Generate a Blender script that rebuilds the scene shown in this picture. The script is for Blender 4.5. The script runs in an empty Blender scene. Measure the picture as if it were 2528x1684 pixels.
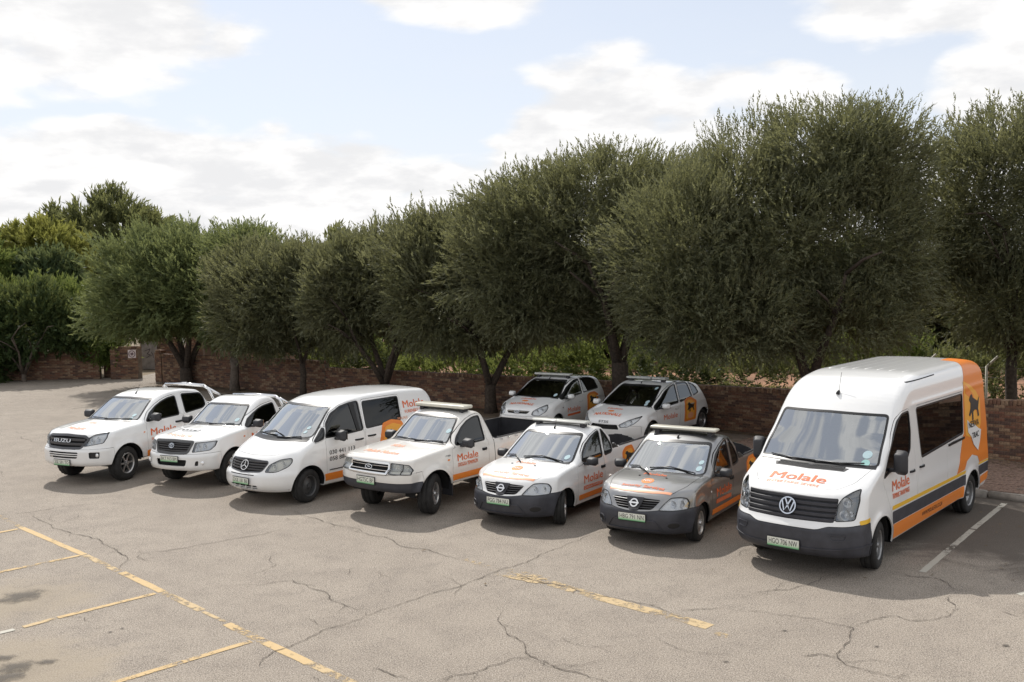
import bpy, bmesh, math, random
import numpy as np
from mathutils import Vector, Matrix

rad = math.radians
scene = bpy.context.scene
COL = scene.collection
rng = np.random.default_rng(7)
random.seed(7)

# ---------------------------------------------------------------- camera
CAM_H, CAM_PITCH, CAM_ROLL, CAM_F = 4.3257, 3.860, 1.1207, 0.95815
cam = bpy.data.objects.new('camera', bpy.data.cameras.new('camera'))
COL.objects.link(cam)
cam.data.sensor_width = 36.0
cam.data.lens = 36.0*CAM_F
cam.data.clip_start = .1
cam.data.clip_end = 2000
cam.matrix_world = Matrix.Translation((0, 0, CAM_H)) @ Matrix.Rotation(rad(90-CAM_PITCH), 4, 'X') @ Matrix.Rotation(rad(-CAM_ROLL), 4, 'Z')
scene.camera = cam

# ---------------------------------------------------------------- light and exposure
SUN_EL, SUN_AZ = 48.0, -21.0            # azimuth from straight ahead (+y), negative to the left
sun_dir = Vector((math.sin(rad(SUN_AZ))*math.cos(rad(SUN_EL)), math.cos(rad(SUN_AZ))*math.cos(rad(SUN_EL)), math.sin(rad(SUN_EL))))
sun = bpy.data.objects.new('sun', bpy.data.lights.new('sun', 'SUN'))
COL.objects.link(sun)
sun.data.energy = 3.35
sun.data.angle = rad(.6)
sun.data.color = (1.0, .955, .89)
sun.rotation_euler = (-sun_dir).to_track_quat('-Z', 'Y').to_euler()
scene.view_settings.view_transform = 'Standard'
scene.view_settings.look = 'None'
scene.view_settings.gamma = 1.0
scene.view_settings.use_curve_mapping = False
scene.view_settings.exposure = 0.22
scene.cycles.use_denoising = True
scene.cycles.max_bounces = 8
scene.cycles.transparent_max_bounces = 16
scene.cycles.caustics_reflective = False
scene.cycles.caustics_refractive = False

world = bpy.data.worlds.new('World')
scene.world = world
world.use_nodes = True
def build_world():
    nt = world.node_tree; N = nt.nodes; L = nt.links
    for n in list(N): N.remove(n)
    out = N.new('ShaderNodeOutputWorld'); bg = N.new('ShaderNodeBackground'); L.new(bg.outputs[0], out.inputs[0])
    def val(x, sock):
        if hasattr(x, 'node'): L.new(x, sock)
        else: sock.default_value = x
    def mth(op, a, b=0., c=0., clamp=False):
        n = N.new('ShaderNodeMath'); n.operation = op; n.use_clamp = clamp
        val(a, n.inputs[0]); val(b, n.inputs[1])
        if op in ('MULTIPLY_ADD', 'SMOOTH_MAX', 'COMPARE'): val(c, n.inputs[2])
        return n.outputs[0]
    def rng_(v, a, b, c=0., d=1., smooth=True):
        n = N.new('ShaderNodeMapRange'); n.interpolation_type = 'SMOOTHSTEP' if smooth else 'LINEAR'
        val(v, n.inputs[0]); n.inputs[1].default_value = a; n.inputs[2].default_value = b; n.inputs[3].default_value = c; n.inputs[4].default_value = d
        return n.outputs[0]
    def mix(f, a, b):
        n = N.new('ShaderNodeMix'); n.data_type = 'RGBA'; val(f, n.inputs['Factor'])
        for q, s in ((a, 'A'), (b, 'B')):
            if hasattr(q, 'node'): L.new(q, n.inputs[s])
            else: n.inputs[s].default_value = (*q, 1)
        return n.outputs['Result']
    sky = N.new('ShaderNodeTexSky'); sky.sky_type = 'NISHITA'; sky.sun_disc = False
    sky.sun_elevation = rad(SUN_EL); sky.sun_rotation = rad(SUN_AZ); sky.altitude = 1300; sky.dust_density = 2.2; sky.air_density = 1.0
    tc = N.new('ShaderNodeTexCoord'); d = tc.outputs['Generated']
    sp = N.new('ShaderNodeSeparateXYZ'); L.new(d, sp.inputs[0])
    az = mth('MULTIPLY', mth('ARCTAN2', sp.outputs['X'], sp.outputs['Y']), 57.2958)
    el = mth('MULTIPLY', mth('ARCSINE', sp.outputs['Z']), 57.2958)
    # cloud texture: flattened towards the horizon
    cz = N.new('ShaderNodeCombineXYZ'); k = mth('ADD', mth('MAXIMUM', sp.outputs['Z'], 0.), .32)
    L.new(mth('DIVIDE', sp.outputs['X'], k), cz.inputs[0]); L.new(mth('DIVIDE', sp.outputs['Y'], k), cz.inputs[1]); L.new(mth('MULTIPLY', sp.outputs['Z'], 3.2), cz.inputs[2])
    def noise(scale, det, rough, dist=0.):
        n = N.new('ShaderNodeTexNoise'); n.inputs['Scale'].default_value = scale; n.inputs['Detail'].default_value = det; n.inputs['Roughness'].default_value = rough; n.inputs['Distortion'].default_value = dist
        L.new(cz.outputs[0], n.inputs['Vector']); return n.outputs['Fac']
    n1 = noise(2.1, 10, .55, .2); n2 = noise(8.5, 9, .58); n3 = noise(2.3, 6, .55, .3)
    # the same texture a little higher up: where it thins out upwards the cloud is lit, where it thickens it is a grey underside
    up = N.new('ShaderNodeVectorMath'); up.operation = 'ADD'; L.new(cz.outputs[0], up.inputs[0]); up.inputs[1].default_value = (0, 0, .10)
    def noise_up(scale, det, rough, dist=0.):
        n = N.new('ShaderNodeTexNoise'); n.inputs['Scale'].default_value = scale; n.inputs['Detail'].default_value = det; n.inputs['Roughness'].default_value = rough; n.inputs['Distortion'].default_value = dist
        L.new(up.outputs[0], n.inputs['Vector']); return n.outputs['Fac']
    lit = mth('SUBTRACT', mth('ADD', n1, mth('MULTIPLY', n2, .5)), mth('ADD', noise_up(2.1, 5, .5, .2), mth('MULTIPLY', noise_up(8.5, 5, .5), .5)))
    # banks of cumulus: azimuth, elevation, half width, half height (degrees), weight
    banks = [(-25.5, 14.2, 11.0, 5.2, .9), (-17.0, 13.0, 3.0, 2.0, .6), (-19, 4.6, 18, 4.2, .95), (-8, 4.2, 9, 3.3, .8), (-3, 15.6, 6.5, 2.2, .75), (6.5, 8.0, 8.0, 4.6, .85), (14, 9.0, 5.0, 3.6, .7), (12, 3.5, 22, 4.5, .9), (24.5, 15.0, 10.0, 4.0, .85), (27, 9.5, 4.5, 4.2, .8), (0, -3., 60, 5.0, .8)]
    dens = None
    for a, e, w, h, wt in banks:
        u = mth('DIVIDE', mth('SUBTRACT', az, a), w); v = mth('DIVIDE', mth('SUBTRACT', el, e), h)
        r = mth('SQRT', mth('ADD', mth('MULTIPLY', u, u), mth('MULTIPLY', v, v)))
        m = rng_(r, .45, 1.45, wt, 0.)
        dens = m if dens is None else mth('MAXIMUM', dens, m)
    front = rng_(mth('ABSOLUTE', az), 34., 60., 1., 0.); low = rng_(el, 17., 30., 1., 0.); fl = mth('MULTIPLY', front, low)
    # the same broken cover everywhere else
    rest = mth('MULTIPLY', rng_(n3, .34, .56), .85)
    cover = mth('ADD', mth('MULTIPLY', dens, fl), mth('MULTIPLY', rest, mth('SUBTRACT', 1., fl)))
    def billow(scale):
        n = N.new('ShaderNodeTexVoronoi'); n.feature = 'SMOOTH_F1'; n.inputs['Scale'].default_value = scale; n.inputs['Smoothness'].default_value = .35
        wv = N.new('ShaderNodeVectorMath'); wv.operation = 'MULTIPLY_ADD'; nz = N.new('ShaderNodeTexNoise'); nz.inputs['Scale'].default_value = 5.; nz.inputs['Detail'].default_value = 4
        L.new(cz.outputs[0], nz.inputs['Vector']); L.new(nz.outputs['Color'], wv.inputs[0]); wv.inputs[1].default_value = (.18, .18, .18); L.new(cz.outputs[0], wv.inputs[2]); L.new(wv.outputs[0], n.inputs['Vector'])
        return mth('SUBTRACT', 1., n.outputs['Distance'])
    puff = mth('ADD', mth('MULTIPLY', billow(4.6), .42), mth('MULTIPLY', billow(11.), .22))
    d0 = mth('ADD', mth('ADD', mth('MULTIPLY', n1, .62), mth('MULTIPLY', n2, .30)), mth('ADD', mth('MULTIPLY', cover, .80), puff))
    c = rng_(d0, CLOUD_LO, CLOUD_HI)
    haze = rng_(el, 0., 18., .76, .52)
    veil = mth('ADD', haze, mth('MULTIPLY', n1, .22))
    skyb = N.new('ShaderNodeVectorMath'); skyb.operation = 'SCALE'; L.new(sky.outputs[0], skyb.inputs[0]); skyb.inputs['Scale'].default_value = 1.0
    base = mix(veil, skyb.outputs[0], SKY_VEIL)
    bright = mix(rng_(mth('ADD', lit, mth('MULTIPLY', mth('SUBTRACT', n2, .5), .35)), -.20, .16), SKY_CLOUD_DARK, SKY_CLOUD)
    col = mix(c, base, bright)
    L.new(col, bg.inputs[0]); bg.inputs[1].default_value = SKY_STRENGTH
# radiance before the strength below is applied
CLOUD_LO, CLOUD_HI = 1.09, 1.36
SKY_STRENGTH = .115
SKY_CLOUD = (7.9, 7.82, 7.75); SKY_CLOUD_DARK = (6.5, 6.5, 6.58); SKY_VEIL = (6.5, 6.72, 7.1)
build_world()
# ---------------------------------------------------------------- materials
def _nt(name):
    m = bpy.data.materials.new(name); m.use_nodes = True
    nt = m.node_tree
    return m, nt, nt.nodes['Principled BSDF'], nt.nodes['Material Output']

def simple(name, col, rough=.5, metal=0., coat=0., spec=.5, noise=0., nscale=20., bump=0., bscale=200.):
    m, nt, b, out = _nt(name)
    b.inputs['Base Color'].default_value = (*col, 1); b.inputs['Roughness'].default_value = rough
    b.inputs['Metallic'].default_value = metal; b.inputs['Coat Weight'].default_value = coat
    b.inputs['Coat Roughness'].default_value = .04; b.inputs['Specular IOR Level'].default_value = spec
    if noise or bump:
        tc = nt.nodes.new('ShaderNodeTexCoord')
    if noise:
        n = nt.nodes.new('ShaderNodeTexNoise'); n.inputs['Scale'].default_value = nscale; n.inputs['Detail'].default_value = 6
        nt.links.new(tc.outputs['Object'], n.inputs['Vector'])
        r = nt.nodes.new('ShaderNodeMapRange'); r.inputs[1].default_value = .3; r.inputs[2].default_value = .7
        r.inputs[3].default_value = 1-noise; r.inputs[4].default_value = 1+noise
        nt.links.new(n.outputs['Fac'], r.inputs[0])
        mx = nt.nodes.new('ShaderNodeMix'); mx.data_type = 'RGBA'; mx.blend_type = 'MULTIPLY'; mx.inputs['Factor'].default_value = 1
        mx.inputs['A'].default_value = (*col, 1)
        nt.links.new(r.outputs[0], mx.inputs['B']); nt.links.new(mx.outputs['Result'], b.inputs['Base Color'])
    if bump:
        n2 = nt.nodes.new('ShaderNodeTexNoise'); n2.inputs['Scale'].default_value = bscale; n2.inputs['Detail'].default_value = 4
        nt.links.new(tc.outputs['Object'], n2.inputs['Vector'])
        bp = nt.nodes.new('ShaderNodeBump'); bp.inputs['Strength'].default_value = bump; bp.inputs['Distance'].default_value = .01
        nt.links.new(n2.outputs['Fac'], bp.inputs['Height']); nt.links.new(bp.outputs['Normal'], b.inputs['Normal'])
    return m

def paint(name, col, rough=.32, metal=0., dirt=.10):
    """car paint under clear coat, dusty towards the sills"""
    m, nt, b, out = _nt(name)
    tc = nt.nodes.new('ShaderNodeTexCoord')
    sp = nt.nodes.new('ShaderNodeSeparateXYZ'); nt.links.new(tc.outputs['Object'], sp.inputs[0])
    n = nt.nodes.new('ShaderNodeTexNoise'); n.inputs['Scale'].default_value = 3.; n.inputs['Detail'].default_value = 8
    nt.links.new(tc.outputs['Object'], n.inputs['Vector'])
    r = nt.nodes.new('ShaderNodeMapRange'); r.inputs[1].default_value = .25; r.inputs[2].default_value = .95; r.inputs[3].default_value = 1; r.inputs[4].default_value = 0
    nt.links.new(sp.outputs['Z'], r.inputs[0])
    mu = nt.nodes.new('ShaderNodeMath'); mu.operation = 'MULTIPLY'; nt.links.new(r.outputs[0], mu.inputs[0]); nt.links.new(n.outputs['Fac'], mu.inputs[1])
    m2 = nt.nodes.new('ShaderNodeMath'); m2.operation = 'MULTIPLY'; m2.inputs[1].default_value = dirt*5; nt.links.new(mu.outputs[0], m2.inputs[0]); m2.use_clamp = True
    mx = nt.nodes.new('ShaderNodeMix'); mx.data_type = 'RGBA'; mx.inputs['A'].default_value = (*col, 1); mx.inputs['B'].default_value = (.30, .25, .19, 1)
    nt.links.new(m2.outputs[0], mx.inputs['Factor']); nt.links.new(mx.outputs['Result'], b.inputs['Base Color'])
    b.inputs['Roughness'].default_value = rough; b.inputs['Metallic'].default_value = metal
    b.inputs['Coat Weight'].default_value = 1.; b.inputs['Coat Roughness'].default_value = .03
    return m

def glass(name, tint, refl, rough=.02):
    """window glass: tinted see-through plus the mirror part, stronger at grazing angles"""
    m, nt, b, out = _nt(name)
    nt.nodes.remove(b)
    t = nt.nodes.new('ShaderNodeBsdfTransparent'); t.inputs[0].default_value = (*tint, 1)
    g = nt.nodes.new('ShaderNodeBsdfGlossy'); g.inputs['Roughness'].default_value = rough; g.inputs[0].default_value = (.95, .98, 1, 1)
    f = nt.nodes.new('ShaderNodeFresnel'); f.inputs[0].default_value = 1.52
    r = nt.nodes.new('ShaderNodeMapRange'); r.inputs[1].default_value = .04; r.inputs[2].default_value = 1; r.inputs[3].default_value = refl; r.inputs[4].default_value = 1
    nt.links.new(f.outputs[0], r.inputs[0])
    mx = nt.nodes.new('ShaderNodeMixShader'); nt.links.new(r.outputs[0], mx.inputs[0])
    nt.links.new(t.outputs[0], mx.inputs[1]); nt.links.new(g.outputs[0], mx.inputs[2]); nt.links.new(mx.outputs[0], out.inputs[0])
    return m

M = {}
M['white'] = paint('white_paint', (.85, .85, .84))
M['cream'] = paint('aged_white_paint', (.78, .755, .71))
M['silver'] = paint('grey_metallic_paint', (.285, .285, .285), rough=.34, metal=.82, dirt=.02)
M['plastic'] = simple('black_grained_plastic', (.030, .030, .034), .55, bump=.1, bscale=400, noise=.25, nscale=6)
M['navy_plastic'] = simple('charcoal_bumper_plastic', (.040, .041, .050), .5, bump=.1, bscale=400, noise=.25, nscale=6)
M['black'] = simple('black_trim', (.012, .012, .013), .35)
M['dark'] = simple('dark_cavity', (.010, .010, .010), .9)
M['lining'] = simple('cabin_lining', (.045, .043, .042), .85)
M['seat'] = simple('seat_cloth', (.06, .06, .065), .9, noise=.3, nscale=40)
M['dash'] = simple('dashboard_plastic', (.07, .07, .072), .7)
M['rubber'] = simple('tyre_rubber', (.020, .019, .018), .85, noise=.35, nscale=12, bump=.3, bscale=90)
M['chrome'] = simple('chrome', (.78, .78, .78), .12, metal=1.)
M['alloy'] = simple('wheel_alloy', (.52, .51, .50), .32, metal=.85, noise=.12, nscale=30)
M['steel'] = simple('painted_steel_wheel', (.30, .30, .30), .42, metal=.7, noise=.15, nscale=20)
M['darksteel'] = simple('dark_wheel', (.10, .10, .10), .5, metal=.5)
M['bowl'] = simple('lamp_reflector', (.90, .91, .92), .15, metal=.55)
M['housing'] = simple('lamp_housing', (.93, .94, .95), .3)
M['darkhousing'] = simple('dark_lamp_housing', (.07, .07, .075), .35, metal=.3)
M['amber'] = simple('amber_lens', (.75, .22, .03), .2, coat=1)
M['red'] = simple('red_lens', (.45, .02, .015), .2, coat=1)
M['orange'] = simple('orange_vinyl', (.80, .23, .025), .42, coat=.2)
M['letter'] = simple('orange_red_letter_vinyl', (.74, .15, .035), .45)
M['faded'] = simple('sun_faded_orange_vinyl', (.80, .36, .20), .5)
M['amberart'] = simple('golden_vinyl', (.85, .40, .05), .42)
M['yellow'] = simple('yellow_reflective_tape', (.80, .47, .03), .4)
M['number'] = simple('black_vinyl', (.02, .02, .02), .45)
M['whitevinyl'] = simple('white_vinyl', (.75, .74, .72), .5)
M['lightbar'] = simple('cream_lamp_plastic', (.62, .60, .51), .35, coat=.4, noise=.06, nscale=8)
M['lightbar_grey'] = simple('grey_lamp_plastic', (.50, .51, .48), .3, coat=.5, noise=.08, nscale=8)
M['disc'] = simple('licence_disc_paper', (.50, .66, .70), .5)
M['discgreen'] = simple('green_licence_paper', (.38, .66, .62), .5)
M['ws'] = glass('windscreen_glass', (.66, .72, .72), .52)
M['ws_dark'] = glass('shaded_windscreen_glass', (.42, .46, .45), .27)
M['ws_blue'] = glass('bus_windscreen_glass', (.55, .62, .66), .42)
M['side'] = glass('tinted_side_glass', (.12, .125, .125), .06)
M['side_clear'] = glass('side_glass', (.34, .37, .37), .10)
M['privacy'] = glass('privacy_glass', (.06, .058, .056), .035)
M['lens'] = glass('lamp_lens', (.97, .98, .99), .16)
M['old_lens'] = glass('yellowed_lamp_lens', (.88, .86, .78), .18, rough=.18)

def plate_material():
    m, nt, b, out = _nt('number_plate_face')
    tc = nt.nodes.new('ShaderNodeTexCoord'); sp = nt.nodes.new('ShaderNodeSeparateXYZ')
    nt.links.new(tc.outputs['Generated'], sp.inputs[0])
    cr = nt.nodes.new('ShaderNodeValToRGB')
    e = cr.color_ramp.elements
    e[0].position = 0; e[0].color = (.08, .30, .12, 1); e[1].position = .55; e[1].color = (.74, .75, .67, 1)
    k = e.new(.07); k.color = (.16, .42, .20, 1); k = e.new(.25); k.color = (.56, .67, .50, 1)
    nt.links.new(sp.outputs['Z'], cr.inputs[0]); nt.links.new(cr.outputs[0], b.inputs['Base Color'])
    b.inputs['Roughness'].default_value = .35
    return m
M['plate'] = plate_material()
# ---------------------------------------------------------------- implicit vehicle bodies
# vehicle coordinates: x = towards the vehicle's left, y = distance back from the front bumper, z = up
def round_poly(pts, n=4):
    out = []
    m = len(pts)
    for i, (a, b, r) in enumerate(pts):
        p = np.array((a, b), float)
        if r <= 0:
            out.append(p); continue
        q0 = np.array(pts[i-1][:2], float); q1 = np.array(pts[(i+1) % m][:2], float)
        d0 = q0-p; d1 = q1-p
        l0 = np.linalg.norm(d0); l1 = np.linalg.norm(d1)
        t = min(r, .45*l0, .45*l1)
        a0 = p+d0/l0*t; a1 = p+d1/l1*t
        for k in range(n+1):
            u = k/n
            out.append((1-u)**2*a0+2*u*(1-u)*p+u*u*a1)
    return np.array(out)

def poly_sd(X, Y, V):
    n = len(V); A = np.roll(V, 1, 0); E = V-A
    out = np.empty(len(X)); step = max(256, 1500000//n)
    il = 1/((E*E).sum(1)+1e-12)
    sl = E[:, 0]/np.where(np.abs(E[:, 1]) < 1e-12, 1e-12, E[:, 1])
    for i in range(0, len(X), step):
        x = X[i:i+step][:, None]; y = Y[i:i+step][:, None]
        wx = x-A[:, 0]; wy = y-A[:, 1]
        t = (wx*E[:, 0]+wy*E[:, 1])*il
        np.maximum(t, 0, out=t); np.minimum(t, 1, out=t)
        d = np.sqrt(((wx-E[:, 0]*t)**2+(wy-E[:, 1]*t)**2).min(1))
        c = ((A[:, 1] > y) != (V[:, 1] > y)) & (wx < sl*wy)
        out[i:i+step] = np.where(c.sum(1) & 1, -d, d)
    return out

def poly_near(X, Y, V, m=.15):
    """poly_sd near the outline; farther off the distance to its box"""
    lo = V.min(0); hi = V.max(0)
    d = np.maximum(np.maximum(lo[0]-X, X-hi[0]), np.maximum(lo[1]-Y, Y-hi[1]))
    k = d < m
    d[k] = poly_sd(X[k], Y[k], V)
    return d

class Field2:
    """a distance table of an outline, read back with smooth cubic interpolation"""
    def __init__(s, V, lo, hi, h=.015):
        s.lo = lo; s.h = h
        nx = int((hi[0]-lo[0])/h)+5; ny = int((hi[1]-lo[1])/h)+5
        gx = lo[0]+(np.arange(nx)-1)*h; gy = lo[1]+(np.arange(ny)-1)*h
        X, Y = np.meshgrid(gx, gy, indexing='ij')
        s.T = poly_sd(X.ravel(), Y.ravel(), V).reshape(nx, ny); s.n = (nx, ny)
    def __call__(s, x, y):
        u = (x-s.lo[0])/s.h+1; v = (y-s.lo[1])/s.h+1
        u0 = np.minimum(np.maximum(u, 1), s.n[0]-3.001); v0 = np.minimum(np.maximum(v, 1), s.n[1]-3.001)
        ex = np.hypot(u-u0, v-v0)*s.h
        i = u0.astype(np.int64); j = v0.astype(np.int64); fu = u0-i; fv = v0-j
        def w(t):
            t2 = t*t; t3 = t2*t
            return (-.5*t+t2-.5*t3, 1-2.5*t2+1.5*t3, .5*t+2*t2-1.5*t3, -.5*t2+.5*t3)
        wu = w(fu); wv = w(fv); F = s.T.ravel(); base = (i-1)*s.n[1]+(j-1); r = 0
        for a in range(4):
            q = 0
            for b in range(4): q = q+wv[b]*F[base+(a*s.n[1]+b)]
            r = r+wu[a]*q
        return r+ex

def smax(a, b, k):
    h = np.maximum(k-np.abs(a-b), 0)/k
    return np.maximum(a, b)+h*h*k*.25

def sstep(x, a, b):
    t = np.minimum(np.maximum((x-a)/(b-a), 0), 1)
    return t*t*(3-2*t)

class Shell:
    """The outer skin of one vehicle as a signed distance field and the mesh drawn from it."""
    def __init__(s, sil, W, L, tum, wheels, RA, bowf, bowr, wsbow, cam, ks, flare=.02, bed=None, bumps=(), h=.03, top=1.9, well=.32):
        s.sil = round_poly(sil); s.field = Field2(s.sil, (-1., -.1), (L+.5, top+.3)); s.W = W; s.L = L; s.wheels = wheels; s.RA = RA; s.bowf = bowf; s.bowr = bowr; s.wsbow = wsbow
        s.cam = cam; s.flare = flare; s.bed = bed; s.bumps = bumps; s.h = h; s.top = top; s.well = well
        zz = np.linspace(0, 3, 301)
        def tab(t):
            v = np.interp(zz, [q[0] for q in t], [q[1] for q in t])
            k = np.hanning(19); k /= k.sum()
            return np.convolve(np.pad(v, 9, 'edge'), k, 'valid')
        s.zz = zz; s.tum = tab(tum); s.ks = tab(ks)
    def F(s, P):
        x, y, z = P[:, 0], P[:, 1], P[:, 2]
        ax = np.abs(x); t = np.minimum(ax/s.W, 1.15); t2 = t*t
        a2, a6, yf = s.bowf
        b2, b6, yr = s.bowr
        w0, wa, wb = s.wsbow
        yy = y-(a2*t2+a6*t2*t2*t2)*(1-sstep(y, yf*.35, yf))-w0*t2*sstep(y, .5*yf, yf)*(1-sstep(y, wa, wb))
        yy = yy+(b2*t2+b6*t2*t2*t2)*sstep(y, s.L-yr, s.L-.25*yr)
        c2, c6, zc = s.cam
        cf = sstep(z, zc-.25, zc)
        if s.bed: cf = cf*(1-sstep(y, s.bed[0]-.25, s.bed[0]+.15))
        zz = z+(c2*t2+c6*t2*t2*t2)*cf
        d = s.field(yy, zz)
        wd = s.W-np.interp(z, s.zz, s.tum)
        for wy, wz in s.wheels:
            r = np.hypot(y-wy, z-wz)
            wd = wd+s.flare*np.exp(-((r-s.RA)/.075)**2)*(z > wz-.4)
        for kind, q in s.bumps:
            if kind == 'side':          # a pressed line or swelling along the flank: y0,y1,z,width,height
                wd = wd+q[4]*np.exp(-((z-q[2])/q[3])**2)*sstep(y, q[0]-.15, q[0]+.15)*(1-sstep(y, q[1]-.15, q[1]+.15))
            elif kind == 'hood':        # raised middle of a bonnet: y0,y1,halfwidth,height
                d = d-q[3]*(1-sstep(ax, q[2]-.07, q[2]+.07))*sstep(y, q[0], q[0]+.25)*(1-sstep(y, q[1]-.15, q[1]+.1))*(z > q[4])
            elif kind == 'front':       # a ledge of the front at a height: z0,z1,depth
                d = d-q[2]*sstep(z, q[0]-.03, q[0]+.03)*(1-sstep(z, q[1]-.03, q[1]+.03))*(1-sstep(y, .5, .9))
        k = np.interp(z, s.zz, s.ks)
        f = smax(d, ax-wd, k)
        if s.bed:
            y0, y1, wall, zf = s.bed
            c = np.maximum(np.maximum(y0-y, y-y1), np.maximum(ax-(s.W-wall), zf-z))
            f = np.maximum(f, -c)
        return f
    def grad(s, P):
        e = 2e-3; g = np.empty_like(P)
        for i in range(3):
            q = P.copy(); q[:, i] += e; r = P.copy(); r[:, i] -= e
            g[:, i] = (s.F(q)-s.F(r))/(2*e)
        return g
    def snap(s, P, it=3, lim=None):
        P = P.copy(); lim = lim or s.h
        for _ in range(it):
            g = s.grad(P); f = s.F(P)
            st = (f/np.maximum((g*g).sum(1), .05))[:, None]*g
            l = np.linalg.norm(st, axis=1); st *= np.minimum(1, lim/np.maximum(l, 1e-9))[:, None]
            P -= st
        return P
    def normals(s, P):
        g = s.grad(P); return g/np.maximum(np.linalg.norm(g, axis=1), 1e-9)[:, None]
    def mesh(s):
        h = s.h
        nx = int(np.ceil((s.W+.12)/h))
        xs = (np.arange(nx)+.5)*h
        ys = np.arange(-.1, s.L+.14, h); zs = np.arange(.1, s.top+.1, h)
        G = np.stack(np.meshgrid(xs, ys, zs, indexing='ij'), -1).reshape(-1, 3)
        v = s.F(G).reshape(nx, len(ys), len(zs))
        v = np.concatenate([v[::-1], v], 0); xs = np.concatenate([-xs[::-1], xs])
        V, Q = surface_nets(v, xs, ys, zs)
        V = s.snap(V)
        T = np.concatenate([Q[:, [0, 1, 2]], Q[:, [0, 2, 3]]])
        # outward winding
        n = np.cross(V[T[:, 1]]-V[T[:, 0]], V[T[:, 2]]-V[T[:, 0]])
        c = V[T].mean(1); gn = s.normals(c)
        fl = (n*gn).sum(1) < 0
        T[fl] = T[fl][:, ::-1]
        return V, T
    def trace(s, O, D, tmax=12., it=90):
        D = np.asarray(D, float); D = D/np.linalg.norm(D, axis=-1, keepdims=True)
        P = np.array(O, float); D = np.broadcast_to(D, P.shape); t = np.zeros(len(P))
        for _ in range(it):
            f = s.F(P+D*t[:, None]); t = np.minimum(t+f*.85, tmax)
            if np.all((np.abs(f) < 2e-4) | (t >= tmax)): break
        return P+D*t[:, None]

def surface_nets(v, xs, ys, zs):
    n = np.array(v.shape)-1
    sgn = v < 0
    c = [sgn[i:n[0]+i, j:n[1]+j, k:n[2]+k] for i in (0, 1) for j in (0, 1) for k in (0, 1)]
    tot = sum(q.astype(np.int8) for q in c)
    act = (tot > 0) & (tot < 8)
    I = np.argwhere(act)
    idx = np.full(n, -1, np.int64); idx[act] = np.arange(len(I))
    X = [xs, ys, zs]
    acc = np.zeros((len(I), 3)); cnt = np.zeros(len(I))
    off = [(i, j, k) for i in (0, 1) for j in (0, 1) for k in (0, 1)]
    for a in range(8):
        for b in range(a+1, 8):
            oa, ob = np.array(off[a]), np.array(off[b])
            if np.abs(oa-ob).sum() != 1: continue
            ia = I+oa; ib = I+ob
            va = v[ia[:, 0], ia[:, 1], ia[:, 2]]; vb = v[ib[:, 0], ib[:, 1], ib[:, 2]]
            m = (va < 0) != (vb < 0)
            t = np.where(m, va/(va-vb+1e-12), 0)
            for ax in range(3):
                pa = X[ax][ia[:, ax]]; pb = X[ax][ib[:, ax]]
                acc[:, ax] += np.where(m, pa+(pb-pa)*t, 0)
            cnt += m
    V = acc/np.maximum(cnt, 1)[:, None]
    quads = []
    for ax in range(3):
        b, c2 = (ax+1) % 3, (ax+2) % 3
        sl0 = [slice(None)]*3; sl1 = [slice(None)]*3
        sl0[ax] = slice(0, -1); sl1[ax] = slice(1, None)
        ch = sgn[tuple(sl0)] != sgn[tuple(sl1)]
        E = np.argwhere(ch)
        E = E[(E[:, b] > 0) & (E[:, c2] > 0) & (E[:, b] < n[b]) & (E[:, c2] < n[c2])]
        q = []
        for db, dc in ((-1, -1), (0, -1), (0, 0), (-1, 0)):
            J = E.copy(); J[:, b] += db; J[:, c2] += dc
            q.append(idx[J[:, 0], J[:, 1], J[:, 2]])
        q = np.stack(q, 1)
        quads.append(q[(q >= 0).all(1)])
    return V, np.concatenate(quads)

def clip(V, T, g):
    """Split a triangle mesh along g = 0; returns (inside V,T), (outside V,T)."""
    res = []
    for sign in (1, -1):
        gg = g*sign
        ins = gg[T] < 0
        n = ins.sum(1)
        out = [T[n == 3]]
        newV = [V]; base = len(V); ed = {}
        tris1 = T[n == 1]; tris2 = T[n == 2]
        nv = []
        def mid(a, b):
            nonlocal nv
            t = gg[a]/(gg[a]-gg[b])
            return t
        if len(tris1):
            k = np.argmax(gg[tris1] < 0, 1); r = np.arange(len(tris1))
            a = tris1[r, k]; b = tris1[r, (k+1) % 3]; c = tris1[r, (k+2) % 3]
            t1 = (gg[a]/(gg[a]-gg[b]))[:, None]; t2 = (gg[a]/(gg[a]-gg[c]))[:, None]
            p1 = V[a]+(V[b]-V[a])*t1; p2 = V[a]+(V[c]-V[a])*t2
            i1 = base+np.arange(len(a)); i2 = i1+len(a); base += 2*len(a)
            newV += [p1, p2]; out.append(np.stack([a, i1, i2], 1))
        if len(tris2):
            k = np.argmax(gg[tris2] >= 0, 1); r = np.arange(len(tris2))
            a = tris2[r, k]; b = tris2[r, (k+1) % 3]; c = tris2[r, (k+2) % 3]
            t1 = (gg[a]/(gg[a]-gg[b]))[:, None]; t2 = (gg[a]/(gg[a]-gg[c]))[:, None]
            p1 = V[a]+(V[b]-V[a])*t1; p2 = V[a]+(V[c]-V[a])*t2
            i1 = base+np.arange(len(a)); i2 = i1+len(a); base += 2*len(a)
            newV += [p1, p2]; out += [np.stack([i1, b, c], 1), np.stack([i1, c, i2], 1)]
        res.append(compact(np.concatenate(newV), np.concatenate(out)))
    return res

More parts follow.
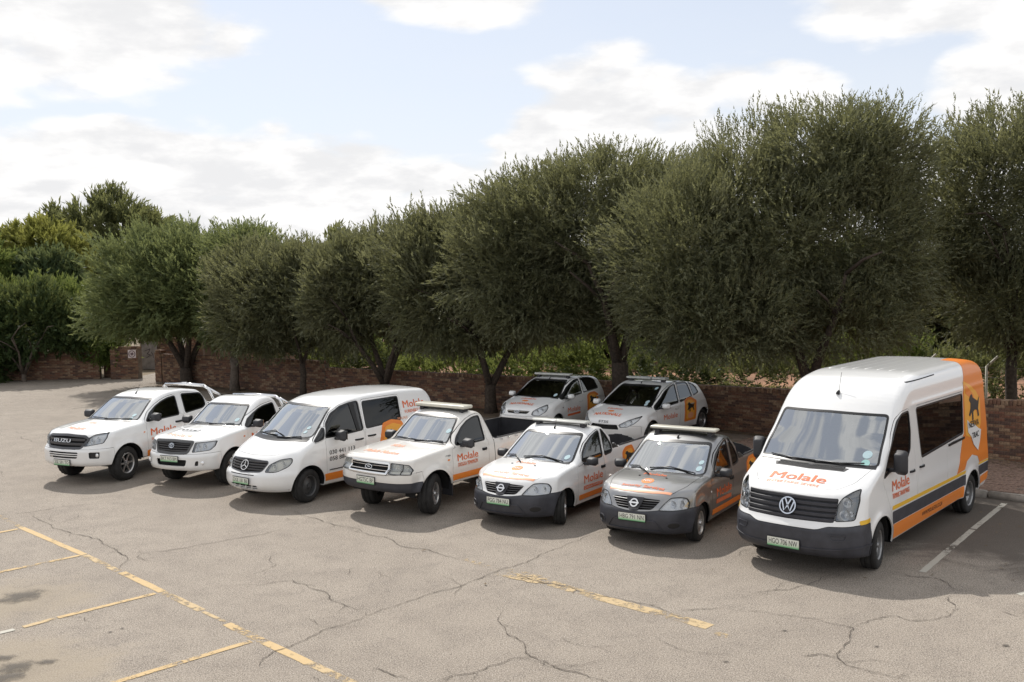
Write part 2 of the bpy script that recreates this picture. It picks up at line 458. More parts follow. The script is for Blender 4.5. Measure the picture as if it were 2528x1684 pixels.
def compact(V, T):
    if len(T) == 0: return np.zeros((0, 3)), np.zeros((0, 3), np.int64)
    key = np.round(V*2e4).astype(np.int64)
    used = np.unique(T)
    _, first, inv = np.unique(key[used], axis=0, return_index=True, return_inverse=True)
    m = np.full(len(V), -1, np.int64); m[used] = inv.ravel()
    T2 = m[T]; ok = (T2[:, 0] != T2[:, 1]) & (T2[:, 1] != T2[:, 2]) & (T2[:, 0] != T2[:, 2])
    return V[used][first], T2[ok]

def refine(V, T):
    E = np.sort(np.concatenate([T[:, [0, 1]], T[:, [1, 2]], T[:, [2, 0]]]), 1)
    U, inv = np.unique(E, axis=0, return_inverse=True); inv = inv.ravel()
    M = (V[U[:, 0]]+V[U[:, 1]])/2
    n = len(T); b = len(V)
    m01, m12, m20 = b+inv[:n], b+inv[n:2*n], b+inv[2*n:]
    T2 = np.concatenate([np.stack([T[:, 0], m01, m20], 1), np.stack([T[:, 1], m12, m01], 1), np.stack([T[:, 2], m20, m12], 1), np.stack([m01, m12, m20], 1)])
    return np.concatenate([V, M]), T2

def boundary(T):
    E = np.concatenate([T[:, [0, 1]], T[:, [1, 2]], T[:, [2, 0]]])
    S = np.sort(E, 1)
    _, inv, cnt = np.unique(S, axis=0, return_inverse=True, return_counts=True)
    return E[cnt[inv.ravel()] == 1]
TUM_PICK = lambda belt, roof, d: [(.3, .05), (.5, .012), (.8, 0), (belt-.12, .02), (belt, .035), (roof, d)]
SPEC = {
 'isuzu': dict(W=.93, L=5.2, sil=[(.22,.42,.05),(.05,.42,.05),(0,.5,.08),(.0,.76,.05),(.06,.82,.05),(.14,1.07,.08),(.28,1.15,.2),(.7,1.21,.3),(1.22,1.25,.06),(1.92,1.70,.22),(2.4,1.785,.4),(3.0,1.79,.4),(3.5,1.71,.12),(3.75,1.16,.04),(5.2,1.15,.05),(5.25,.6,.1),(5.1,.45,.1),(3.2,.4,.1)],
   tum=[(.3,.06),(.5,.015),(.8,.0),(1.05,.025),(1.2,.05),(1.7,.27)], wheels=[(.93,.375),(4.02,.375)], RA=.45, bowf=(.16,.30,1.3), bowr=(.03,.05,.4), wsbow=(.30,2.0,3.2), cam=(.035,.03,1.25), ks=[(.4,0.028),(.9,0.044),(1.15,0.088),(1.3,0.066),(1.75,0.088)], flare=.03, bed=(3.86,5.1,.09,.7), bumps=[('hood',(.2,1.3,.42,.012,1.0)),('side',(.2,5,1.0,.06,.008))], top=1.9),
 'hilux': dict(W=.89, L=5.15, sil=[(.22,.42,.05),(.05,.40,.05),(0,.48,.08),(.0,.72,.05),(.06,.78,.05),(.13,1.02,.06),(.26,1.08,.15),(.7,1.14,.3),(1.22,1.18,.06),(1.80,1.61,.2),(2.1,1.70,.3),(2.4,1.71,.2),(2.62,1.65,.1),(2.74,1.12,.03),(5.1,1.1,.04),(5.15,.6,.1),(5.0,.45,.1),(3.2,.4,.1)],
   tum=[(.3,.06),(.5,.015),(.8,.0),(1.0,.02),(1.15,.045),(1.66,.27)], wheels=[(.93,.365),(4.0,.365)], RA=.44, bowf=(.16,.28,1.3), bowr=(.03,.05,.4), wsbow=(.24,1.9,3.0), cam=(.035,.03,1.2), ks=[(.4,0.028),(.9,0.044),(1.1,0.083),(1.25,0.066),(1.7,0.088)], flare=.02, bed=(2.84,5.05,.08,.65), bumps=[('hood',(.2,1.3,.4,.012,.95))], top=1.8),
 'vito': dict(W=.95, L=4.8, sil=[(.3,.27,.08),(.1,.28,.08),(0,.42,.1),(.02,.62,.08),(.1,.68,.05),(.2,.88,.08),(.34,.98,.15),(.84,1.18,.1),(1.56,1.76,.25),(1.95,1.885,.3),(2.6,1.93,.4),(3.8,1.93,.4),(4.45,1.88,.15),(4.62,1.72,.15),(4.76,1.1,.2),(4.8,.5,.08),(4.65,.3,.1),(3.0,.24,.1)],
   tum=[(.25,.07),(.45,.02),(.8,.0),(1.1,.015),(1.25,.03),(1.85,.19)], wheels=[(.92,.325),(4.1,.325)], RA=.405, bowf=(.26,.36,1.3), bowr=(.04,.07,.5), wsbow=(.30,1.9,3.0), cam=(.04,.03,1.4), ks=[(.4,0.033),(.9,0.066),(1.2,0.066),(1.85,0.110)], flare=.012, bumps=[('side',(1.0,4.6,1.0,.05,.006))], top=2.05, h=.032),
 'ranger': dict(W=.88, L=5.0, sil=[(.3,.48,.05),(.08,.48,.06),(0,.56,.06),(-.02,.7,.06),(0,.87,.05),(.07,.9,.03),(.09,1.05,.03),(.17,1.105,.05),(.7,1.16,.3),(1.28,1.21,.05),(1.78,1.63,.15),(2.0,1.715,.25),(2.28,1.72,.2),(2.46,1.66,.1),(2.60,1.15,.03),(5.0,1.15,.03),(5.02,.6,.08),(4.9,.5,.08),(3.0,.45,.1)],
   tum=[(.4,.05),(.55,.015),(.8,.0),(1.0,.02),(1.15,.045),(1.7,.25)], wheels=[(.86,.37),(3.86,.37)], RA=.45, bowf=(.09,.17,1.2), bowr=(.02,.03,.3), wsbow=(.20,1.9,2.9), cam=(.03,.03,1.2), ks=[(.4,.026),(.9,.030),(1.1,.040),(1.25,.055),(1.7,.088)], flare=.045, bed=(2.68,4.92,.07,.68), top=1.8),
 'np200': dict(W=.835, L=4.45, sil=[(.35,.21,.06),(.12,.21,.06),(.03,.28,.06),(0,.45,.06),(.02,.57,.05),(.07,.62,.05),(.16,.80,.06),(.26,.87,.12),(.65,.96,.25),(1.06,1.01,.05),(1.72,1.42,.15),(1.98,1.51,.25),(2.2,1.525,.2),(2.42,1.49,.1),(2.86,1.07,.04),(4.4,1.1,.04),(4.45,.5,.08),(4.3,.3,.1),(2.5,.22,.1)],
   tum=[(.2,.06),(.4,.015),(.65,.0),(.9,.02),(1.0,.03),(1.5,.15)], wheels=[(.84,.295),(3.74,.295)], RA=.345, bowf=(.20,.34,1.1), bowr=(.03,.05,.3), wsbow=(.26,1.8,2.8), cam=(.035,.03,1.05), ks=[(.3,0.028),(.8,0.055),(1.0,0.066),(1.1,0.055),(1.5,0.083)], flare=.022, bed=(2.62,4.38,.075,.55), bumps=[('side',(1.2,4.2,.82,.05,.006))], top=1.62, h=.028),
 'crafter': dict(W=.985, L=6.28, sil=[(.4,.28,.06),(.15,.28,.06),(.03,.36,.08),(0,.5,.08),(.01,.70,.05),(.06,.76,.05),(.1,.84,.05),(.2,1.15,.08),(.33,1.22,.12),(.98,1.46,.07),(1.6,2.14,.15),(1.85,2.4,.3),(2.2,2.6,.35),(2.75,2.685,.4),(5.5,2.70,.3),(6.0,2.62,.2),(6.2,1.4,.2),(6.26,.85,.05),(6.26,.5,.08),(6.1,.36,.1),(3.5,.32,.1)],
   tum=[(.3,.04),(.5,.01),(.8,.0),(1.2,.012),(1.4,.012),(2.1,.042),(2.45,.07),(2.7,.14)], wheels=[(1.05,.345),(5.2,.345)], RA=.43, bowf=(.16,.30,1.3), bowr=(.03,.06,.5), wsbow=(.17,2.4,3.6), cam=(.035,.02,1.9), ks=[(.4,0.033),(.9,0.044),(1.2,0.055),(1.5,0.066),(2.2,0.11),(2.7,0.14)], flare=.03, bumps=[('side',(1.6,6.1,.98,.1,.01)),('side',(2.3,6.1,2.22,.05,.008))], top=2.85, h=.036),
 'figo': dict(W=.84, L=3.75, sil=[(.3,.2,.06),(.1,.2,.06),(0,.33,.08),(0,.5,.06),(.05,.66,.06),(.14,.77,.08),(.3,.87,.15),(.92,1.02,.08),(1.6,1.37,.18),(1.95,1.455,.3),(2.5,1.47,.4),(3.1,1.42,.2),(3.35,1.34,.1),(3.62,.98,.15),(3.75,.6,.1),(3.68,.35,.1),(3.5,.25,.1),(2,.2,.1)],
   tum=[(.2,.06),(.4,.015),(.65,.0),(.85,.02),(1.0,.04),(1.42,.175)], wheels=[(.78,.29),(3.25,.29)], RA=.335, bowf=(.24,.34,1.1), bowr=(.08,.12,.6), wsbow=(.24,1.8,2.6), cam=(.04,.03,1.0), ks=[(.3,0.033),(.8,0.077),(1.0,0.066),(1.4,0.088)], flare=.02, top=1.58),
 'focus': dict(W=.895, L=4.2, sil=[(.3,.2,.06),(.1,.2,.06),(0,.33,.08),(0,.55,.06),(.05,.66,.06),(.12,.74,.08),(.3,.84,.15),(.92,.99,.08),(1.75,1.40,.2),(2.1,1.475,.3),(2.7,1.48,.4),(3.3,1.41,.25),(3.62,1.33,.1),(3.95,1.0,.15),(4.18,.65,.1),(4.12,.35,.1),(3.9,.25,.1),(2,.2,.1)],
   tum=[(.2,.06),(.4,.015),(.65,.0),(.85,.015),(.98,.035),(1.42,.17)], wheels=[(.86,.315),(3.64,.315)], RA=.36, bowf=(.26,.36,1.1), bowr=(.08,.14,.7), wsbow=(.30,1.8,2.6), cam=(.04,.03,1.0), ks=[(.3,0.033),(.8,0.077),(1.0,0.066),(1.4,0.088)], flare=.022, bumps=[('side',(.9,3.9,.86,.05,.01))], top=1.6),
}
# ---------------------------------------------------------------- object helpers
def mesh_obj(name, V, T, mat, parent=None, normals=None, smooth=True, uvless=True):
    me = bpy.data.meshes.new(name)
    V = np.asarray(V, np.float32)
    if isinstance(T, np.ndarray):
        n, k = T.shape
        me.vertices.add(len(V)); me.vertices.foreach_set('co', V.ravel())
        me.loops.add(n*k); me.polygons.add(n)
        me.loops.foreach_set('vertex_index', T.astype(np.int32).ravel())
        me.polygons.foreach_set('loop_start', np.arange(0, n*k, k, dtype=np.int32))
        me.polygons.foreach_set('loop_total', np.full(n, k, np.int32))
        me.update(calc_edges=True)
    else:
        me.from_pydata(V.tolist(), [], T)
    if smooth: me.shade_smooth()
    if mat: me.materials.append(mat)
    if normals is not None and len(V):
        me.normals_split_custom_set_from_vertices(np.asarray(normals, np.float32).tolist())
    o = bpy.data.objects.new(name, me); COL.objects.link(o)
    if parent: o.parent = parent
    return o

def bm_obj(name, bm, mat, parent=None, smooth=False):
    me = bpy.data.meshes.new(name); bm.to_mesh(me); bm.free()
    if smooth: me.shade_smooth()
    for m in (mat if isinstance(mat, (list, tuple)) else [mat]): me.materials.append(m)
    o = bpy.data.objects.new(name, me); COL.objects.link(o)
    if parent: o.parent = parent
    return o

def tag(o, label=None, cat=None, group=None, kind=None):
    if label: o['label'] = label
    if cat: o['category'] = cat
    if group: o['group'] = group
    if kind: o['kind'] = kind
    return o

def empty(name, loc=(0, 0, 0), rz=0.):
    o = bpy.data.objects.new(name, None); COL.objects.link(o)
    o.location = loc; o.rotation_euler = (0, 0, rz); o.empty_display_size = .2
    return o

def add_box(bm, c, s, rot=None, bev=0., seg=2):
    g = bmesh.ops.create_cube(bm, size=1)
    vs = g['verts']
    bmesh.ops.scale(bm, vec=s, verts=vs)
    if bev:
        es = list({e for v in vs for e in v.link_edges})
        r = bmesh.ops.bevel(bm, geom=es, offset=bev, segments=seg, affect='EDGES', profile=.5)
        vs = list({v for f in r['faces'] for v in f.verts} | {v for v in vs if v.is_valid})
    if rot is not None: bmesh.ops.rotate(bm, cent=(0, 0, 0), matrix=rot, verts=vs)
    bmesh.ops.translate(bm, vec=c, verts=vs)
    return vs

def add_tube(bm, pts, r, n=8, r2=None):
    pts = [Vector(p) for p in pts]
    rings = []
    prev = None
    for i, p in enumerate(pts):
        d = (pts[min(i+1, len(pts)-1)]-pts[max(i-1, 0)]).normalized()
        if prev is None:
            u = d.orthogonal().normalized()
        else:
            u = (prev-d*prev.dot(d)).normalized()
        prev = u; w = d.cross(u)
        f = i/(len(pts)-1) if len(pts) > 1 else 0
        rr = (r[i] if isinstance(r, (list, tuple)) else (r if r2 is None else r+(r2-r)*f))
        rings.append([bm.verts.new(p+(u*math.cos(2*math.pi*k/n)+w*math.sin(2*math.pi*k/n))*rr) for k in range(n)])
    for a, b in zip(rings, rings[1:]):
        for k in range(n): bm.faces.new((a[k], a[(k+1) % n], b[(k+1) % n], b[k]))
    bm.faces.new(rings[0][::-1]); bm.faces.new(rings[-1])

_text_cache = {}
def text_mesh(s, bold=0., cond=1.):
    key = (s, bold)
    if key not in _text_cache:
        c = bpy.data.curves.new('t', 'FONT'); c.body = s; c.size = 1; c.resolution_u = 3; c.fill_mode = 'FRONT'
        o = bpy.data.objects.new('t', c); COL.objects.link(o)
        dg = bpy.context.evaluated_depsgraph_get()
        me = bpy.data.meshes.new_from_object(o.evaluated_get(dg))
        bm = bmesh.new(); bm.from_mesh(me); bmesh.ops.triangulate(bm, faces=bm.faces[:])
        V = np.array([v.co[:2] for v in bm.verts], float).reshape(-1, 2); T = np.array([[v.index for v in f.verts] for f in bm.faces], np.int64).reshape(-1, 3)
        bm.free(); bpy.data.objects.remove(o); bpy.data.curves.remove(c); bpy.data.meshes.remove(me)
        V -= V.min(0); _text_cache[key] = (V, T)
    V, T = _text_cache[key]
    return V.copy(), T.copy()

# ---------------------------------------------------------------- vehicles
_shells = {}
WSB = dict(isuzu=1.22, hilux=1.22, vito=.84, ranger=1.28, np200=1.06, crafter=.98, figo=.92, focus=.92)     # foot of the windscreen, distance from the front
class Vehicle:
    def __init__(s, name, label, cat, key, pos, yaw, paintmat, group='fleet vehicles parked in the yard'):
        s.key = key
        if key not in _shells:
            sh = Shell(**SPEC[key]); _shells[key] = (sh, sh.mesh())
        s.S, (s.V, s.T) = _shells[key]; s.W = s.S.W; s.L = s.S.L
        s.root = empty(name, (pos[0], pos[1], 0), -yaw); tag(s.root, label, cat, group)
        s.paint = paintmat
        s.base = (s.V, s.T)
        g = np.full(len(s.V), 1.)
        P = s.V
        for wy, wz in s.S.wheels:
            g = np.minimum(g, np.maximum(np.hypot(P[:, 1]-wy, P[:, 2]-wz)-s.S.RA, s.W-s.S.well-np.abs(P[:, 0])))
        _, (s.V, s.T) = clip(s.V, s.T, g)
    # --- regions given as outlines in side, front or top view
    def side(s, poly, r=.03, left=True):
        q = round_poly([(a, b, r) for a, b in poly], 3); sg = 1 if left else -1
        return lambda P: np.maximum(poly_near(P[:, 1], P[:, 2], q), .25-sg*P[:, 0])
    def front(s, poly, r=.02, smax=2.6, mirror=False):
        q = round_poly([(a, b, r) for a, b in poly], 3); sg = -1 if mirror else 1
        return lambda P: np.maximum(poly_near(sg*P[:, 0], P[:, 2], q), P[:, 1]-smax)
    def topv(s, poly, r=.02, zmin=.5):
        q = round_poly([(a, b, r) for a, b in poly], 3)
        return lambda P: np.maximum(poly_near(P[:, 0], P[:, 1], q), zmin-P[:, 2])
    def put(s, name, V, T, mat, parent=None, off=0., thick=0., direction=None, smooth=True):
        if len(T) == 0:
            return None
        V = s.S.snap(V, 2, .01); N = s.S.normals(V)
        if direction is None: A = V+N*off
        else: A = V+np.array(direction)*off
        if thick:
            B = boundary(T); n = len(A)
            D = N if direction is None else -np.array(direction)[None]
            bi = np.unique(B); m = np.full(n, -1); m[bi] = np.arange(len(bi))
            top = A[bi]; low = A[bi]-(D[bi] if direction is None else D)*thick
            V2 = np.concatenate([A, top, low]); k = len(bi)
            a, b = m[B[:, 0]], m[B[:, 1]]
            Q = np.concatenate([np.stack([n+b, n+a, n+k+a], 1), np.stack([n+b, n+k+a, n+k+b], 1)])
            cn = np.zeros_like(N); 
            t = A[B[:, 1]]-A[B[:, 0]]; sn = np.cross(t, N[B[:, 0]]); sn /= np.maximum(np.linalg.norm(sn, axis=1), 1e-9)[:, None]
            np.add.at(cn, B[:, 0], sn); np.add.at(cn, B[:, 1], sn)
            cn = cn[bi]; cn /= np.maximum(np.linalg.norm(cn, axis=1), 1e-9)[:, None]
            return mesh_obj(name, V2, np.concatenate([T, Q]), mat, parent or s.root, np.concatenate([N, cn, cn]))
        return mesh_obj(name, A, T, mat, parent or s.root, N)
    def take(s, name, g, mat, gap=.007, off=0., parent=None, thick=.02):
        """cut a panel out of the body along an outline, leaving a real shut line round it"""
        (iv, it), (ov, ot) = clip(s.V, s.T, g(s.V)-gap*.5)
        s.V, s.T = ov, ot
        (iv, it), _ = clip(iv, it, g(iv)+gap*.5)
        return s.put(name, iv, it, mat, parent, off, thick)
    def drop(s, g):
        (iv, it), (s.V, s.T) = clip(s.V, s.T, g(s.V))
        return iv, it
    def region(s, g, levels=1, marg=.07):
        V, T = s.base
        gv = g(V); keep = (gv[T] < marg).any(1)
        V, T = compact(V, T[keep])
        for _ in range(levels):
            V, T = refine(V, T); V = s.S.snap(V, 1, .01)
            gv = g(V); V, T = compact(V, T[(gv[T] < marg).any(1)])
        (iv, it), _ = clip(V, T, g(V))
        return iv, it
    def patch(s, name, g, mat, off=.003, thick=.006, levels=1, parent=None):
        V, T = s.region(g, levels)
        return s.put(name, V, T, mat, parent, off, thick)
    def ring(s, name, g, w, mat, off=.006, thick=.02, levels=2, parent=None):
        return s.patch(name, lambda P: np.maximum(g(P)-w*.5, -(g(P)+w*.5)), mat, off, thick, levels, parent)
    def recess(s, name, g, depth, mat, parent=None, cut=True, levels=1):
        """a hollow in the front: opening cut in the skin, floor and walls of the hollow set back"""
        if cut: s.drop(g)
        V, T = s.region(g, levels)
        return s.put(name, V, T, mat, parent, depth, depth, direction=(0, 1, 0))
    def surf_front(s, x, z):
        x = np.atleast_1d(np.asarray(x, float)); z = np.broadcast_to(np.asarray(z, float), x.shape)
        return s.S.trace(np.stack([x, np.full(x.shape, -.6), z], 1), (0, 1, 0), 4)
    def surf_side(s, y, z, left=True):
        y = np.atleast_1d(np.asarray(y, float)); z = np.broadcast_to(np.asarray(z, float), y.shape); sg = 1 if left else -1
        return s.S.trace(np.stack([np.full(y.shape, 1.6*sg), y, z], 1), (-sg, 0, 0), 3)
    def surf_top(s, x, y):
        x = np.atleast_1d(np.asarray(x, float)); y = np.broadcast_to(np.asarray(y, float), x.shape)
        return s.S.trace(np.stack([x, y, np.full(x.shape, 3.2)], 1), (0, 0, -1), 4)
    def fbar(s, name, x0, x1, z, h, d, mat, parent=None, off=0., n=12, dz=0.):
        """a bar lying across the front at height z, following the curve of the body"""
        xs = np.linspace(x0, x1, n); zc = z+dz*(np.abs(xs)/max(abs(x0), abs(x1)))**2
        P = s.surf_front(xs, zc)
        P[:, 1] = np.minimum(P[:, 1], s.L*.5)
        bm = bmesh.new(); rows = []
        for p in P:
            y = p[1]-off
            rows.append([bm.verts.new(q) for q in ((p[0], y, p[2]-h/2+.004), (p[0], y, p[2]+h/2-.004), (p[0], y+.006, p[2]+h/2), (p[0], y+d, p[2]+h/2), (p[0], y+d, p[2]-h/2), (p[0], y+.006, p[2]-h/2))])
        for a, b in zip(rows, rows[1:]):
            for k in range(6): bm.faces.new((a[k], a[(k+1) % 6], b[(k+1) % 6], b[k]))
        bm.faces.new(rows[0]); bm.faces.new(rows[-1][::-1])
        bmesh.ops.recalc_face_normals(bm, faces=bm.faces[:])
        return bm_obj(name, bm, mat, parent or s.root)
    def letters(s, text, view, a, b, h, w, mat, bold=.01, name='lettering', parent=None, off=.0045, slant=0., curve=0.):
        """flat vinyl lettering laid on the skin; a, b = lower left corner, h and w its size"""
        V, T = text_mesh(text)
        V = V/np.array([V[:, 0].max(), V[:, 1].max()]); n = len(V); e = bold*h/w*.8
        lay = np.repeat(np.arange(3)*.0007, n) if bold else np.zeros(n)      # heavier strokes: the letters laid three times, a hair apart
        if bold:
            T = np.concatenate([T, T+n, T+2*n]); V = np.concatenate([V, V+(e, .006), V-(e, .006)])
        u = V[:, 0]*w; v = V[:, 1]*h+curve*(V[:, 0]-.5)**2
        if view == 'side': P = s.surf_side(a+u+slant*v, b+v)
        elif view == 'right': P = s.surf_side(a-u, b+v, False)
        elif view == 'front': P = s.surf_front(a+u, b+v)
        else: P = s.surf_top(a+u, b+v)
        P = s.S.snap(P, 2, .01); N = s.S.normals(P)
        return mesh_obj(name, P+N*(off+lay)[:, None], T, mat, parent or s.root, N)
    # --- finishing pieces
    def wheels(s, style, R, w, rr, steer=0., mats=('alloy', 'dark')):
        tyre, rim, back = wheel_meshes(style, R, w, rr, mats)
        for i, (wy, wz) in enumerate(s.S.wheels):
            for sx in (1, -1):
                o = bpy.data.objects.new('wheel', tyre); COL.objects.link(o); o.parent = s.root
                o.location = (sx*(s.W-w*.5-.02), wy, wz)
                o.rotation_euler = (random.uniform(0, 0), 0, (steer if i == 0 else 0)+(math.pi if sx < 0 else 0))
                for nm, me in (('rim', rim), ('brake_disc', back)):
                    c = bpy.data.objects.new(nm, me); COL.objects.link(c); c.parent = o
                # arch lining behind the tyre
                bm = bmesh.new(); n = 20; RA = s.S.RA+.004; x0 = s.W-s.S.well-.01
                zlo = s.S.sil[:, 1].min()+.03; a0 = math.asin(max(-.5, min(.0, (zlo-wz)/RA)))
                rows = []
                for k in range(n+1):
                    t = a0+(math.pi-2*a0)*k/n
                    y, z = wy+RA*math.cos(t), wz+RA*math.sin(t)
                    xo = s.W-float(np.interp(z, s.S.zz, s.S.tum))-.035
                    rows.append((bm.verts.new((sx*x0, y, z)), bm.verts.new((sx*xo, y, z))))
                for p, q in zip(rows, rows[1:]): bm.faces.new((p[0], q[0], q[1], p[1]))
                bm.faces.new([p[0] for p in rows])
                bm_obj('wheel_arch', bm, M['dark'], s.root)
    def mirror(s, y, z, w, h, d, mat, x=None, arm=True, tilt=0.):
        for sx in (1, -1):
            p = s.surf_side(y, z-.02, sx > 0)[0]
            x0 = (x if x else abs(p[0]))
            bm = bmesh.new()
            add_box(bm, (0, 0, 0), (w, d, h), bev=min(w, h, d)*.38, seg=4)
            for v in bm.verts:                       # housing narrows towards the front
                if v.co.y < 0: v.co.x *= .82; v.co.z *= .82
            bmesh.ops.rotate(bm, cent=(0, 0, 0), matrix=Matrix.Rotation(sx*rad(-12), 3, 'Z'), verts=bm.verts[:])
            bmesh.ops.translate(bm, vec=(sx*(x0+w*.5+.045), y, z+h*.12), verts=bm.verts[:])
            o = bm_obj('wing_mirror', bm, mat, s.root, True)
            bm = bmesh.new()
            add_box(bm, (sx*(x0+.045), y+.01, z-h*.22), (.12, .07, .05), bev=.015)
            bm_obj('mirror_arm', bm, M['plastic'], o)
            bm = bmesh.new()
            add_box(bm, (sx*(x0+w*.5+.045), y+d*.5+.002, z+h*.12), (w*.8, .006, h*.78))
            bm_obj('mirror_glass', bm, M['chrome'], o)
    def handle(s, y0, y1, z, mat, parent=None, h=.035, dz=0.):
        for left in (True, False):
            P = s.surf_side(np.linspace(y0, y1, 5), z+dz*np.linspace(0, 1, 5), left); sg = 1 if left else -1
            bm = bmesh.new()
            o = [.004, .03, .036, .03, .004]
            rows = []
            for p, k in zip(P, o):
                rows.append([bm.verts.new((p[0]+sg*q[0], p[1], p[2]+q[1])) for q in ((k-.012, -h/2), (k, -h/2+.006), (k, h/2-.006), (k-.012, h/2))])
            for a, b in zip(rows, rows[1:]):
                for k in range(4): bm.faces.new((a[k], a[(k+1) % 4], b[(k+1) % 4], b[k]))
            bm.faces.new(rows[0]); bm.faces.new(rows[-1][::-1])
            bmesh.ops.recalc_face_normals(bm, faces=bm.faces[:])
            bm_obj('door_handle', bm, mat, (parent[0 if left else 1] if parent else s.root), True)
    def wiper(s, pts, off=.018):
        P = s.surf_front([p[0] for p in pts], [p[1] for p in pts])
        N = s.S.normals(P); Q = P+N*off
        bm = bmesh.new(); add_tube(bm, [tuple(q) for q in Q], .011, 6)
        return bm_obj('wiper', bm, M['black'], s.root, True)
    def seats(s, y, z, rows=((0, 2),), w=.48):
        for dy, n in rows:
            xs = (-.36, .36) if n == 2 else (-.42, 0, .42)
            for x in xs:
                bm = bmesh.new()
                add_box(bm, (x, y+dy, z), (w, .5, .16), bev=.05)
                add_box(bm, (x, y+dy+.30, z+.34), (w, .14, .62), Matrix.Rotation(rad(-14), 3, 'X'), bev=.05)
                add_box(bm, (x, y+dy+.40, z+.74), (.26, .09, .18), Matrix.Rotation(rad(-10), 3, 'X'), bev=.035)
                bm_obj('seat', bm, M['seat'], s.root, True)
    def cabin(s, y0, y1, zlo, ws_base, seat_y, seat_z, rows=((0, 2),), dash_w=None):
        # lining: the inside of the cab walls and roof
        c = s.V[s.T].mean(1)
        m = (c[:, 2] > zlo) & (c[:, 1] > y0) & (c[:, 1] < y1)
        V, T = compact(s.V, s.T[m])
        V = V-s.S.normals(V)*.035
        mesh_obj('cabin_lining', V, T[:, ::-1], M['lining'], s.root)
        wy, wz = ws_base; s.ws_base = ws_base
        bm = bmesh.new()
        add_box(bm, (0, wy+.24, wz-.16), ((dash_w or s.W*1.62), .5, .22), bev=.05)
        add_box(bm, (-.36, wy+.36, wz-.045), (.42, .22, .10), bev=.03)
        bm_obj('dashboard', bm, M['dash'], s.root, True)
        bm = bmesh.new(); R = .185
        pts = [(-.36+R*math.cos(t), wy+.58-.35*R*math.sin(t), wz-.08+R*.93*math.sin(t)) for t in np.linspace(0, 2*math.pi, 21)]
        add_tube(bm, pts, .014, 6)
        for t in (0, math.pi, -math.pi/2):
            add_tube(bm, [(-.36, wy+.57, wz-.08), (-.36+R*math.cos(t), wy+.58-.35*R*math.sin(t), wz-.08+R*.93*math.sin(t))], .012, 5)
        bm_obj('steering_wheel', bm, M['black'], s.root, True)
        s.seats(seat_y, seat_z, rows)
        # firewall under the windscreen and bulkhead behind the cab
        bm = bmesh.new()
        add_box(bm, (0, (y0+y1)/2, zlo-.02), (s.W*1.7, y1-y0, .02))
        bm_obj('cabin_floor', bm, M['dark'], s.root)
    def plate(s, text, x, z, w=.46, h=.115, mirror_tilt=0.):
        p = s.surf_front(x, z)[0]
        bm = bmesh.new(); add_box(bm, (0, 0, 0), (w+.024, .012, h+.024), bev=.004, seg=1)
        o = bm_obj('number_plate', bm, M['black'], s.root)
        o.location = (x, p[1]-.014, z)
        bm = bmesh.new(); add_box(bm, (0, -.007, 0), (w, .004, h))
        bm_obj('plate_face', bm, M['plate'], o)
        V, T = text_mesh(text)
        V = V/V.max(0)*np.array([w*.90, h*.60])-np.array([w*.45, h*.24])
        mesh_obj('plate_lettering', np.stack([V[:, 0], np.full(len(V), -.0105), V[:, 1]], 1), T, M['number'], o)
        return o
    def emblem(s, kind, x, z, r, off=.012, parent=None, mat='chrome'):
        p = s.surf_front(x, z)[0]; n = s.S.normals(p[None])[0]
        n = Vector(n); X = Vector((1, 0, 0)); X = (X-n*X.dot(n)).normalized(); Z = X.cross(n); 
        if Z.z < 0: Z = -Z
        bm = bmesh.new()
        def stroke(pts, wd, d0=0., d1=.012, closed=False):
            m = len(pts)
            L = []; R = []
            for i in range(m):
                a = Vector(pts[i-1]) if (i > 0 or closed) else Vector(pts[i]); b = Vector(pts[(i+1) % m]) if (i < m-1 or closed) else Vector(pts[i])
                t = (b-a).normalized(); nn = Vector((-t.y, t.x))*wd*.5
                L.append(Vector(pts[i])+nn); R.append(Vector(pts[i])-nn)
            def mk(q, d): return bm.verts.new(Vector(p)+X*q.x*r+Z*q.y*r+n*(off+d))
            vt = [(mk(l, d1), mk(q, d1), mk(l, d0), mk(q, d0)) for l, q in zip(L, R)]
            rg = range(m if closed else m-1)
            for i in rg:
                A, B = vt[i], vt[(i+1) % m]
                bm.faces.new((A[0], A[1], B[1], B[0])); bm.faces.new((A[0], B[0], B[2], A[2])); bm.faces.new((A[1], A[3], B[3], B[1]))
        circ = lambda R, n=28, sx=1., sy=1.: [(R*sx*math.cos(2*math.pi*i/n), R*sy*math.sin(2*math.pi*i/n)) for i in range(n)]
        if kind == 'roundel':
            stroke(circ(.93), .14, closed=True)
            stroke([(-.38, .82), (-.02, .10)], .16); stroke([(.38, .82), (.02, .10)], .16)
            stroke([(-.72, .52), (-.36, -.62), (0, .0)], .16); stroke([(.72, .52), (.36, -.62), (0, .0)], .16)
        elif kind == 'star':
            stroke(circ(.93), .12, closed=True)
            for a in (90, 210, 330): stroke([(0, 0), (.93*math.cos(rad(a)), .93*math.sin(rad(a)))], .13)
        elif kind == 'ringbar':
            stroke(circ(.82), .30, closed=True); stroke([(-1.15, 0), (1.15, 0)], .34, 0, .016)
        elif kind == 'oval':
            stroke(circ(1., 28, 1.25, .62), .16, closed=True); stroke([(-.6, -.05), (-.2, .18), (.1, -.12), (.6, .1)], .16)
        elif kind == 'rings':
            stroke(circ(1., 28, 1.1, .85), .16, closed=True); stroke(circ(.8, 20, .45, .95), .14, closed=True); stroke([(-.75, .4), (0, .0), (.75, .4)], .14)
        bmesh.ops.recalc_face_normals(bm, faces=bm.faces[:])
        return bm_obj('emblem', bm, M[mat], parent or s.root)
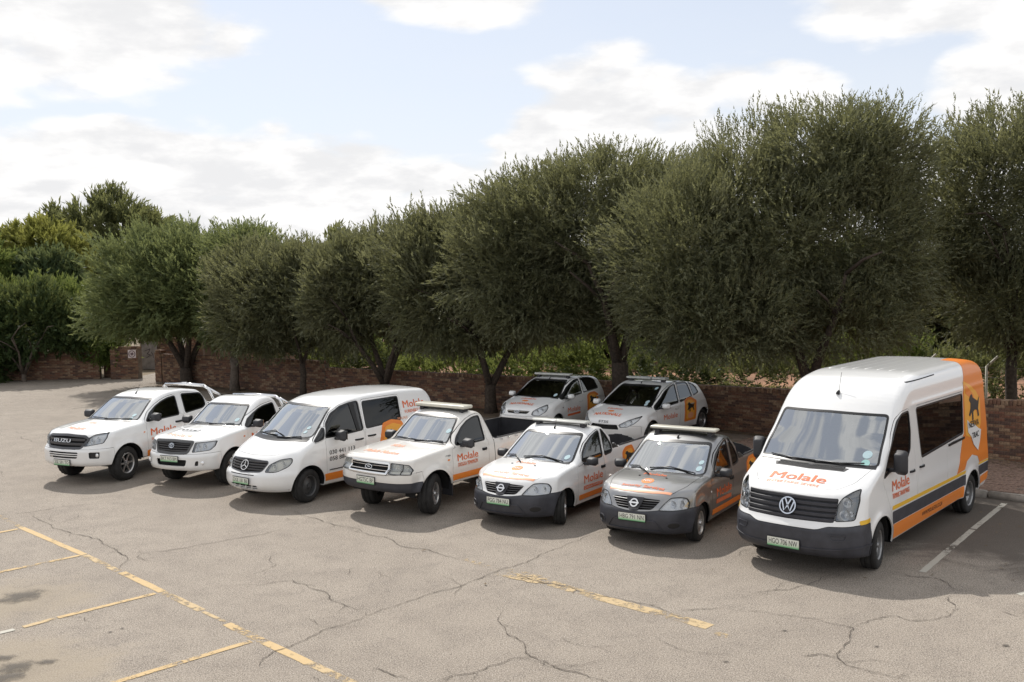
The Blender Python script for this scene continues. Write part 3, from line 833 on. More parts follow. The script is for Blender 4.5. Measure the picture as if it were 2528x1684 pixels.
    def lamp(s, poly, mats=('housing', 'lens'), bulbs=(), depth=.07, r=.02, extra=()):
        for mir in (False, True):
            g = s.front(poly, r, 1.2, mir)
            o = s.recess('headlight', g, depth, M[mats[0]])
            V, T = s.region(g, 1)
            s.put('lens', V, T, M[mats[1]], o, -.002)
            sg = -1 if mir else 1
            for bx, bz, br in bulbs:
                p = s.surf_front(sg*bx, bz)[0]
                bm = bmesh.new(); rows = []
                for i, (q, dd) in enumerate(((1, .0), (.92, .018), (.7, .035), (.4, .046), (.0, .05))):
                    rows.append([bm.verts.new((p[0]+br*q*math.cos(t), p[1]+.022+dd, p[2]+br*q*math.sin(t))) for t in np.linspace(0, 2*math.pi, 17)[:-1]] if q else [bm.verts.new((p[0], p[1]+.022+dd, p[2]))])
                for a, b in zip(rows, rows[1:]):
                    for k in range(16):
                        bm.faces.new((a[k], a[(k+1) % 16], b[(k+1) % 16], b[k]) if len(b) > 1 else (a[k], a[(k+1) % 16], b[0]))
                bmesh.ops.create_uvsphere(bm, u_segments=8, v_segments=6, radius=br*.33, matrix=Matrix.Translation((p[0], p[1]+.045, p[2])))
                bm_obj('reflector', bm, M['bowl'], o, True)
            s.ring('lamp_seal', g, .012, M['black'], .0015, .004, 2, o)
            for ep, em in extra:
                s.patch('indicator', s.front(ep, .01, 1.2, mir), M[em], -.012, .01, 1, o)
    def window(s, poly, mat, r=.04, parents=None, seal=.026, name='window'):
        res = []
        for left in (True, False):
            g = s.side(poly, r, left)
            iv, it = s.drop(lambda P: g(P)+.001)
            o = s.put(name, iv, it, mat, parents[0 if left else 1] if parents else None, -.008)
            s.ring('window_seal', g, seal, M['black'], .002, .012, 1, o)
            res.append(o)
        return res
    def windscreen(s, poly, mat, smax=2.6, r=.06):
        g0 = s.front(poly, r, smax); yb = WSB[s.key]; k = s.S.wsbow[0]
        g = lambda P: np.maximum(g0(P), yb-.01+k*np.minimum(np.abs(P[:, 0])/s.W, 1.1)**2-P[:, 1])
        iv, it = s.drop(lambda P: g(P)+.001)
        s.screen = s.put('windscreen', iv, it, mat, None, -.004)
        s.ring('windscreen_seal', g, .032, M['black'], .0015, .008, 1, s.screen)
        s.gscreen = g
    def sticker(s, x, z, r, mat='disc'):
        p = s.surf_front(x, z)[0]
        c = [(x+r*math.cos(t), z+r*.8*math.sin(t)) for t in np.linspace(0, 2*math.pi, 17)[:-1]]
        return s.patch('licence_disc', s.front(c, 0, 2.6), M[mat], .003, .003, 2, s.screen)
    def finish(s, floor=.03):
        zs = float(np.sort(s.S.sil[:, 1])[:6].mean())
        iv, it = s.drop(lambda P: P[:, 2]-(s.S.sil[:, 1].min()+floor))
        s.put('underbody', iv, it, M['dark'])
        s.put('body', s.V, s.T, s.paint, None, 0, .02)
    def light_bar(s, y, zr, w, d=.26, h=.075, mat='lightbar', split=None):
        z = zr+.05+h/2
        bm = bmesh.new()
        parts = [(-w/2, w/2)] if not split else [(-w/2, split-.01), (split+.01, w/2)]
        for a, b in parts: add_box(bm, ((a+b)/2, y, z), (b-a, d, h), bev=.024, seg=3)
        o = bm_obj('light_bar', bm, M[mat], s.root, True)
        bm = bmesh.new()
        add_box(bm, (0, y, z-h*.5-.006), (w*.94, d*.8, .02), bev=.004)
        bm_obj('bar_base', bm, M['plastic'], o)
        for sx in (-1, 1):
            bm = bmesh.new(); p = s.surf_top(sx*w*.40, y)[0]
            add_box(bm, (sx*w*.40, y, (z-h*.5+p[2])/2-.01), (.09, d*.6, z-h*.5-p[2]+.02), bev=.006)
            bm_obj('mounting_foot', bm, M['plastic'], o)
        return o
    def aerial(s, y, l, lean=.5, x=0., base=.02):
        p = s.surf_top(x, y)[0]
        bm = bmesh.new()
        add_tube(bm, [(p[0], p[1]-.03, p[2]-.004), (p[0], p[1]+.01, p[2]+.035), (p[0], p[1]+.03, p[2]+.055)], [base, base*.8, .006], 8)
        add_tube(bm, [(p[0], p[1]+.025, p[2]+.05), (p[0], p[1]+.025+l*lean, p[2]+.05+l)], .004, 5)
        bm_obj('aerial', bm, M['black'], s.root, True)

def wheel_meshes(style, R, w, rr, mats):
    def lathe(prof, n=48):
        V = []; T = []
        for i, (x, r) in enumerate(prof):
            for k in range(n):
                t = 2*math.pi*k/n; V.append((x, r*math.cos(t), r*math.sin(t)))
        for i in range(len(prof)-1):
            for k in range(n):
                T.append((i*n+k, i*n+(k+1) % n, (i+1)*n+(k+1) % n, (i+1)*n+k))
        return V, T
    h = w/2
    # tyre with two grooves and shoulder blocks
    prof = [(h*.80, rr-.005), (h*.98, rr+.012), (h*1.0, rr+(R-rr)*.45), (h*.97, R-.035), (h*.86, R-.010), (h*.72, R-.003), (h*.40, R), (h*.37, R-.010), (h*.30, R-.010), (h*.27, R), (-h*.27, R), (-h*.30, R-.010), (-h*.37, R-.010), (-h*.40, R), (-h*.72, R-.003), (-h*.86, R-.010), (-h*.97, R-.035), (-h, rr+(R-rr)*.45), (-h*.98, rr+.012), (-h*.8, rr-.005), (-h*.6, rr-.02)]
    V, T = lathe(prof)
    n = 48
    V = np.array(V)
    for i in (3, 4, 5, 14, 15, 16):                      # tread blocks on the shoulders
        k = np.arange(n); sel = i*n+k[(k % 2 == 0)]
        V[sel, 1:] *= (1-.010/R)
    me = bpy.data.meshes.new('tyre'); me.from_pydata(V.tolist(), [], T); me.shade_smooth(); me.materials.append(M['rubber'])
    # outer barrel lip plus a face whose openings follow the style
    bm = bmesh.new()
    lipx = h*.86
    V, T = lathe([(lipx-.02, rr-.002), (lipx, rr+.004), (lipx+.004, rr-.006), (lipx-.012, rr-.022), (lipx-.10, rr-.03), (-h*.6, rr-.03)])
    vs = [bm.verts.new(v) for v in V]
    for f in T: bm.faces.new([vs[i] for i in f])
    na = 120; R0 = rr-.022
    def keep(q, th):                                     # q = r/R0, th = angle 0..2pi
        if style == 'six':
            a = (th*6/(2*math.pi)) % 1; a = min(a, 1-a)*2*math.pi/6
            return q < .30 or q > .985 or a*q < .085+.05*(q > .8)*(q-.8)*5
        if style == 'five':
            a = (th*5/(2*math.pi)) % 1; a = min(a, 1-a)*2*math.pi/5
            return q < .34 or q > .985 or (a*q < .20 and not (a*q < .045 and .5 < q < .9))
        if style == 'slots':
            a = (th*16/(2*math.pi)) % 1
            return not (.70 < q < .86 and .28 < a < .72)
        if style == 'vents':
            a = (th*22/(2*math.pi)) % 1
            return not (.80 < q < .94 and .25 < a < .75)
        if style == 'cap':
            a = (th*7/(2*math.pi)) % 1; a = abs(a-.5)
            return not (.58 < q < .92 and a < .10+.10*(q-.58))
        return True
    def xof(q):
        if style in ('six', 'five'): return lipx-.028-.02*math.sin(q*math.pi)+.012*(1-q)
        if style == 'slots': return lipx-.085+.05*max(0, min(1, (q-.42)/.3))-.045*max(0, (q-.72)/.28) if q > .3 else lipx-.06+.035*(q < .22)
        if style == 'vents': return lipx-.03-.035*math.sin(max(0, q-.3)*math.pi*.9)
        return lipx-.005-.022*q*q
    qs = [.0, .12, .2, .22, .3, .34, .42, .5, .58, .66, .70, .74, .80, .86, .92, .94, .985, 1.03]
    grid = [[None]*na for _ in qs]
    c0 = bm.verts.new((xof(0), 0, 0))
    for i, q in enumerate(qs):
        for k in range(na):
            t = 2*math.pi*k/na
            grid[i][k] = bm.verts.new((xof(q), q*R0*math.cos(t), q*R0*math.sin(t))) if q else c0
    fs = []
    for i in range(len(qs)-1):
        for k in range(na):
            if not keep((qs[i]+qs[i+1])/2, 2*math.pi*(k+.5)/na): continue
            a, b, c, d = grid[i][k], grid[i+1][k], grid[i+1][(k+1) % na], grid[i][(k+1) % na]
            fs.append(bm.faces.new((a, b, c) if i == 0 else (a, b, c, d)))
    bmesh.ops.recalc_face_normals(bm, faces=fs)
    if fs[0].normal.x < 0:
        for f in fs: f.normal_flip()
    ed = [e for e in {e for f in fs for e in f.edges} if len(e.link_faces) == 1]
    ex = bmesh.ops.extrude_edge_only(bm, edges=ed)
    bmesh.ops.translate(bm, vec=(-.03, 0, 0), verts=[v for v in ex['geom'] if isinstance(v, bmesh.types.BMVert)])
    loose = [v for v in bm.verts if not v.link_faces]
    bmesh.ops.delete(bm, geom=loose, context='VERTS')
    nb = 5 if style in ('slots', 'vents', 'five') else 6
    for k in range(nb):                                  # wheel nuts
        t = 2*math.pi*k/nb
        bmesh.ops.create_cone(bm, cap_ends=True, segments=6, radius1=.013, radius2=.010, depth=.02, matrix=Matrix.Translation((xof(.25)+.008, .25*R0*math.cos(t), .25*R0*math.sin(t))) @ Matrix.Rotation(math.pi/2, 4, 'Y'))
    bmesh.ops.create_cone(bm, cap_ends=True, segments=20, radius1=.045, radius2=.036, depth=.03, matrix=Matrix.Translation((xof(0)+.012, 0, 0)) @ Matrix.Rotation(math.pi/2, 4, 'Y'))
    rim = bpy.data.meshes.new('rim'); bm.to_mesh(rim); bm.free(); rim.materials.append(M[mats[0]])
    bm = bmesh.new()
    bmesh.ops.create_cone(bm, cap_ends=True, segments=32, radius1=rr*.86, radius2=rr*.86, depth=.03, matrix=Matrix.Translation((lipx-.13, 0, 0)) @ Matrix.Rotation(math.pi/2, 4, 'Y'))
    bk = bpy.data.meshes.new('brake_disc'); bm.to_mesh(bk); bm.free(); bk.materials.append(M[mats[1]])
    return me, rim, bk
# ---------------------------------------------------------------- ground
WA = np.array((10.48, 21.39)); WB = np.array((-8.03, 37.0))
WT = (WB-WA)/np.linalg.norm(WB-WA); WN = np.array((-.64468, -.76445))     # along the wall (leftwards), and out of it towards the yard

# course of the long wall: right end, bend, step, gate
WEND = np.array((14.2, 17.26)); WBEND = np.array((4.90, 27.60)); STEP = np.array((-6.81, 35.97)); GATE_R = np.array((-15.0, 42.15))
WLINE = [WEND, WBEND, STEP, GATE_R]

def node_noise(nt, vec, scale, det=6, rough=.6, dist=0.):
    n = nt.nodes.new('ShaderNodeTexNoise'); n.inputs['Scale'].default_value = scale; n.inputs['Detail'].default_value = det
    n.inputs['Roughness'].default_value = rough; n.inputs['Distortion'].default_value = dist; nt.links.new(vec, n.inputs['Vector']); return n.outputs['Fac']
def node_ramp(nt, v, a, b, c=0., d=1., smooth=True):
    n = nt.nodes.new('ShaderNodeMapRange'); n.interpolation_type = 'SMOOTHSTEP' if smooth else 'LINEAR'
    nt.links.new(v, n.inputs[0]); n.inputs[1].default_value = a; n.inputs[2].default_value = b; n.inputs[3].default_value = c; n.inputs[4].default_value = d; return n.outputs[0]
def node_mix(nt, f, a, b, mode='MIX'):
    n = nt.nodes.new('ShaderNodeMix'); n.data_type = 'RGBA'; n.blend_type = mode
    if hasattr(f, 'node'): nt.links.new(f, n.inputs['Factor'])
    else: n.inputs['Factor'].default_value = f
    for q, s in ((a, 'A'), (b, 'B')):
        if hasattr(q, 'node'): nt.links.new(q, n.inputs[s])
        else: n.inputs[s].default_value = (*q, 1)
    return n.outputs['Result']
def node_math(nt, op, a, b=0., clamp=False):
    n = nt.nodes.new('ShaderNodeMath'); n.operation = op; n.use_clamp = clamp
    for q, i in ((a, 0), (b, 1)):
        if hasattr(q, 'node'): nt.links.new(q, n.inputs[i])
        else: n.inputs[i].default_value = q
    return n.outputs[0]

def asphalt():
    m, nt, b, out = _nt('weathered_asphalt')
    tc = nt.nodes.new('ShaderNodeTexCoord'); P = tc.outputs['Object']
    big = node_noise(nt, P, .22, 6, .6, .4); mid = node_noise(nt, P, 1.6, 8, .65); fine = node_noise(nt, P, 62, 4, .75); fine2 = node_noise(nt, P, 24, 3, .65); streak = node_noise(nt, P, .7, 8, .7, 1.2)
    c = node_mix(nt, node_ramp(nt, big, .35, .68), (.275, .232, .186), (.335, .286, .232))
    c = node_mix(nt, node_ramp(nt, mid, .38, .72, 0, .65), c, (.200, .166, .134))
    c = node_mix(nt, node_ramp(nt, streak, .54, .72, 0, .6), c, (.165, .137, .112))
    # fine crazing and faint lanes worn by tyres across the yard
    vo = nt.nodes.new('ShaderNodeTexVoronoi'); vo.feature = 'DISTANCE_TO_EDGE'; vo.inputs['Scale'].default_value = 1.9
    wob = nt.nodes.new('ShaderNodeVectorMath'); wob.operation = 'MULTIPLY_ADD'; nz = nt.nodes.new('ShaderNodeTexNoise'); nz.inputs['Scale'].default_value = 2.6; nz.inputs['Detail'].default_value = 5; nt.links.new(P, nz.inputs['Vector'])
    nt.links.new(nz.outputs['Color'], wob.inputs[0]); wob.inputs[1].default_value = (.5, .5, .5); nt.links.new(P, wob.inputs[2]); nt.links.new(wob.outputs[0], vo.inputs['Vector'])
    craze = node_math(nt, 'MULTIPLY', node_ramp(nt, vo.outputs['Distance'], .012, .0, 0, .75), node_ramp(nt, big, .46, .60))
    c = node_mix(nt, craze, c, (.12, .098, .078))
    grit = node_noise(nt, P, 7.5, 9, .82, .5)
    c = node_mix(nt, node_math(nt, 'MULTIPLY', node_ramp(nt, grit, .50, .68, 0, .8), node_ramp(nt, mid, .36, .60, .25, 1.)), c, (.150, .125, .102))
    c = node_mix(nt, node_ramp(nt, grit, .48, .30, 0, .35), c, (.37, .325, .27))
    # stones of the wearing course
    c = node_mix(nt, node_ramp(nt, fine, .48, .62, 0, .8), c, (.50, .455, .40))
    c = node_mix(nt, node_ramp(nt, fine, .50, .38, 0, .85), c, (.115, .098, .084))
    c = node_mix(nt, node_ramp(nt, fine2, .47, .30, 0, .5), c, (.12, .10, .085))
    # bare sandy ground showing through by the bays, darker oiled bays along the wall with tree shade painted in
    sp = nt.nodes.new('ShaderNodeSeparateXYZ'); nt.links.new(P, sp.inputs[0])
    def spot(x, y, r0, r1):
        dx = node_math(nt, 'SUBTRACT', sp.outputs['X'], x); dy = node_math(nt, 'SUBTRACT', sp.outputs['Y'], y)
        d = node_math(nt, 'SQRT', node_math(nt, 'ADD', node_math(nt, 'MULTIPLY', dx, dx), node_math(nt, 'MULTIPLY', dy, dy)))
        d = node_math(nt, 'ADD', d, node_math(nt, 'MULTIPLY', node_math(nt, 'SUBTRACT', mid, .5), 2.2))
        return node_ramp(nt, d, r0, r1, 1., 0.)
    c = node_mix(nt, node_math(nt, 'MULTIPLY', spot(-6.9, 13.1, .35, 1.3), .55), c, (.33, .275, .20))
    c = node_mix(nt, node_math(nt, 'MULTIPLY', spot(-5.7, 10.6, .5, 1.5), .55), c, (.33, .275, .20))
    # distance in front of the wall -> bays darkened by oil and by painted tree shade
    dw = node_math(nt, 'ADD', node_math(nt, 'MULTIPLY', sp.outputs['X'], float(WN[0])), node_math(nt, 'MULTIPLY', sp.outputs['Y'], float(WN[1])))
    dw = node_math(nt, 'SUBTRACT', dw, float(WN @ WA))
    dd = node_math(nt, 'ADD', dw, node_math(nt, 'MULTIPLY', node_math(nt, 'SUBTRACT', streak, .5), 4.5))
    bay = node_math(nt, 'MULTIPLY', node_ramp(nt, dd, 8.6, 7.2), node_ramp(nt, sp.outputs['X'], -4., 3.))
    c = node_mix(nt, node_math(nt, 'MULTIPLY', bay, .85), c, (.092, .078, .066))
    nt.links.new(c, b.inputs['Base Color']); b.inputs['Roughness'].default_value = .88; b.inputs['Specular IOR Level'].default_value = .3
    bp = nt.nodes.new('ShaderNodeBump'); bp.inputs['Strength'].default_value = .55; bp.inputs['Distance'].default_value = .012
    hh = node_math(nt, 'ADD', fine, node_math(nt, 'MULTIPLY', fine2, .6)); nt.links.new(hh, bp.inputs['Height']); nt.links.new(bp.outputs['Normal'], b.inputs['Normal'])
    return m

def flat_poly(name, pts, z, mat, kind='structure'):
    o = mesh_obj(name, [(x, y, z) for x, y in pts], [tuple(range(len(pts)))], mat, smooth=False)
    tag(o, kind=kind); return o

tag(mesh_obj('ground', [(-400, -60, -.012), (400, -60, -.012), (400, 900, -.012), (-400, 900, -.012)], [(0, 1, 2, 3)], simple('dry_soil', (.20, .155, .10), .95, noise=.35, nscale=.8), smooth=False), kind='structure')
yard = [(40, -11.4), tuple(WEND), tuple(WBEND), tuple(STEP), tuple(GATE_R), (-15.3, 42.5), (-16.2, 47.5), (-16.9, 47.5), (-17.2, 44.6), (-24, 44.4), (-60, 44.4), (-60, -40), (40, -40)]
flat_poly('car_park_surface', yard, 0, asphalt())

def worn_paint(name, col, wear=.5, scale=9.):
    m, nt, b, out = _nt(name)
    tc = nt.nodes.new('ShaderNodeTexCoord'); P = tc.outputs['Object']
    n = node_noise(nt, P, scale, 8, .7, .6); n2 = node_noise(nt, P, 70, 3, .7); n3 = node_noise(nt, P, 1.1, 3, .5)
    v = node_math(nt, 'ADD', node_math(nt, 'MULTIPLY', n, .6), node_math(nt, 'ADD', node_math(nt, 'MULTIPLY', n2, .35), node_math(nt, 'MULTIPLY', n3, .5)))
    a = .66+.22*(1-wear); f = node_ramp(nt, v, a, a+.05, 1., 0.)
    c = node_mix(nt, node_ramp(nt, n2, .3, .7), tuple(q*.86 for q in col), col)
    nt.links.new(c, b.inputs['Base Color']); b.inputs['Roughness'].default_value = .8
    t = nt.nodes.new('ShaderNodeBsdfTransparent'); mx = nt.nodes.new('ShaderNodeMixShader')
    nt.links.new(f, mx.inputs[0]); nt.links.new(t.outputs[0], mx.inputs[1]); nt.links.new(b.outputs[0], mx.inputs[2]); nt.links.new(mx.outputs[0], out.inputs[0])
    return m
YEL = worn_paint('worn_yellow_paint', (.56, .40, .20), .50); YEL2 = worn_paint('flaking_yellow_paint', (.53, .395, .22), .80); WHT = worn_paint('worn_white_paint', (.50, .475, .41), .46)

def line(pts, w, mat, name='parking_line', z=.004):
    w *= .84
    pts = [np.array(p, float) for p in pts]; V = []; F = []
    for a, b in zip(pts, pts[1:]):
        d = (b-a)/np.linalg.norm(b-a); n = np.array((-d[1], d[0])); m = max(1, int(np.linalg.norm(b-a)/.12)); k = len(V)
        for i in range(m+1):
            p = a+(b-a)*i/m; wl, wr = w/2*(1+random.uniform(-.08, .08)), w/2*(1+random.uniform(-.08, .08))
            V += [tuple(p+n*wl)+(z,), tuple(p-n*wr)+(z,)]
        F += [(k+2*i, k+2*i+1, k+2*i+3, k+2*i+2) for i in range(m)]
    return tag(mesh_obj(name, V, F, mat, smooth=False), kind='structure')
line([(-13.0, 21.6), (-9.66, 18.14), (-8.8, 17.23)], .10, YEL2)
line([(-8.8, 17.23), (-6.89, 15.4)], .13, YEL); line([(-6.86, 15.37), (-5.98, 14.48)], .13, YEL2); line([(-5.90, 14.41), (-4.95, 13.45)], .14, YEL)
line([(-4.93, 13.43), (-4.15, 12.64)], .14, YEL2); line([(-4.12, 12.6), (-3.72, 12.2)], .07, YEL2); line([(-3.67, 12.12), (-2.36, 10.80)], .15, YEL); line([(-2.36, 10.80), (-1.76, 10.22), (-1.0, 9.45)], .14, YEL2)
for a, b, m in (((-6.95, 15.36), (-10.2, 12.2), YEL), ((-5.03, 13.38), (-5.96, 12.46), YEL), ((-5.98, 12.44), (-6.25, 12.14), YEL2), ((-6.32, 12.06), (-9.5, 9.0), WHT), ((-3.2, 11.50), (-6.4, 8.4), YEL), ((-8.82, 17.13), (-12., 14.0), YEL), ((-10.7, 19.05), (-13.8, 16.0), YEL2)):
    line([a, b], .115, m, z=.0065)
line([(-.80, 14.76), (-.25, 14.12)], .16, YEL2); line([(-.25, 14.1), (.38, 13.62)], .42, YEL2, z=.0065); line([(.36, 13.62), (1.18, 12.76), (1.94, 12.08), (2.34, 11.68)], .24, YEL2, z=.004); line([(2.36, 11.48), (2.52, 11.34)], .14, YEL2)
line([(5.76, 13.67), (7.50, 15.86)], .115, WHT); line([(7.54, 15.91), (8.92, 17.62)], .115, WHT); line([(6.60, 12.62), (7.3, 12.9)], .16, WHT)

CRACKS = [[(-9.69, 18.2), (-9.25, 18.37), (-8.9, 18.69), (-8.26, 19.09)], [(-9.25, 18.37), (-8.92, 17.96), (-8.33, 17.36), (-7.61, 16.67), (-7.04, 16.33), (-6.54, 15.73), (-6.2, 15.31), (-6.06, 14.84), (-5.98, 14.52)], [(-6.15, 15.31), (-5.58, 15.58), (-4.95, 15.99), (-4.29, 16.43), (-4.04, 16.81)], [(-4.52, 18.27), (-3.73, 17.55), (-3.06, 16.9), (-2.57, 16.4)], [(-4.26, 13.54), (-3.6, 13.67), (-3.22, 13.86), (-2.77, 13.38), (-2.47, 12.91), (-2.08, 12.55), (-2.0, 12.58)], [(-2.86, 10.65), (-2.92, 10.96), (-2.85, 11.14), (-2.65, 11.37), (-2.29, 11.91), (-1.95, 12.22)], [(-2.87, 16.68), (-2.02, 15.89), (-1.31, 15.17), (-0.78, 14.69)], [(-2.16, 11.98), (-1.85, 12.4), (-1.44, 12.86), (-1.03, 13.27), (-0.68, 13.61), (-0.39, 13.97), (0.02, 14.39), (0.38, 14.92), (0.75, 15.35), (1.16, 15.91), (1.49, 16.3)], [(-0.25, 12.56), (-0.22, 11.96), (-0.1, 11.51), (0.09, 11.13), (0.14, 10.86), (0.39, 10.55), (0.76, 10.25), (0.92, 10.14), (1.16, 9.92)], [(0.14, 10.84), (-0.3, 10.63), (-0.65, 10.38), (-0.88, 10.22)], [(-0.22, 14.2), (0.11, 13.79), (0.51, 13.46), (0.81, 13.16), (1.19, 12.87), (1.69, 12.54), (1.96, 12.13), (2.2, 11.82)], [(2.05, 12.24), (2.39, 12.31), (2.67, 12.33)], [(-1.66, 10.65), (-1.4, 10.44), (-1.17, 10.27)], [(2.71, 12.3), (3.12, 12.17), (3.57, 11.92), (3.86, 11.69), (4.04, 11.56), (3.9, 11.27), (3.63, 10.82), (3.55, 10.65), (3.58, 10.44), (3.73, 10.31), (3.91, 10.14), (4.06, 10.0)], [(4.04, 11.56), (4.23, 11.7), (4.47, 11.84), (4.71, 11.94), (4.81, 11.75), (5.0, 11.76), (5.36, 11.9), (5.72, 12.24)], [(2.97, 12.73), (3.39, 12.98), (3.82, 13.11), (4.1, 13.29), (4.52, 13.68)], [(5.3, 13.77), (5.51, 13.48), (5.86, 13.32), (5.86, 12.99), (5.9, 12.77)], [(5.55, 12.17), (5.58, 12.45), (5.74, 12.68)], [(6.05, 12.03), (6.23, 11.8)], [(3.17, 10.71), (3.39, 10.77), (3.56, 10.67)]]
CRACKS += [[(-14.87, 28.18), (-13.69, 27.2), (-12.67, 26.49), (-11.2, 24.9)], [(-9.69, 18.2), (-12., 16.9)], [(-13.5, 24.5), (-12.2, 22.8), (-11.6, 22.)]]
def cracks():
    V = []; F = []
    r = random.Random(3)
    def run(p, w, lvl):
        p = [np.array(q, float) for q in p]
        for _ in range(3):
            q = [p[0]]
            for a, b in zip(p, p[1:]):
                d = b-a; l = np.linalg.norm(d)
                q += [(a+b)/2+np.array((-d[1], d[0]))*r.uniform(-.13, .13), b]
            p = q
        k = len(V); m = len(p)
        for i, q in enumerate(p):
            d = p[min(i+1, m-1)]-p[max(i-1, 0)]; d = d/(np.linalg.norm(d)+1e-9); n = np.array((-d[1], d[0]))
            e = min(1, .25+3*min(i, m-1-i)/m); ww = w*e*r.uniform(.35, 1.35)
            V.append(tuple(q+n*ww/2)+(.0105,)); V.append(tuple(q-n*ww/2)+(.0105,))
        for i in range(m-1): F.append((k+2*i, k+2*i+1, k+2*i+3, k+2*i+2))
        if lvl:
            for i in range(2, m-2):
                if r.random() < .10:
                    d = p[i+1]-p[i-1]; d /= np.linalg.norm(d)+1e-9; a = r.choice((-1, 1))*r.uniform(.5, 1.3); L = r.uniform(.06, .25)
                    e = np.array((d[0]*math.cos(a)-d[1]*math.sin(a), d[0]*math.sin(a)+d[1]*math.cos(a)))
                    run([p[i], p[i]+e*L*.5, p[i]+e*L+np.array((r.uniform(-.05, .05), r.uniform(-.05, .05)))], w*.5, 0)
    for c in CRACKS: run(c, .012, 1)
    for _ in range(26):                                  # short hairline cracks all over
        x, y = r.uniform(-11, 8), r.uniform(10, 20); a = r.uniform(0, 6.28); L = r.uniform(.4, 1.3)
        run([(x, y), (x+math.cos(a)*L*.5, y+math.sin(a)*L*.5), (x+math.cos(a+.4)*L, y+math.sin(a+.4)*L)], .007, 1)
    tag(mesh_obj('asphalt_cracks', V, F, simple('crack_dirt', (.105, .088, .072), 1.), smooth=False), kind='stuff')
cracks()

def stain(x, y, rx, ry, rot=0., dark=.7):
    m, nt, b, out = _nt('oil_stain')
    tc = nt.nodes.new('ShaderNodeTexCoord'); P = tc.outputs['Object']
    ln = nt.nodes.new('ShaderNodeVectorMath'); ln.operation = 'LENGTH'; nt.links.new(P, ln.inputs[0])
    n = node_noise(nt, P, 2.3, 9, .75, .6); v = node_math(nt, 'ADD', ln.outputs['Value'], node_math(nt, 'MULTIPLY', node_math(nt, 'SUBTRACT', n, .5), 2.6))
    f = node_ramp(nt, v, .20, .95, dark*.9, 0.)
    b.inputs['Base Color'].default_value = (.07, .058, .046, 1); b.inputs['Roughness'].default_value = .75
    t = nt.nodes.new('ShaderNodeBsdfTransparent'); mx = nt.nodes.new('ShaderNodeMixShader')
    nt.links.new(f, mx.inputs[0]); nt.links.new(t.outputs[0], mx.inputs[1]); nt.links.new(b.outputs[0], mx.inputs[2]); nt.links.new(mx.outputs[0], out.inputs[0])
    o = mesh_obj('oil_stain', [(math.cos(t_)*1.0, math.sin(t_)*1.0, 0) for t_ in np.linspace(0, 6.2832, 25)[:-1]], [tuple(range(24))], m, smooth=False)
    o.location = (x, y, .0085); o.scale = (rx, ry, 1); o.rotation_euler.z = rot; tag(o, kind='stuff')
for q in ((-6.88, 13.36, .42, .34, .4), (-7.35, 12.9, .2, .24, .2), (-5.70, 10.84, .3, .22, .3), (-5.66, 10.55, .34, .2, .6), (-5.98, 11.12, .2, .12, 0), (-5.40, 10.98, .16, .1, 0), (-5.05, 11.9, .035, .03, 0, 1.), (-4.95, 12.02, .03, .03, 0, 1.),
          (3.2, 11.5, .04, .03, 0, 1.), (5.55, 10.9, .06, .05, 0, .9), (4.1, 10.95, .04, .03, 0, .9), (2.3, 10.6, .05, .03, 0, .8)): stain(*q)

# ---------------------------------------------------------------- bricks
def brick_mat(name, col):
    m, nt, b, out = _nt(name)
    tc = nt.nodes.new('ShaderNodeTexCoord'); P = tc.outputs['Object']
    oi = nt.nodes.new('ShaderNodeObjectInfo')
    n = node_noise(nt, P, 18, 6, .7); c = node_mix(nt, node_ramp(nt, n, .35, .7), tuple(q*.62 for q in col), tuple(min(1, q*1.25) for q in col))
    nt.links.new(c, b.inputs['Base Color']); b.inputs['Roughness'].default_value = .92
    bp = nt.nodes.new('ShaderNodeBump'); bp.inputs['Strength'].default_value = .5; bp.inputs['Distance'].default_value = .01
    nt.links.new(n, bp.inputs['Height']); nt.links.new(bp.outputs['Normal'], b.inputs['Normal'])
    return m
BR = [brick_mat('brick_%s' % k, c) for k, c in (('rust', (.185, .098, .062)), ('brown', (.140, .080, .054)), ('ochre', (.235, .140, .085)), ('plum', (.105, .062, .047)), ('sand', (.285, .190, .120)), ('red', (.185, .088, .056)))]
MORTAR = simple('mortar', (.16, .125, .095), .95, noise=.3, nscale=6)
def brick_mesh(name, L, H, D, mat, r, ch=.006):
    bm = bmesh.new()
    V = []
    for sx in (-1, 1):
        for sy in (-1, 1):
            for sz in (-1, 1):
                V.append((sx*(L/2)+r.uniform(-.004, .004), sy*D/2+r.uniform(-.003, .003), sz*(H/2)+r.uniform(-.004, .004)))
    vs = [bm.verts.new(v) for v in V]
    for f in ((0, 1, 3, 2), (4, 6, 7, 5), (0, 4, 5, 1), (2, 3, 7, 6), (0, 2, 6, 4), (1, 5, 7, 3)): bm.faces.new([vs[i] for i in f])
    bmesh.ops.recalc_face_normals(bm, faces=bm.faces[:])
    me = bpy.data.meshes.new(name); bm.to_mesh(me); bm.free(); me.materials.append(mat); return me
_r = random.Random(11)
BRICKS = [brick_mesh('brick', .222, .070, .10, BR[i % 6], _r) for i in range(18)]
COPING = [brick_mesh('coping_brick', .074, .105, .25, BR[(0, 2, 4, 1)[i % 4]], _r) for i in range(8)]

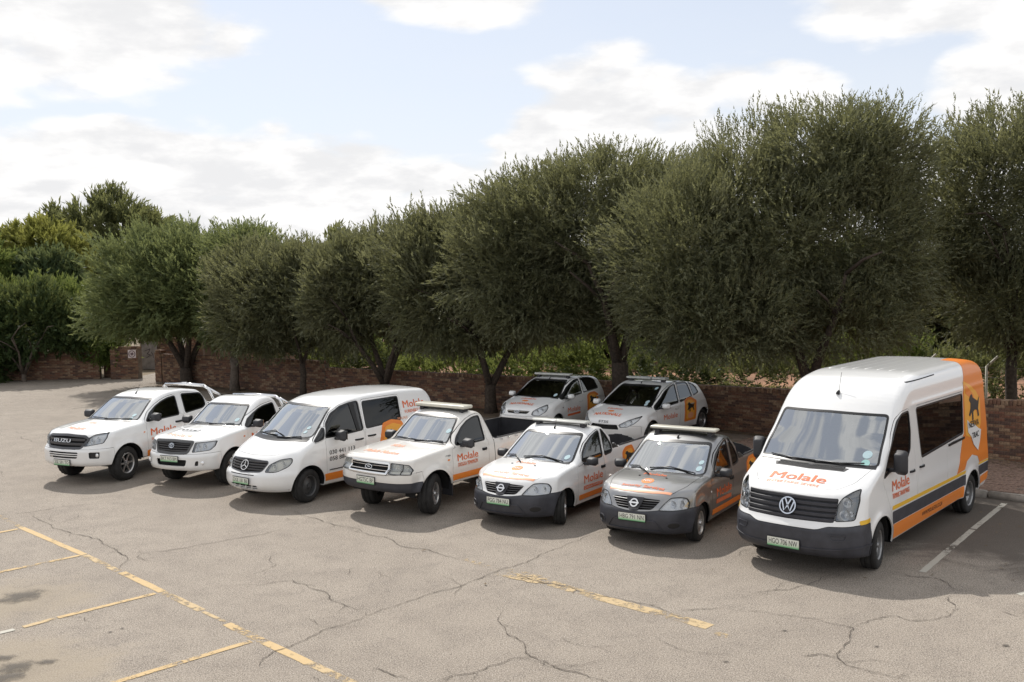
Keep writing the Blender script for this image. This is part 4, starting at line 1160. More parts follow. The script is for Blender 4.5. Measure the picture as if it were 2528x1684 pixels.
def brick_wall(label, A, B, H0, H1, group='brick walls round the yard', parts=300, see=None, coping=True, th=.22, name='brick_wall', z0=0.):
    """stretcher-bond wall from A to B seen from its right-hand side as one walks A -> B; tops rise from H0 to H1"""
    A = np.array(A, float); B = np.array(B, float); Lw = np.linalg.norm(B-A); t = (B-A)/Lw; n = np.array((t[1], -t[0]))
    if n @ (np.array((0., 0.))-A) < 0: n = -n
    root = empty(name, (A[0], A[1], 0), math.atan2(t[1], t[0])); tag(root, label, 'wall', group)
    Hm = max(H0, H1); ncourse = max(3, int(round((Hm-(.11 if coping else 0))/.080))); sgn = 1 if (np.array((-t[1], t[0])) @ n) > 0 else -1
    H = lambda s: H0+(H1-H0)*s/Lw
    core = bmesh.new()
    c0 = .105 if coping else 0.
    vs = []
    for s in (0, Lw):
        for y in (-th/2, th/2-.006):
            for z in (-.05, H(s)-c0-.004): vs.append(core.verts.new((s, sgn*y, z)))
    for f in ((0, 1, 3, 2), (4, 6, 7, 5), (0, 4, 5, 1), (2, 3, 7, 6), (0, 2, 6, 4), (1, 5, 7, 3)): core.faces.new([vs[i] for i in f])
    bmesh.ops.recalc_face_normals(core, faces=core.faces[:])
    bm_obj('mortar_core', core, MORTAR, root)
    r = random.Random(int(abs(A[0])*100))
    items = []
    for c in range(ncourse):
        s = -.116 if c % 2 else 0.
        while s < Lw-.03:
            a = max(s, 0); b = min(s+.222, Lw)
            if b-a > .05:
                m = (a+b)/2; hs = (H(m)-c0)/ncourse
                items.append((m, sgn*(th/2-.05+r.uniform(0, .005)), hs*(c+.5), (b-a)/.222, 1., hs/.080, r.choice(BRICKS), 'brick', r.uniform(-.010, .010)))
            s += .232
    if coping:
        s = .04
        while s < Lw-.02:
            items.append((s, sgn*r.uniform(-.008, .012), H(s)-.052+r.uniform(-.010, .010), 1., 1., 1., r.choice(COPING), 'coping_brick', r.uniform(-.05, .05)))
            s += .083+r.uniform(0, .004)
    def score(it):
        p = A+t*it[0]
        if see:
            for u0, u1 in see:
                if u0 < p[0] < u1: return np.hypot(*p)
            return np.hypot(*p)+1000
        return np.hypot(*p)
    items.sort(key=score)
    for it in items[:parts]:
        o = bpy.data.objects.new(it[7], it[6]); COL.objects.link(o); o.parent = root
        o.location = it[:3]; o.scale = it[3:6]; o.rotation_euler = (r.uniform(-.01, .01), r.uniform(-.008, .008) if it[7] == 'brick' else it[8], it[8] if it[7] == 'brick' else 0)
    rest = items[parts:]
    if rest:
        Vs = []; Fs = []; mi = []; k = 0
        for it in rest:
            me = it[6]; co = np.array([v.co[:] for v in me.vertices])*np.array(it[3:6])+np.array(it[:3])
            Vs.append(co); Fs += [tuple(i+k for i in p.vertices) for p in me.polygons]; k += len(co); mi += [BR.index(me.materials[0])]*len(me.polygons)
        o = mesh_obj('brickwork', np.concatenate(Vs), Fs, None, root, smooth=False)
        for q in BR: o.data.materials.append(q)
        o.data.polygons.foreach_set('material_index', np.array(mi, np.int32)); o['kind'] = 'stuff'
    return root

brick_wall('low brown brick wall behind the minibus and the grey pickup', WBEND, WEND, 1.14, 1.58, see=((9.4, 12.2), (5.3, 7.6)))
brick_wall('low brown brick wall running from behind the hatchbacks to the step', STEP, WBEND, 1.06, 1.14, see=((-6.9, 1.6),))
brick_wall('slightly taller brick wall section between the step and the gate opening', GATE_R, STEP+np.array((-.02, .012)), 1.22, 1.30)
brick_wall('brick wall left of the gate beneath the dense green bush', (-24.5, 44.3), (-18.65, 44.25), 1.28, 1.28)
brick_wall('short brick gate pier carrying the round prohibition sign', (-18.0, 44.05), (-16.75, 43.95), 1.45, 1.45, th=.45, name='gate_pier', parts=200)
brick_wall('short recessed brick wall return beside the gate pier', (-18.7, 44.9), (-17.9, 44.7), 1.35, 1.35, parts=120)
brick_wall('brick screen wall seen through the gate opening with an intercom box on it', (-18.4, 48.6), (-15.2, 48.2), 1.55, 1.55, parts=200)
p = brick_wall('narrow brick end post right of the gate opening', GATE_R+np.array((-.05, .1)), GATE_R+np.array((-.42, .38)), 1.38, 1.38, th=.3, name='gate_post', parts=60)

def sign():
    r = empty('sign', (-16.98, 43.72, 0), 0); tag(r, 'square white sign with dark circle and figure on the gate pier', 'sign')
    bm = bmesh.new(); add_box(bm, (0, -.02, 1.13), (.36, .012, .36), bev=.003, seg=1); bm_obj('sign_board', bm, simple('sign_white', (.72, .62, .62), .5), r)
    dk = simple('sign_dark_print', (.10, .05, .06), .5)
    bm = bmesh.new(); n = 28
    for i in range(n):
        t0, t1 = 2*math.pi*i/n, 2*math.pi*(i+1)/n
        bm.faces.new([bm.verts.new((q*math.cos(t), -.029, 1.13+q*math.sin(t))) for q, t in ((.125, t0), (.155, t0), (.155, t1), (.125, t1))])
    bm_obj('prohibition_ring', bm, dk, r)
    bm = bmesh.new()
    for x, w, z0, z1 in ((-.035, .035, 1.05, 1.20), (.035, .035, 1.06, 1.21), (0, .05, 1.10, 1.16)): add_box(bm, (x, -.029, (z0+z1)/2), (w, .003, z1-z0))
    add_box(bm, (0, -.031, 1.13), (.29, .003, .022), Matrix.Rotation(rad(0), 3, 'Y'))
    bm_obj('pictogram', bm, dk, r)
sign()
def intercom():
    r = empty('intercom_box', (-16.25, 48.12, 1.56)); tag(r, 'small white intercom box above the screen wall inside the gate', 'intercom box')
    bm = bmesh.new(); add_box(bm, (0, 0, 0), (.34, .12, .36), bev=.01); bm_obj('case', bm, simple('painted_white_box', (.70, .68, .62), .6), r)
    bm = bmesh.new(); add_box(bm, (0, -.062, .03), (.17, .01, .15), bev=.003, seg=1); bm_obj('screen', bm, M['black'], r)
intercom()
gp = empty('steel_gate', (-17.85, 48.15, 0)); tag(gp, 'grey steel gate leaf with dark scrawl standing open inside the gateway', 'gate')
bm = bmesh.new(); add_box(bm, (0, 0, .72), (.75, .05, 1.40), bev=.01); bm_obj('leaf', bm, simple('grey_gate_paint', (.28, .25, .235), .7, noise=.3, nscale=4), gp)
bm = bmesh.new()
for a, b, c, d in ((-.2, .95, .05, 1.05), (.05, 1.05, -.1, .8), (-.1, .8, .12, .7), (-.15, .6, .02, .72), (.1, .9, .2, .6)): add_tube(bm, [(a, -.032, b), ((a+c)/2+.03, -.032, (b+d)/2), (c, -.032, d)], .012, 5)
bm_obj('scrawl', bm, simple('dark_spray_paint', (.06, .04, .06), .6), gp)
pp = empty('white_post', (-15.55, 46.0, 0)); tag(pp, 'leaning whitewashed pole rising behind the gate opening', 'pole')
bm = bmesh.new(); add_tube(bm, [(0, 0, 0), (.0, 0, .95), (.10, 0, 1.45), (.42, .2, 2.15), (.55, .3, 2.9)], [.10, .10, .13, .12, .10], 10); bm_obj('pole', bm, simple('whitewash', (.72, .71, .67), .8), pp)

# house behind the left wall
hs = empty('house', (-12.2, 50.5, 0), rad(-4)); tag(hs, 'low house with pinkish tiled roof and white gutter behind the left wall', 'house')
bm = bmesh.new(); add_box(bm, (0, 2, .75), (9.0, 4, 1.5)); bm_obj('wall', bm, simple('brown_plaster', (.20, .13, .09), .9, noise=.2, nscale=2), hs)
bm = bmesh.new(); add_box(bm, (0, -.08, 1.50), (9.4, .12, .10), bev=.01); bm_obj('gutter', bm, simple('white_gutter', (.72, .70, .66), .6), hs)
TILE = brick_mesh('roof_tile', .30, .03, .36, simple('pink_roof_tile', (.36, .23, .17), .85, noise=.25, nscale=5), _r)
bm = bmesh.new()
rf = [bm.verts.new(v) for v in ((-4.7, -.05, 1.52), (4.7, -.05, 1.52), (4.7, 2.6, 2.72), (-4.7, 2.6, 2.72), (-4.7, 2.6, 2.60), (4.7, 2.6, 2.60), (4.7, -.05, 1.44), (-4.7, -.05, 1.44))]
for f in ((0, 1, 2, 3), (4, 5, 6, 7), (0, 7, 6, 1), (2, 5, 4, 3), (0, 3, 4, 7), (1, 6, 5, 2)): bm.faces.new([rf[i] for i in f])
roof = bm_obj('roof', bm, simple('roof_underlay', (.2, .14, .1), .9), hs)
for j in range(8):
    for i in range(31):
        o = bpy.data.objects.new('roof_tile', TILE); COL.objects.link(o); o.parent = roof
        o.location = (-4.55+.303*i, .08+.33*j, 1.60+.149*j); o.rotation_euler = (math.atan2(1.2, 2.65)-.04, 0, _r.uniform(-.01, .01))

# ---------------------------------------------------------------- kerb and paved strip
KA = np.array((8.70, 18.11)); KD = -WT
def kerb():
    conc = simple('kerb_concrete', (.27, .245, .215), .9, noise=.25, nscale=9, bump=.3, bscale=80)
    root = empty('kerb', (KA[0], KA[1], 0), math.atan2(KD[1], KD[0])); tag(root, kind='structure')
    me = brick_mesh('kerb_stone', .985, .17, .15, conc, random.Random(5))
    bm = bmesh.new(); bm.from_mesh(me); bmesh.ops.bevel(bm, geom=bm.edges[:], offset=.018, segments=2, affect='EDGES'); bm.to_mesh(me); bm.free(); me.shade_smooth()
    for i in range(-7, 8):
        o = bpy.data.objects.new('kerb_stone', me); COL.objects.link(o); o.parent = root; o.location = (i*1.0+.62, .075, .045+random.uniform(-.004, .004)); o.rotation_euler.z = random.uniform(-.006, .006)
    pave = empty('pavement', (KA[0], KA[1], 0), math.atan2(KD[1], KD[0])); tag(pave, kind='structure')
    bed = bmesh.new(); add_box(bed, (0, 1.85, .05), (15, 3.35, .10)); bm_obj('bedding_sand', bed, simple('joint_sand', (.17, .13, .10), .95, noise=.3, nscale=5), pave)
    mats = [brick_mat('paver_%s' % n, c) for n, c in (('clay', (.25, .165, .125)), ('rose', (.22, .14, .11)), ('grey', (.23, .18, .145)))]
    pm = [brick_mesh('paver', .232, .06, .112, mats[i % 3], random.Random(i)) for i in range(9)]
    cells = []
    for j in range(26):
        for i in range(-26, 26):
            x = i*.24+(.12 if j % 2 else 0); y = .27+j*.12
            if abs(x) < 6.2: cells.append((x, y))
    vis = sorted(cells, key=lambda c: (0 if .5 < c[0] < 3.4 else 1, abs(c[0]-1.6)+.3*c[1]))
    for k, (x, y) in enumerate(vis[:300]):
        o = bpy.data.objects.new('paver', random.choice(pm)); COL.objects.link(o); o.parent = pave
        o.location = (x, y, .085+random.uniform(-.004, .004)); o.rotation_euler = (random.uniform(-.02, .02), random.uniform(-.02, .02), random.uniform(-.02, .02))
    V = []; F = []; k = 0
    for x, y in vis[300:]:
        co = np.array([v.co[:] for v in pm[0].vertices])+np.array((x, y, .085+random.uniform(-.004, .004))); V.append(co); F += [tuple(i+k for i in p.vertices) for p in pm[0].polygons]; k += 8
    tag(mesh_obj('paving_blocks', np.concatenate(V), F, mats[0], pave, smooth=False), kind='stuff')
kerb()
soil = simple('bare_earth', (.17, .125, .085), .97, noise=.4, nscale=3, bump=.5, bscale=40)
flat_poly('soil_strip', [(8.3, 23.85), (7.3, 23.2), (3.9, 26.2), (-1.5, 30.2), (-7.6, 34.6), (-14.9, 40.6), (-15.0, 42.1), (-6.81, 35.95), (4.9, 27.58)], .006, soil)
def litter(n):
    """fallen leaves along the foot of the wall and blown over the bays"""
    r = np.random.default_rng(9)
    q = np.abs(r.normal(0, 1., n))*r.choice((.5, 1.2, 4.5), n, p=(.5, .35, .15))+.18
    seg = r.choice(3, n, p=(.42, .36, .22)); f = r.random(n)[:, None]
    W0 = np.array(WLINE); A_, B_ = W0[seg], W0[seg+1]; t = (B_-A_)/np.linalg.norm(B_-A_, axis=1)[:, None]; nn = np.stack([-t[:, 1], t[:, 0]], 1); nn *= np.where((nn*-A_).sum(1) > 0, 1, -1)[:, None]
    P = A_+(B_-A_)*f+nn*q[:, None]; a = r.uniform(0, 6.28, n); L = r.uniform(.02, .05, n); w = L*.35
    d = np.stack([np.cos(a), np.sin(a)], 1); p = np.stack([-d[:, 1], d[:, 0]], 1); z = .012+r.uniform(0, .015, n)
    kd = (P-KA) @ (np.array((-KD[1], KD[0]))); kx = (P-KA) @ KD
    z = z+np.where((kd > 0) & (kd < 3.5) & (np.abs(kx) < 7.4), .112, 0.)
    V = np.concatenate([np.c_[P-d*L[:, None], z], np.c_[P+p*w[:, None], z+.004], np.c_[P+d*L[:, None], z+.006], np.c_[P-p*w[:, None], z]])
    T = np.arange(n)[:, None]+np.array((0, n, 2*n, 3*n))[None]
    tag(mesh_obj('fallen_leaves', V, T.astype(np.int64), simple('dead_leaf', (.15, .105, .055), .9, noise=.5, nscale=3), smooth=False), kind='stuff')
litter(9000)
# beyond the wall
flat_poly('field', [(40, -11.3), (160, 60), (60, 150), (-60, 150), (-14.2, 52), (-14.95, 42.2), (-6.8, 36.0), (4.93, 27.64), (14.24, 17.3)], .02, simple('red_veld_soil', (.25, .13, .075), .95, noise=.4, nscale=.5))
# ---------------------------------------------------------------- vegetation
def leaf_mat(name, a, b, c, trans=.28, rough=.6):
    m, nt, bs, out = _nt(name)
    at = nt.nodes.new('ShaderNodeAttribute'); at.attribute_name = 'shade'
    tc = nt.nodes.new('ShaderNodeTexCoord'); n = node_noise(nt, tc.outputs['Object'], .9, 4, .6)
    col = node_mix(nt, node_ramp(nt, at.outputs['Fac'], 0, 1, 0, 1, False), a, b)
    col = node_mix(nt, node_ramp(nt, n, .45, .72, 0, .75), col, c)
    nt.links.new(col, bs.inputs['Base Color']); bs.inputs['Roughness'].default_value = rough; bs.inputs['Specular IOR Level'].default_value = .35
    t = nt.nodes.new('ShaderNodeBsdfTranslucent'); tcn = node_mix(nt, .5, col, (.22, .21, .06)); nt.links.new(tcn, t.inputs[0])
    mx = nt.nodes.new('ShaderNodeMixShader'); mx.inputs[0].default_value = trans
    nt.links.new(bs.outputs[0], mx.inputs[1]); nt.links.new(t.outputs[0], mx.inputs[2]); nt.links.new(mx.outputs[0], out.inputs[0])
    return m
OLIVE = leaf_mat('olive_leaves', (.108, .122, .066), (.225, .235, .145), (.165, .168, .100), .52)
OLIVE_G = leaf_mat('green_olive_leaves', (.120, .165, .070), (.225, .275, .125), (.165, .205, .092), .55)
GREEN = leaf_mat('bright_leaves', (.09, .145, .034), (.18, .25, .065), (.13, .17, .05), .55)
DEEP = leaf_mat('deep_green_leaves', (.040, .070, .026), (.085, .130, .045), (.062, .095, .034), .4)
GOLD = leaf_mat('yellowing_leaves', (.20, .22, .045), (.36, .36, .09), (.20, .23, .06), .55)
BLUISH = leaf_mat('blue_green_leaves', (.06, .105, .05), (.115, .17, .085), (.085, .13, .06), .5)
TALL = leaf_mat('grey_green_leaves', (.10, .125, .055), (.19, .21, .10), (.14, .165, .07), .55)
DRYBR = leaf_mat('brown_dry_leaves', (.10, .065, .03), (.17, .115, .055), (.08, .06, .03), .3)
BARK = simple('dark_bark', (.060, .045, .034), .95, noise=.45, nscale=14, bump=.9, bscale=26)
BARK2 = simple('grey_bark', (.13, .105, .085), .95, noise=.4, nscale=10, bump=.8, bscale=30)

def spray_mesh(name, lobes, n, leaf, mat, seed, parent, L=(.35, .6), k=10, up=.7, shell=.38, shoots=0, rough=.30, fan=.42, wid=.22, zmin=.5, tuft=9, spread=.15):
    """foliage: many short twigs, each a spray of pointed blades, filling the outer part of the lobes"""
    r = np.random.default_rng(seed)
    nt_ = max(1, n//tuft)
    lo = np.array(lobes, float); vol = (lo[:, 3]*lo[:, 4]*lo[:, 5])**(2/3); pick = r.choice(len(lo), nt_, p=vol/vol.sum())
    d = r.normal(size=(nt_, 3)); d /= np.linalg.norm(d, axis=1)[:, None]
    # lumpy lobes, and branch ends standing out or lying back by different amounts
    ph = r.uniform(0, 6.28, (6, 1)); fr = r.normal(size=(6, 3))*3.2
    lump = 1+rough*np.sin(fr @ d.T+ph+pick[None, :]*1.7).mean(0)*1.6+r.uniform(-.10, .10, nt_)
    rad_ = (1-shell*r.random(nt_)**1.6)*lump
    hue = r.random(nt_)
    rep = lambda q: np.repeat(q, tuft, 0)
    C0 = lo[pick, :3]+d*lo[pick, 3:]*rad_[:, None]
    pick, lump, hue = rep(pick), rep(lump), rep(hue); n = nt_*tuft
    ta = d*.75+np.stack([np.zeros(nt_), np.zeros(nt_), up*(.4+.6*d[:, 2])], 1)+r.normal(size=(nt_, 3))*.22
    d = rep(d); hf = d[:, 2]
    P = rep(C0)+r.normal(size=(n, 3))*spread
    axis = rep(ta)+r.normal(size=(n, 3))*.26
    axis /= np.linalg.norm(axis, axis=1)[:, None]
    ln = r.uniform(L[0], L[1], n)
    if shoots:
        s = r.choice(np.nonzero(hf > .35)[0], min(shoots, (hf > .35).sum()), replace=False)
        axis[s] = axis[s]*.35+np.array((0, 0, 1.)); axis[s] /= np.linalg.norm(axis[s], axis=1)[:, None]; ln[s] *= 1.25; 
        P[s] = lo[pick[s], :3]+d[s]*lo[pick[s], 3:]*(lump[s]*.99)[:, None]
    ok = P[:, 2] > zmin
    P, axis, ln, hue = P[ok], axis[ok], ln[ok], hue[ok]; n = len(P)
    u = np.linspace(.05, 1, k)[None, :]*np.ones((n, 1))
    base = P[:, None, :]+axis[:, None, :]*(ln[:, None]*u)[..., None]
    side = r.normal(size=(n, k, 3)); side -= (side*axis[:, None, :]).sum(2)[..., None]*axis[:, None, :]; side /= np.linalg.norm(side, axis=2)[..., None]
    dirn = axis[:, None, :]*.8+side*fan*r.uniform(.5, 1.3, (n, k, 1)); dirn /= np.linalg.norm(dirn, axis=2)[..., None]
    lf = leaf*r.uniform(.65, 1.25, (n, k, 1))
    wv = np.cross(dirn, r.normal(size=(n, k, 3))); wv /= np.maximum(np.linalg.norm(wv, axis=2), 1e-6)[..., None]
    tip = base+dirn*lf
    # one pointed blade per leaf
    V = np.stack([base+dirn*lf*.12+wv*lf*wid*.5, base+dirn*lf*.12-wv*lf*wid*.5, tip], 2).reshape(-1, 3)
    m = n*k
    T = (np.arange(m)[:, None]*3+np.array([0, 1, 2])[None, :])
    o = mesh_obj(name, V, T.astype(np.int64), mat, parent, smooth=False)
    at = o.data.attributes.new('shade', 'FLOAT', 'FACE')
    sh = np.clip(np.repeat(hue*.6+r.random(n)*.2, k)+r.random(m)*.2, 0, 1)
    at.data.foreach_set('value', sh.astype(np.float32))
    return o

def trunk_mesh(parent, H, r0, limbs, seed, mat, lean=(0, 0), spread=1.3, ztop=3.5, sub=3):
    r = random.Random(seed); bm = bmesh.new()
    f = Vector((lean[0], lean[1], H))
    pts = [Vector((0, 0, -.05)), Vector((lean[0]*.2, lean[1]*.2, H*.3)), Vector((lean[0]*.6+r.uniform(-.04, .04), lean[1]*.6, H*.7)), f]
    add_tube(bm, pts, [r0*1.35, r0*1.02, r0*.95, r0*.9], 10)
    for i in range(limbs):
        a = 2*math.pi*(i+r.uniform(-.25, .25))/limbs+seed
        d = Vector((math.cos(a), math.sin(a), 0)); e = r.uniform(.7, 1.2)*spread
        q = [f-Vector((0, 0, r0*.6)), f+d*e*.25+Vector((0, 0, (ztop-H)*.28)), f+d*e*.55+Vector((r.uniform(-.1, .1), r.uniform(-.1, .1), (ztop-H)*.62)), f+d*e*.95+Vector((r.uniform(-.2, .2), r.uniform(-.2, .2), (ztop-H)*1.0))]
        rr = r0*r.uniform(.50, .68)
        add_tube(bm, q, [rr, rr*.85, rr*.65, rr*.35], 8)
        for j in range(sub):
            b = q[1+j % 3] if j else q[2]; a2 = a+r.uniform(-1.2, 1.2); d2 = Vector((math.cos(a2), math.sin(a2), 0)); l = r.uniform(.5, 1.1)*spread
            add_tube(bm, [b, b+d2*l*.5+Vector((0, 0, .35*l)), b+d2*l+Vector((0, 0, r.uniform(.3, 1.0)*l))], [rr*.45, rr*.32, rr*.14], 6)
    return bm_obj('trunk', bm, mat, parent, True)

def tree(name, label, base, lobes, n, leaf=.15, mat=OLIVE, seed=1, trunk=None, group='trees round the yard', cat='tree', push=1., **kw):
    base = (base[0]*push, base[1]*push)                  # further along the same line of growth, scaled with it
    lobes = [(x*push, y*push, (z-4.33)*push+4.33, a*push, b*push, c*push) for x, y, z, a, b, c in lobes]
    t = empty(name, (base[0], base[1], 0)); tag(t, label, cat, group)
    loc = [(x-base[0], y-base[1], z, a, b, c) for x, y, z, a, b, c in lobes]
    o = spray_mesh('crown', loc, n, leaf, mat, seed, t, **kw)
    if trunk:
        tk = dict(H=1.3, r0=.16, limbs=3, mat=BARK, ztop=3.2); tk.update(trunk); trunk_mesh(t, seed=seed, **tk)
    return t

G1 = 'olive trees in a row along the brick wall'
tree('olive_tree', 'broad dome shaped green olive tree with forked trunk by the gate', (-13.48, 40.42), [(-13.4, 40.6, 4.0, 3.2, 2.8, 2.1), (-12.0, 40.3, 3.9, 2.1, 2.1, 2.0), (-15.2, 40.6, 3.5, 1.9, 1.9, 1.7), (-13.5, 40.3, 4.75, 2.7, 2.0, 1.3), (-15.7, 40.6, 3.0, 1.2, 1.1, 1.0)], 15000, .17, OLIVE_G, 21, dict(H=.75, r0=.26, limbs=4, ztop=3.6, spread=1.6), G1, zmin=2.25, up=.6, wid=.34)
tree('olive_tree', 'narrow olive tree squeezed against the right of the dome shaped tree', (-10.89, 38.23), [(-10.5, 38.6, 4.3, 1.5, 1.6, 1.8), (-10.9, 38.3, 3.4, 1.3, 1.4, 1.4), (-10.0, 38.3, 5.0, 1.1, 1.2, 1.1)], 6000, .17, OLIVE_G, 22, dict(H=1.3, r0=.17, limbs=3, mat=BARK2, ztop=3.4, spread=.9), G1, zmin=1.8, wid=.34)
tree('olive_tree', 'grey green olive tree with one slim trunk behind the low white van', (-7.63, 35.49), [(-8.0, 35.7, 3.7, 2.2, 1.8, 1.55), (-9.2, 35.8, 3.0, 1.3, 1.4, 1.3), (-6.4, 35.7, 3.5, 1.6, 1.6, 1.6), (-7.2, 35.6, 4.3, 1.5, 1.3, .9), (-9.6, 36.4, 4.1, 1.2, 1.2, 1.2), (-5.6, 35.6, 4.2, 1.2, 1.2, 1.2)], 13500, .15, OLIVE, 23, dict(H=1.25, r0=.115, limbs=3, mat=BARK, ztop=3.2, spread=1.0), G1, zmin=1.7, shoots=30, wid=.34)
tree('olive_tree', 'olive tree with several leaning stems behind the van roof', (-4.28, 32.66), [(-4.6, 33.1, 4.1, 1.9, 1.6, 1.5), (-5.6, 33.0, 3.5, 1.4, 1.4, 1.4), (-3.3, 32.9, 3.9, 1.5, 1.5, 1.6), (-4.0, 32.9, 4.85, 1.4, 1.2, .8), (-5.8, 33.5, 4.3, 1.2, 1.2, 1.1), (-2.7, 32.9, 4.6, 1.1, 1.2, 1.1)], 13000, .145, OLIVE, 24, dict(H=.7, r0=.17, limbs=4, mat=BARK, ztop=3.0, spread=1.4), G1, zmin=2.0, shoots=30, wid=.34, push=1.02)
tree('olive_tree', 'spreading olive tree with three stems behind the pickup with the cream light bar', (-.68, 29.63), [(-.8, 30.1, 4.5, 2.1, 1.7, 1.7), (-2.2, 30.0, 3.7, 1.5, 1.4, 1.5), (.6, 30.1, 4.1, 1.6, 1.6, 1.7), (-.2, 30.1, 5.3, 1.6, 1.3, .95), (-1.1, 29.8, 2.9, 1.6, 1.3, .9), (-1.7, 30.2, 5.0, 1.5, 1.3, 1.2), (-2.7, 30.4, 4.6, 1.2, 1.2, 1.2)], 18000, .135, OLIVE, 25, dict(H=.9, r0=.18, limbs=3, mat=BARK, ztop=3.2, spread=1.5), G1, zmin=2.1, shoots=50, wid=.34, push=1.035)
tree('olive_tree', 'tall round topped olive tree with thick trunk above the two hatchbacks', (2.97, 27.07), [(2.2, 27.8, 5.4, 2.4, 1.9, 1.75), (.2, 27.7, 4.6, 1.9, 1.6, 1.7), (4.0, 27.6, 5.2, 1.9, 1.7, 1.9), (3.0, 27.6, 6.55, 2.1, 1.5, .85), (.6, 27.9, 5.9, 1.5, 1.3, 1.1), (.9, 27.6, 3.5, 1.8, 1.3, 1.2), (3.6, 27.5, 3.2, 1.5, 1.3, 1.1)], 21000, .125, OLIVE, 26, dict(H=1.75, r0=.27, limbs=4, mat=BARK, ztop=4.6, spread=1.7), G1, zmin=2.6, shoots=60, wid=.34, shell=.34, push=1.045)
tree('olive_tree', 'largest olive tree with spiky top behind the grey pickup and the minibus', (7.15, 23.55), [(6.6, 24.2, 5.1, 2.8, 2.0, 2.2), (4.5, 24.0, 4.6, 1.8, 1.6, 2.0), (8.5, 24.0, 4.9, 1.7, 1.6, 2.2), (7.7, 24.0, 7.05, 1.6, 1.3, .95), (5.5, 23.9, 6.0, 1.3, 1.1, .8), (5.2, 23.7, 3.2, 1.9, 1.4, 1.3), (7.8, 23.7, 3.2, 1.9, 1.4, 1.3), (8.6, 23.9, 6.75, 1.2, 1.2, 1.0)], 28000, .115, OLIVE, 27, dict(H=1.5, r0=.22, limbs=4, mat=BARK, ztop=4.2, spread=1.25), G1, zmin=2.35, shoots=120, wid=.34, L=(.35, .65), push=1.035)
tree('olive_tree', 'dark loose tree at the right edge with sky showing through its branches', (13.4, 26.2), [(13.6, 26.0, 6.2, 2.3, 1.9, 2.1), (12.2, 26.0, 6.0, 1.3, 1.2, 1.5), (14.6, 25.8, 4.2, 2.0, 1.8, 2.2), (12.9, 26.0, 3.4, 1.5, 1.4, 1.0), (11.4, 26.2, 4.9, .9, .9, 1.2), (15.5, 26, 7.0, 2., 1.6, 2.0)], 17000, .125, OLIVE, 28, dict(H=2.0, r0=.15, limbs=4, mat=BARK, ztop=5.2, spread=1.8, sub=5), G1, zmin=2.1, shoots=60, wid=.34, shell=.45)

G2 = 'trees and bushes left of the gate'
tree('tall_tree', 'tall open crowned grey green tree rising behind the bushes on the far left', (-25.0, 60), [(-24.4, 60, 7.0, 3.0, 2.4, 2.2), (-27.2, 60, 6.9, 1.9, 2, 1.5), (-22.6, 60, 6.4, 1.9, 2, 2.1), (-25.5, 60, 4.4, 3.4, 2.5, 2.4), (-22.9, 60, 3.4, 2.2, 2, 2)], 6500, .34, TALL, 31, dict(H=2.5, r0=.3, limbs=5, mat=BARK2, ztop=6.0, spread=1.5, sub=4), G2, k=9, L=(.5, .95), zmin=.8, shell=.42, wid=.34, shoots=60)
tree('yellow_tree', 'yellowing round crowned tree at the far left', (-25.3, 53), [(-25.0, 53, 6.0, 1.8, 1.6, 1.3), (-23.7, 53, 5.3, 1.2, 1.2, 1.2), (-26.8, 53, 5.4, 1.3, 1.3, 1.4)], 2600, .30, GOLD, 32, dict(H=2.2, r0=.14, limbs=3, mat=BARK2, ztop=4.2, spread=.8), G2, k=8, L=(.3, .6), zmin=2., wid=.42)
tree('round_tree', 'blue green round tree in front of the yellowing tree', (-24.2, 50), [(-23.4, 50, 4.7, 1.25, 1.2, 1.1), (-22.8, 50, 3.9, .9, .9, .9), (-24.6, 50, 4.1, 1.0, 1, .9)], 2400, .26, BLUISH, 33, dict(H=2.0, r0=.14, limbs=3, mat=BARK, ztop=4.4, spread=.8), G2, k=8, L=(.3, .55), zmin=2., wid=.42)
tree('round_tree', 'light green tree cut off by the left edge of the picture', (-27.2, 49.5), [(-26.6, 49.5, 4.9, 1.4, 1.3, 1.5), (-25.4, 49.3, 3.7, 1.2, 1.2, 1.2), (-27.6, 49.4, 3.4, 1.6, 1.3, 1.4)], 2800, .27, GREEN, 34, dict(H=1.6, r0=.15, limbs=3, mat=BARK, ztop=4.2, spread=.9), G2, k=8, L=(.3, .6), zmin=1.2, wid=.40)
tree('shrub', 'lighter green shrub with reddish tips above the dense bush', (-22.8, 47.5), [(-22.4, 47.5, 3.1, 1.8, 1.2, 1.3), (-24.4, 47.5, 3.0, 1.3, 1.2, 1.2), (-20.8, 47.3, 2.6, 1.2, 1.1, 1.1)], 3000, .24, GREEN, 35, dict(H=.9, r0=.09, limbs=4, mat=BARK2, ztop=2.6, spread=1.), G2, 'shrub', k=8, L=(.3, .6), zmin=1., wid=.38)
tree('bush', 'dense dark green bush overhanging the wall left of the gate', (-21.8, 43.6), [(-21.8, 44.2, 2.6, 2.4, 1.5, 1.3), (-23.6, 43.6, 2.2, 1.6, 1.4, 1.5), (-19.9, 44.4, 2.15, 1.2, 1.0, .75), (-24.8, 43.3, 1.9, 1.3, 1.2, 1.4)], 6500, .22, DEEP, 36, dict(H=.35, r0=.10, limbs=6, mat=BARK2, ztop=2.0, spread=1.2), G2, 'bush', k=8, L=(.3, .6), zmin=1.05, wid=.42)
tree('bush', 'low dark bush at the foot of the wall cut off by the left picture edge', (-24.3, 43.3), [(-24.4, 43.4, .8, 1.5, 1.0, .9), (-25.8, 43.2, 1.0, 1.2, 1.0, 1.1), (-22.9, 43.7, .5, .7, .7, .5)], 2600, .20, DEEP, 39, dict(H=.3, r0=.05, limbs=4, mat=BARK2, ztop=.9, spread=.5), G2, 'bush', k=8, L=(.25, .5), zmin=.1, wid=.42)
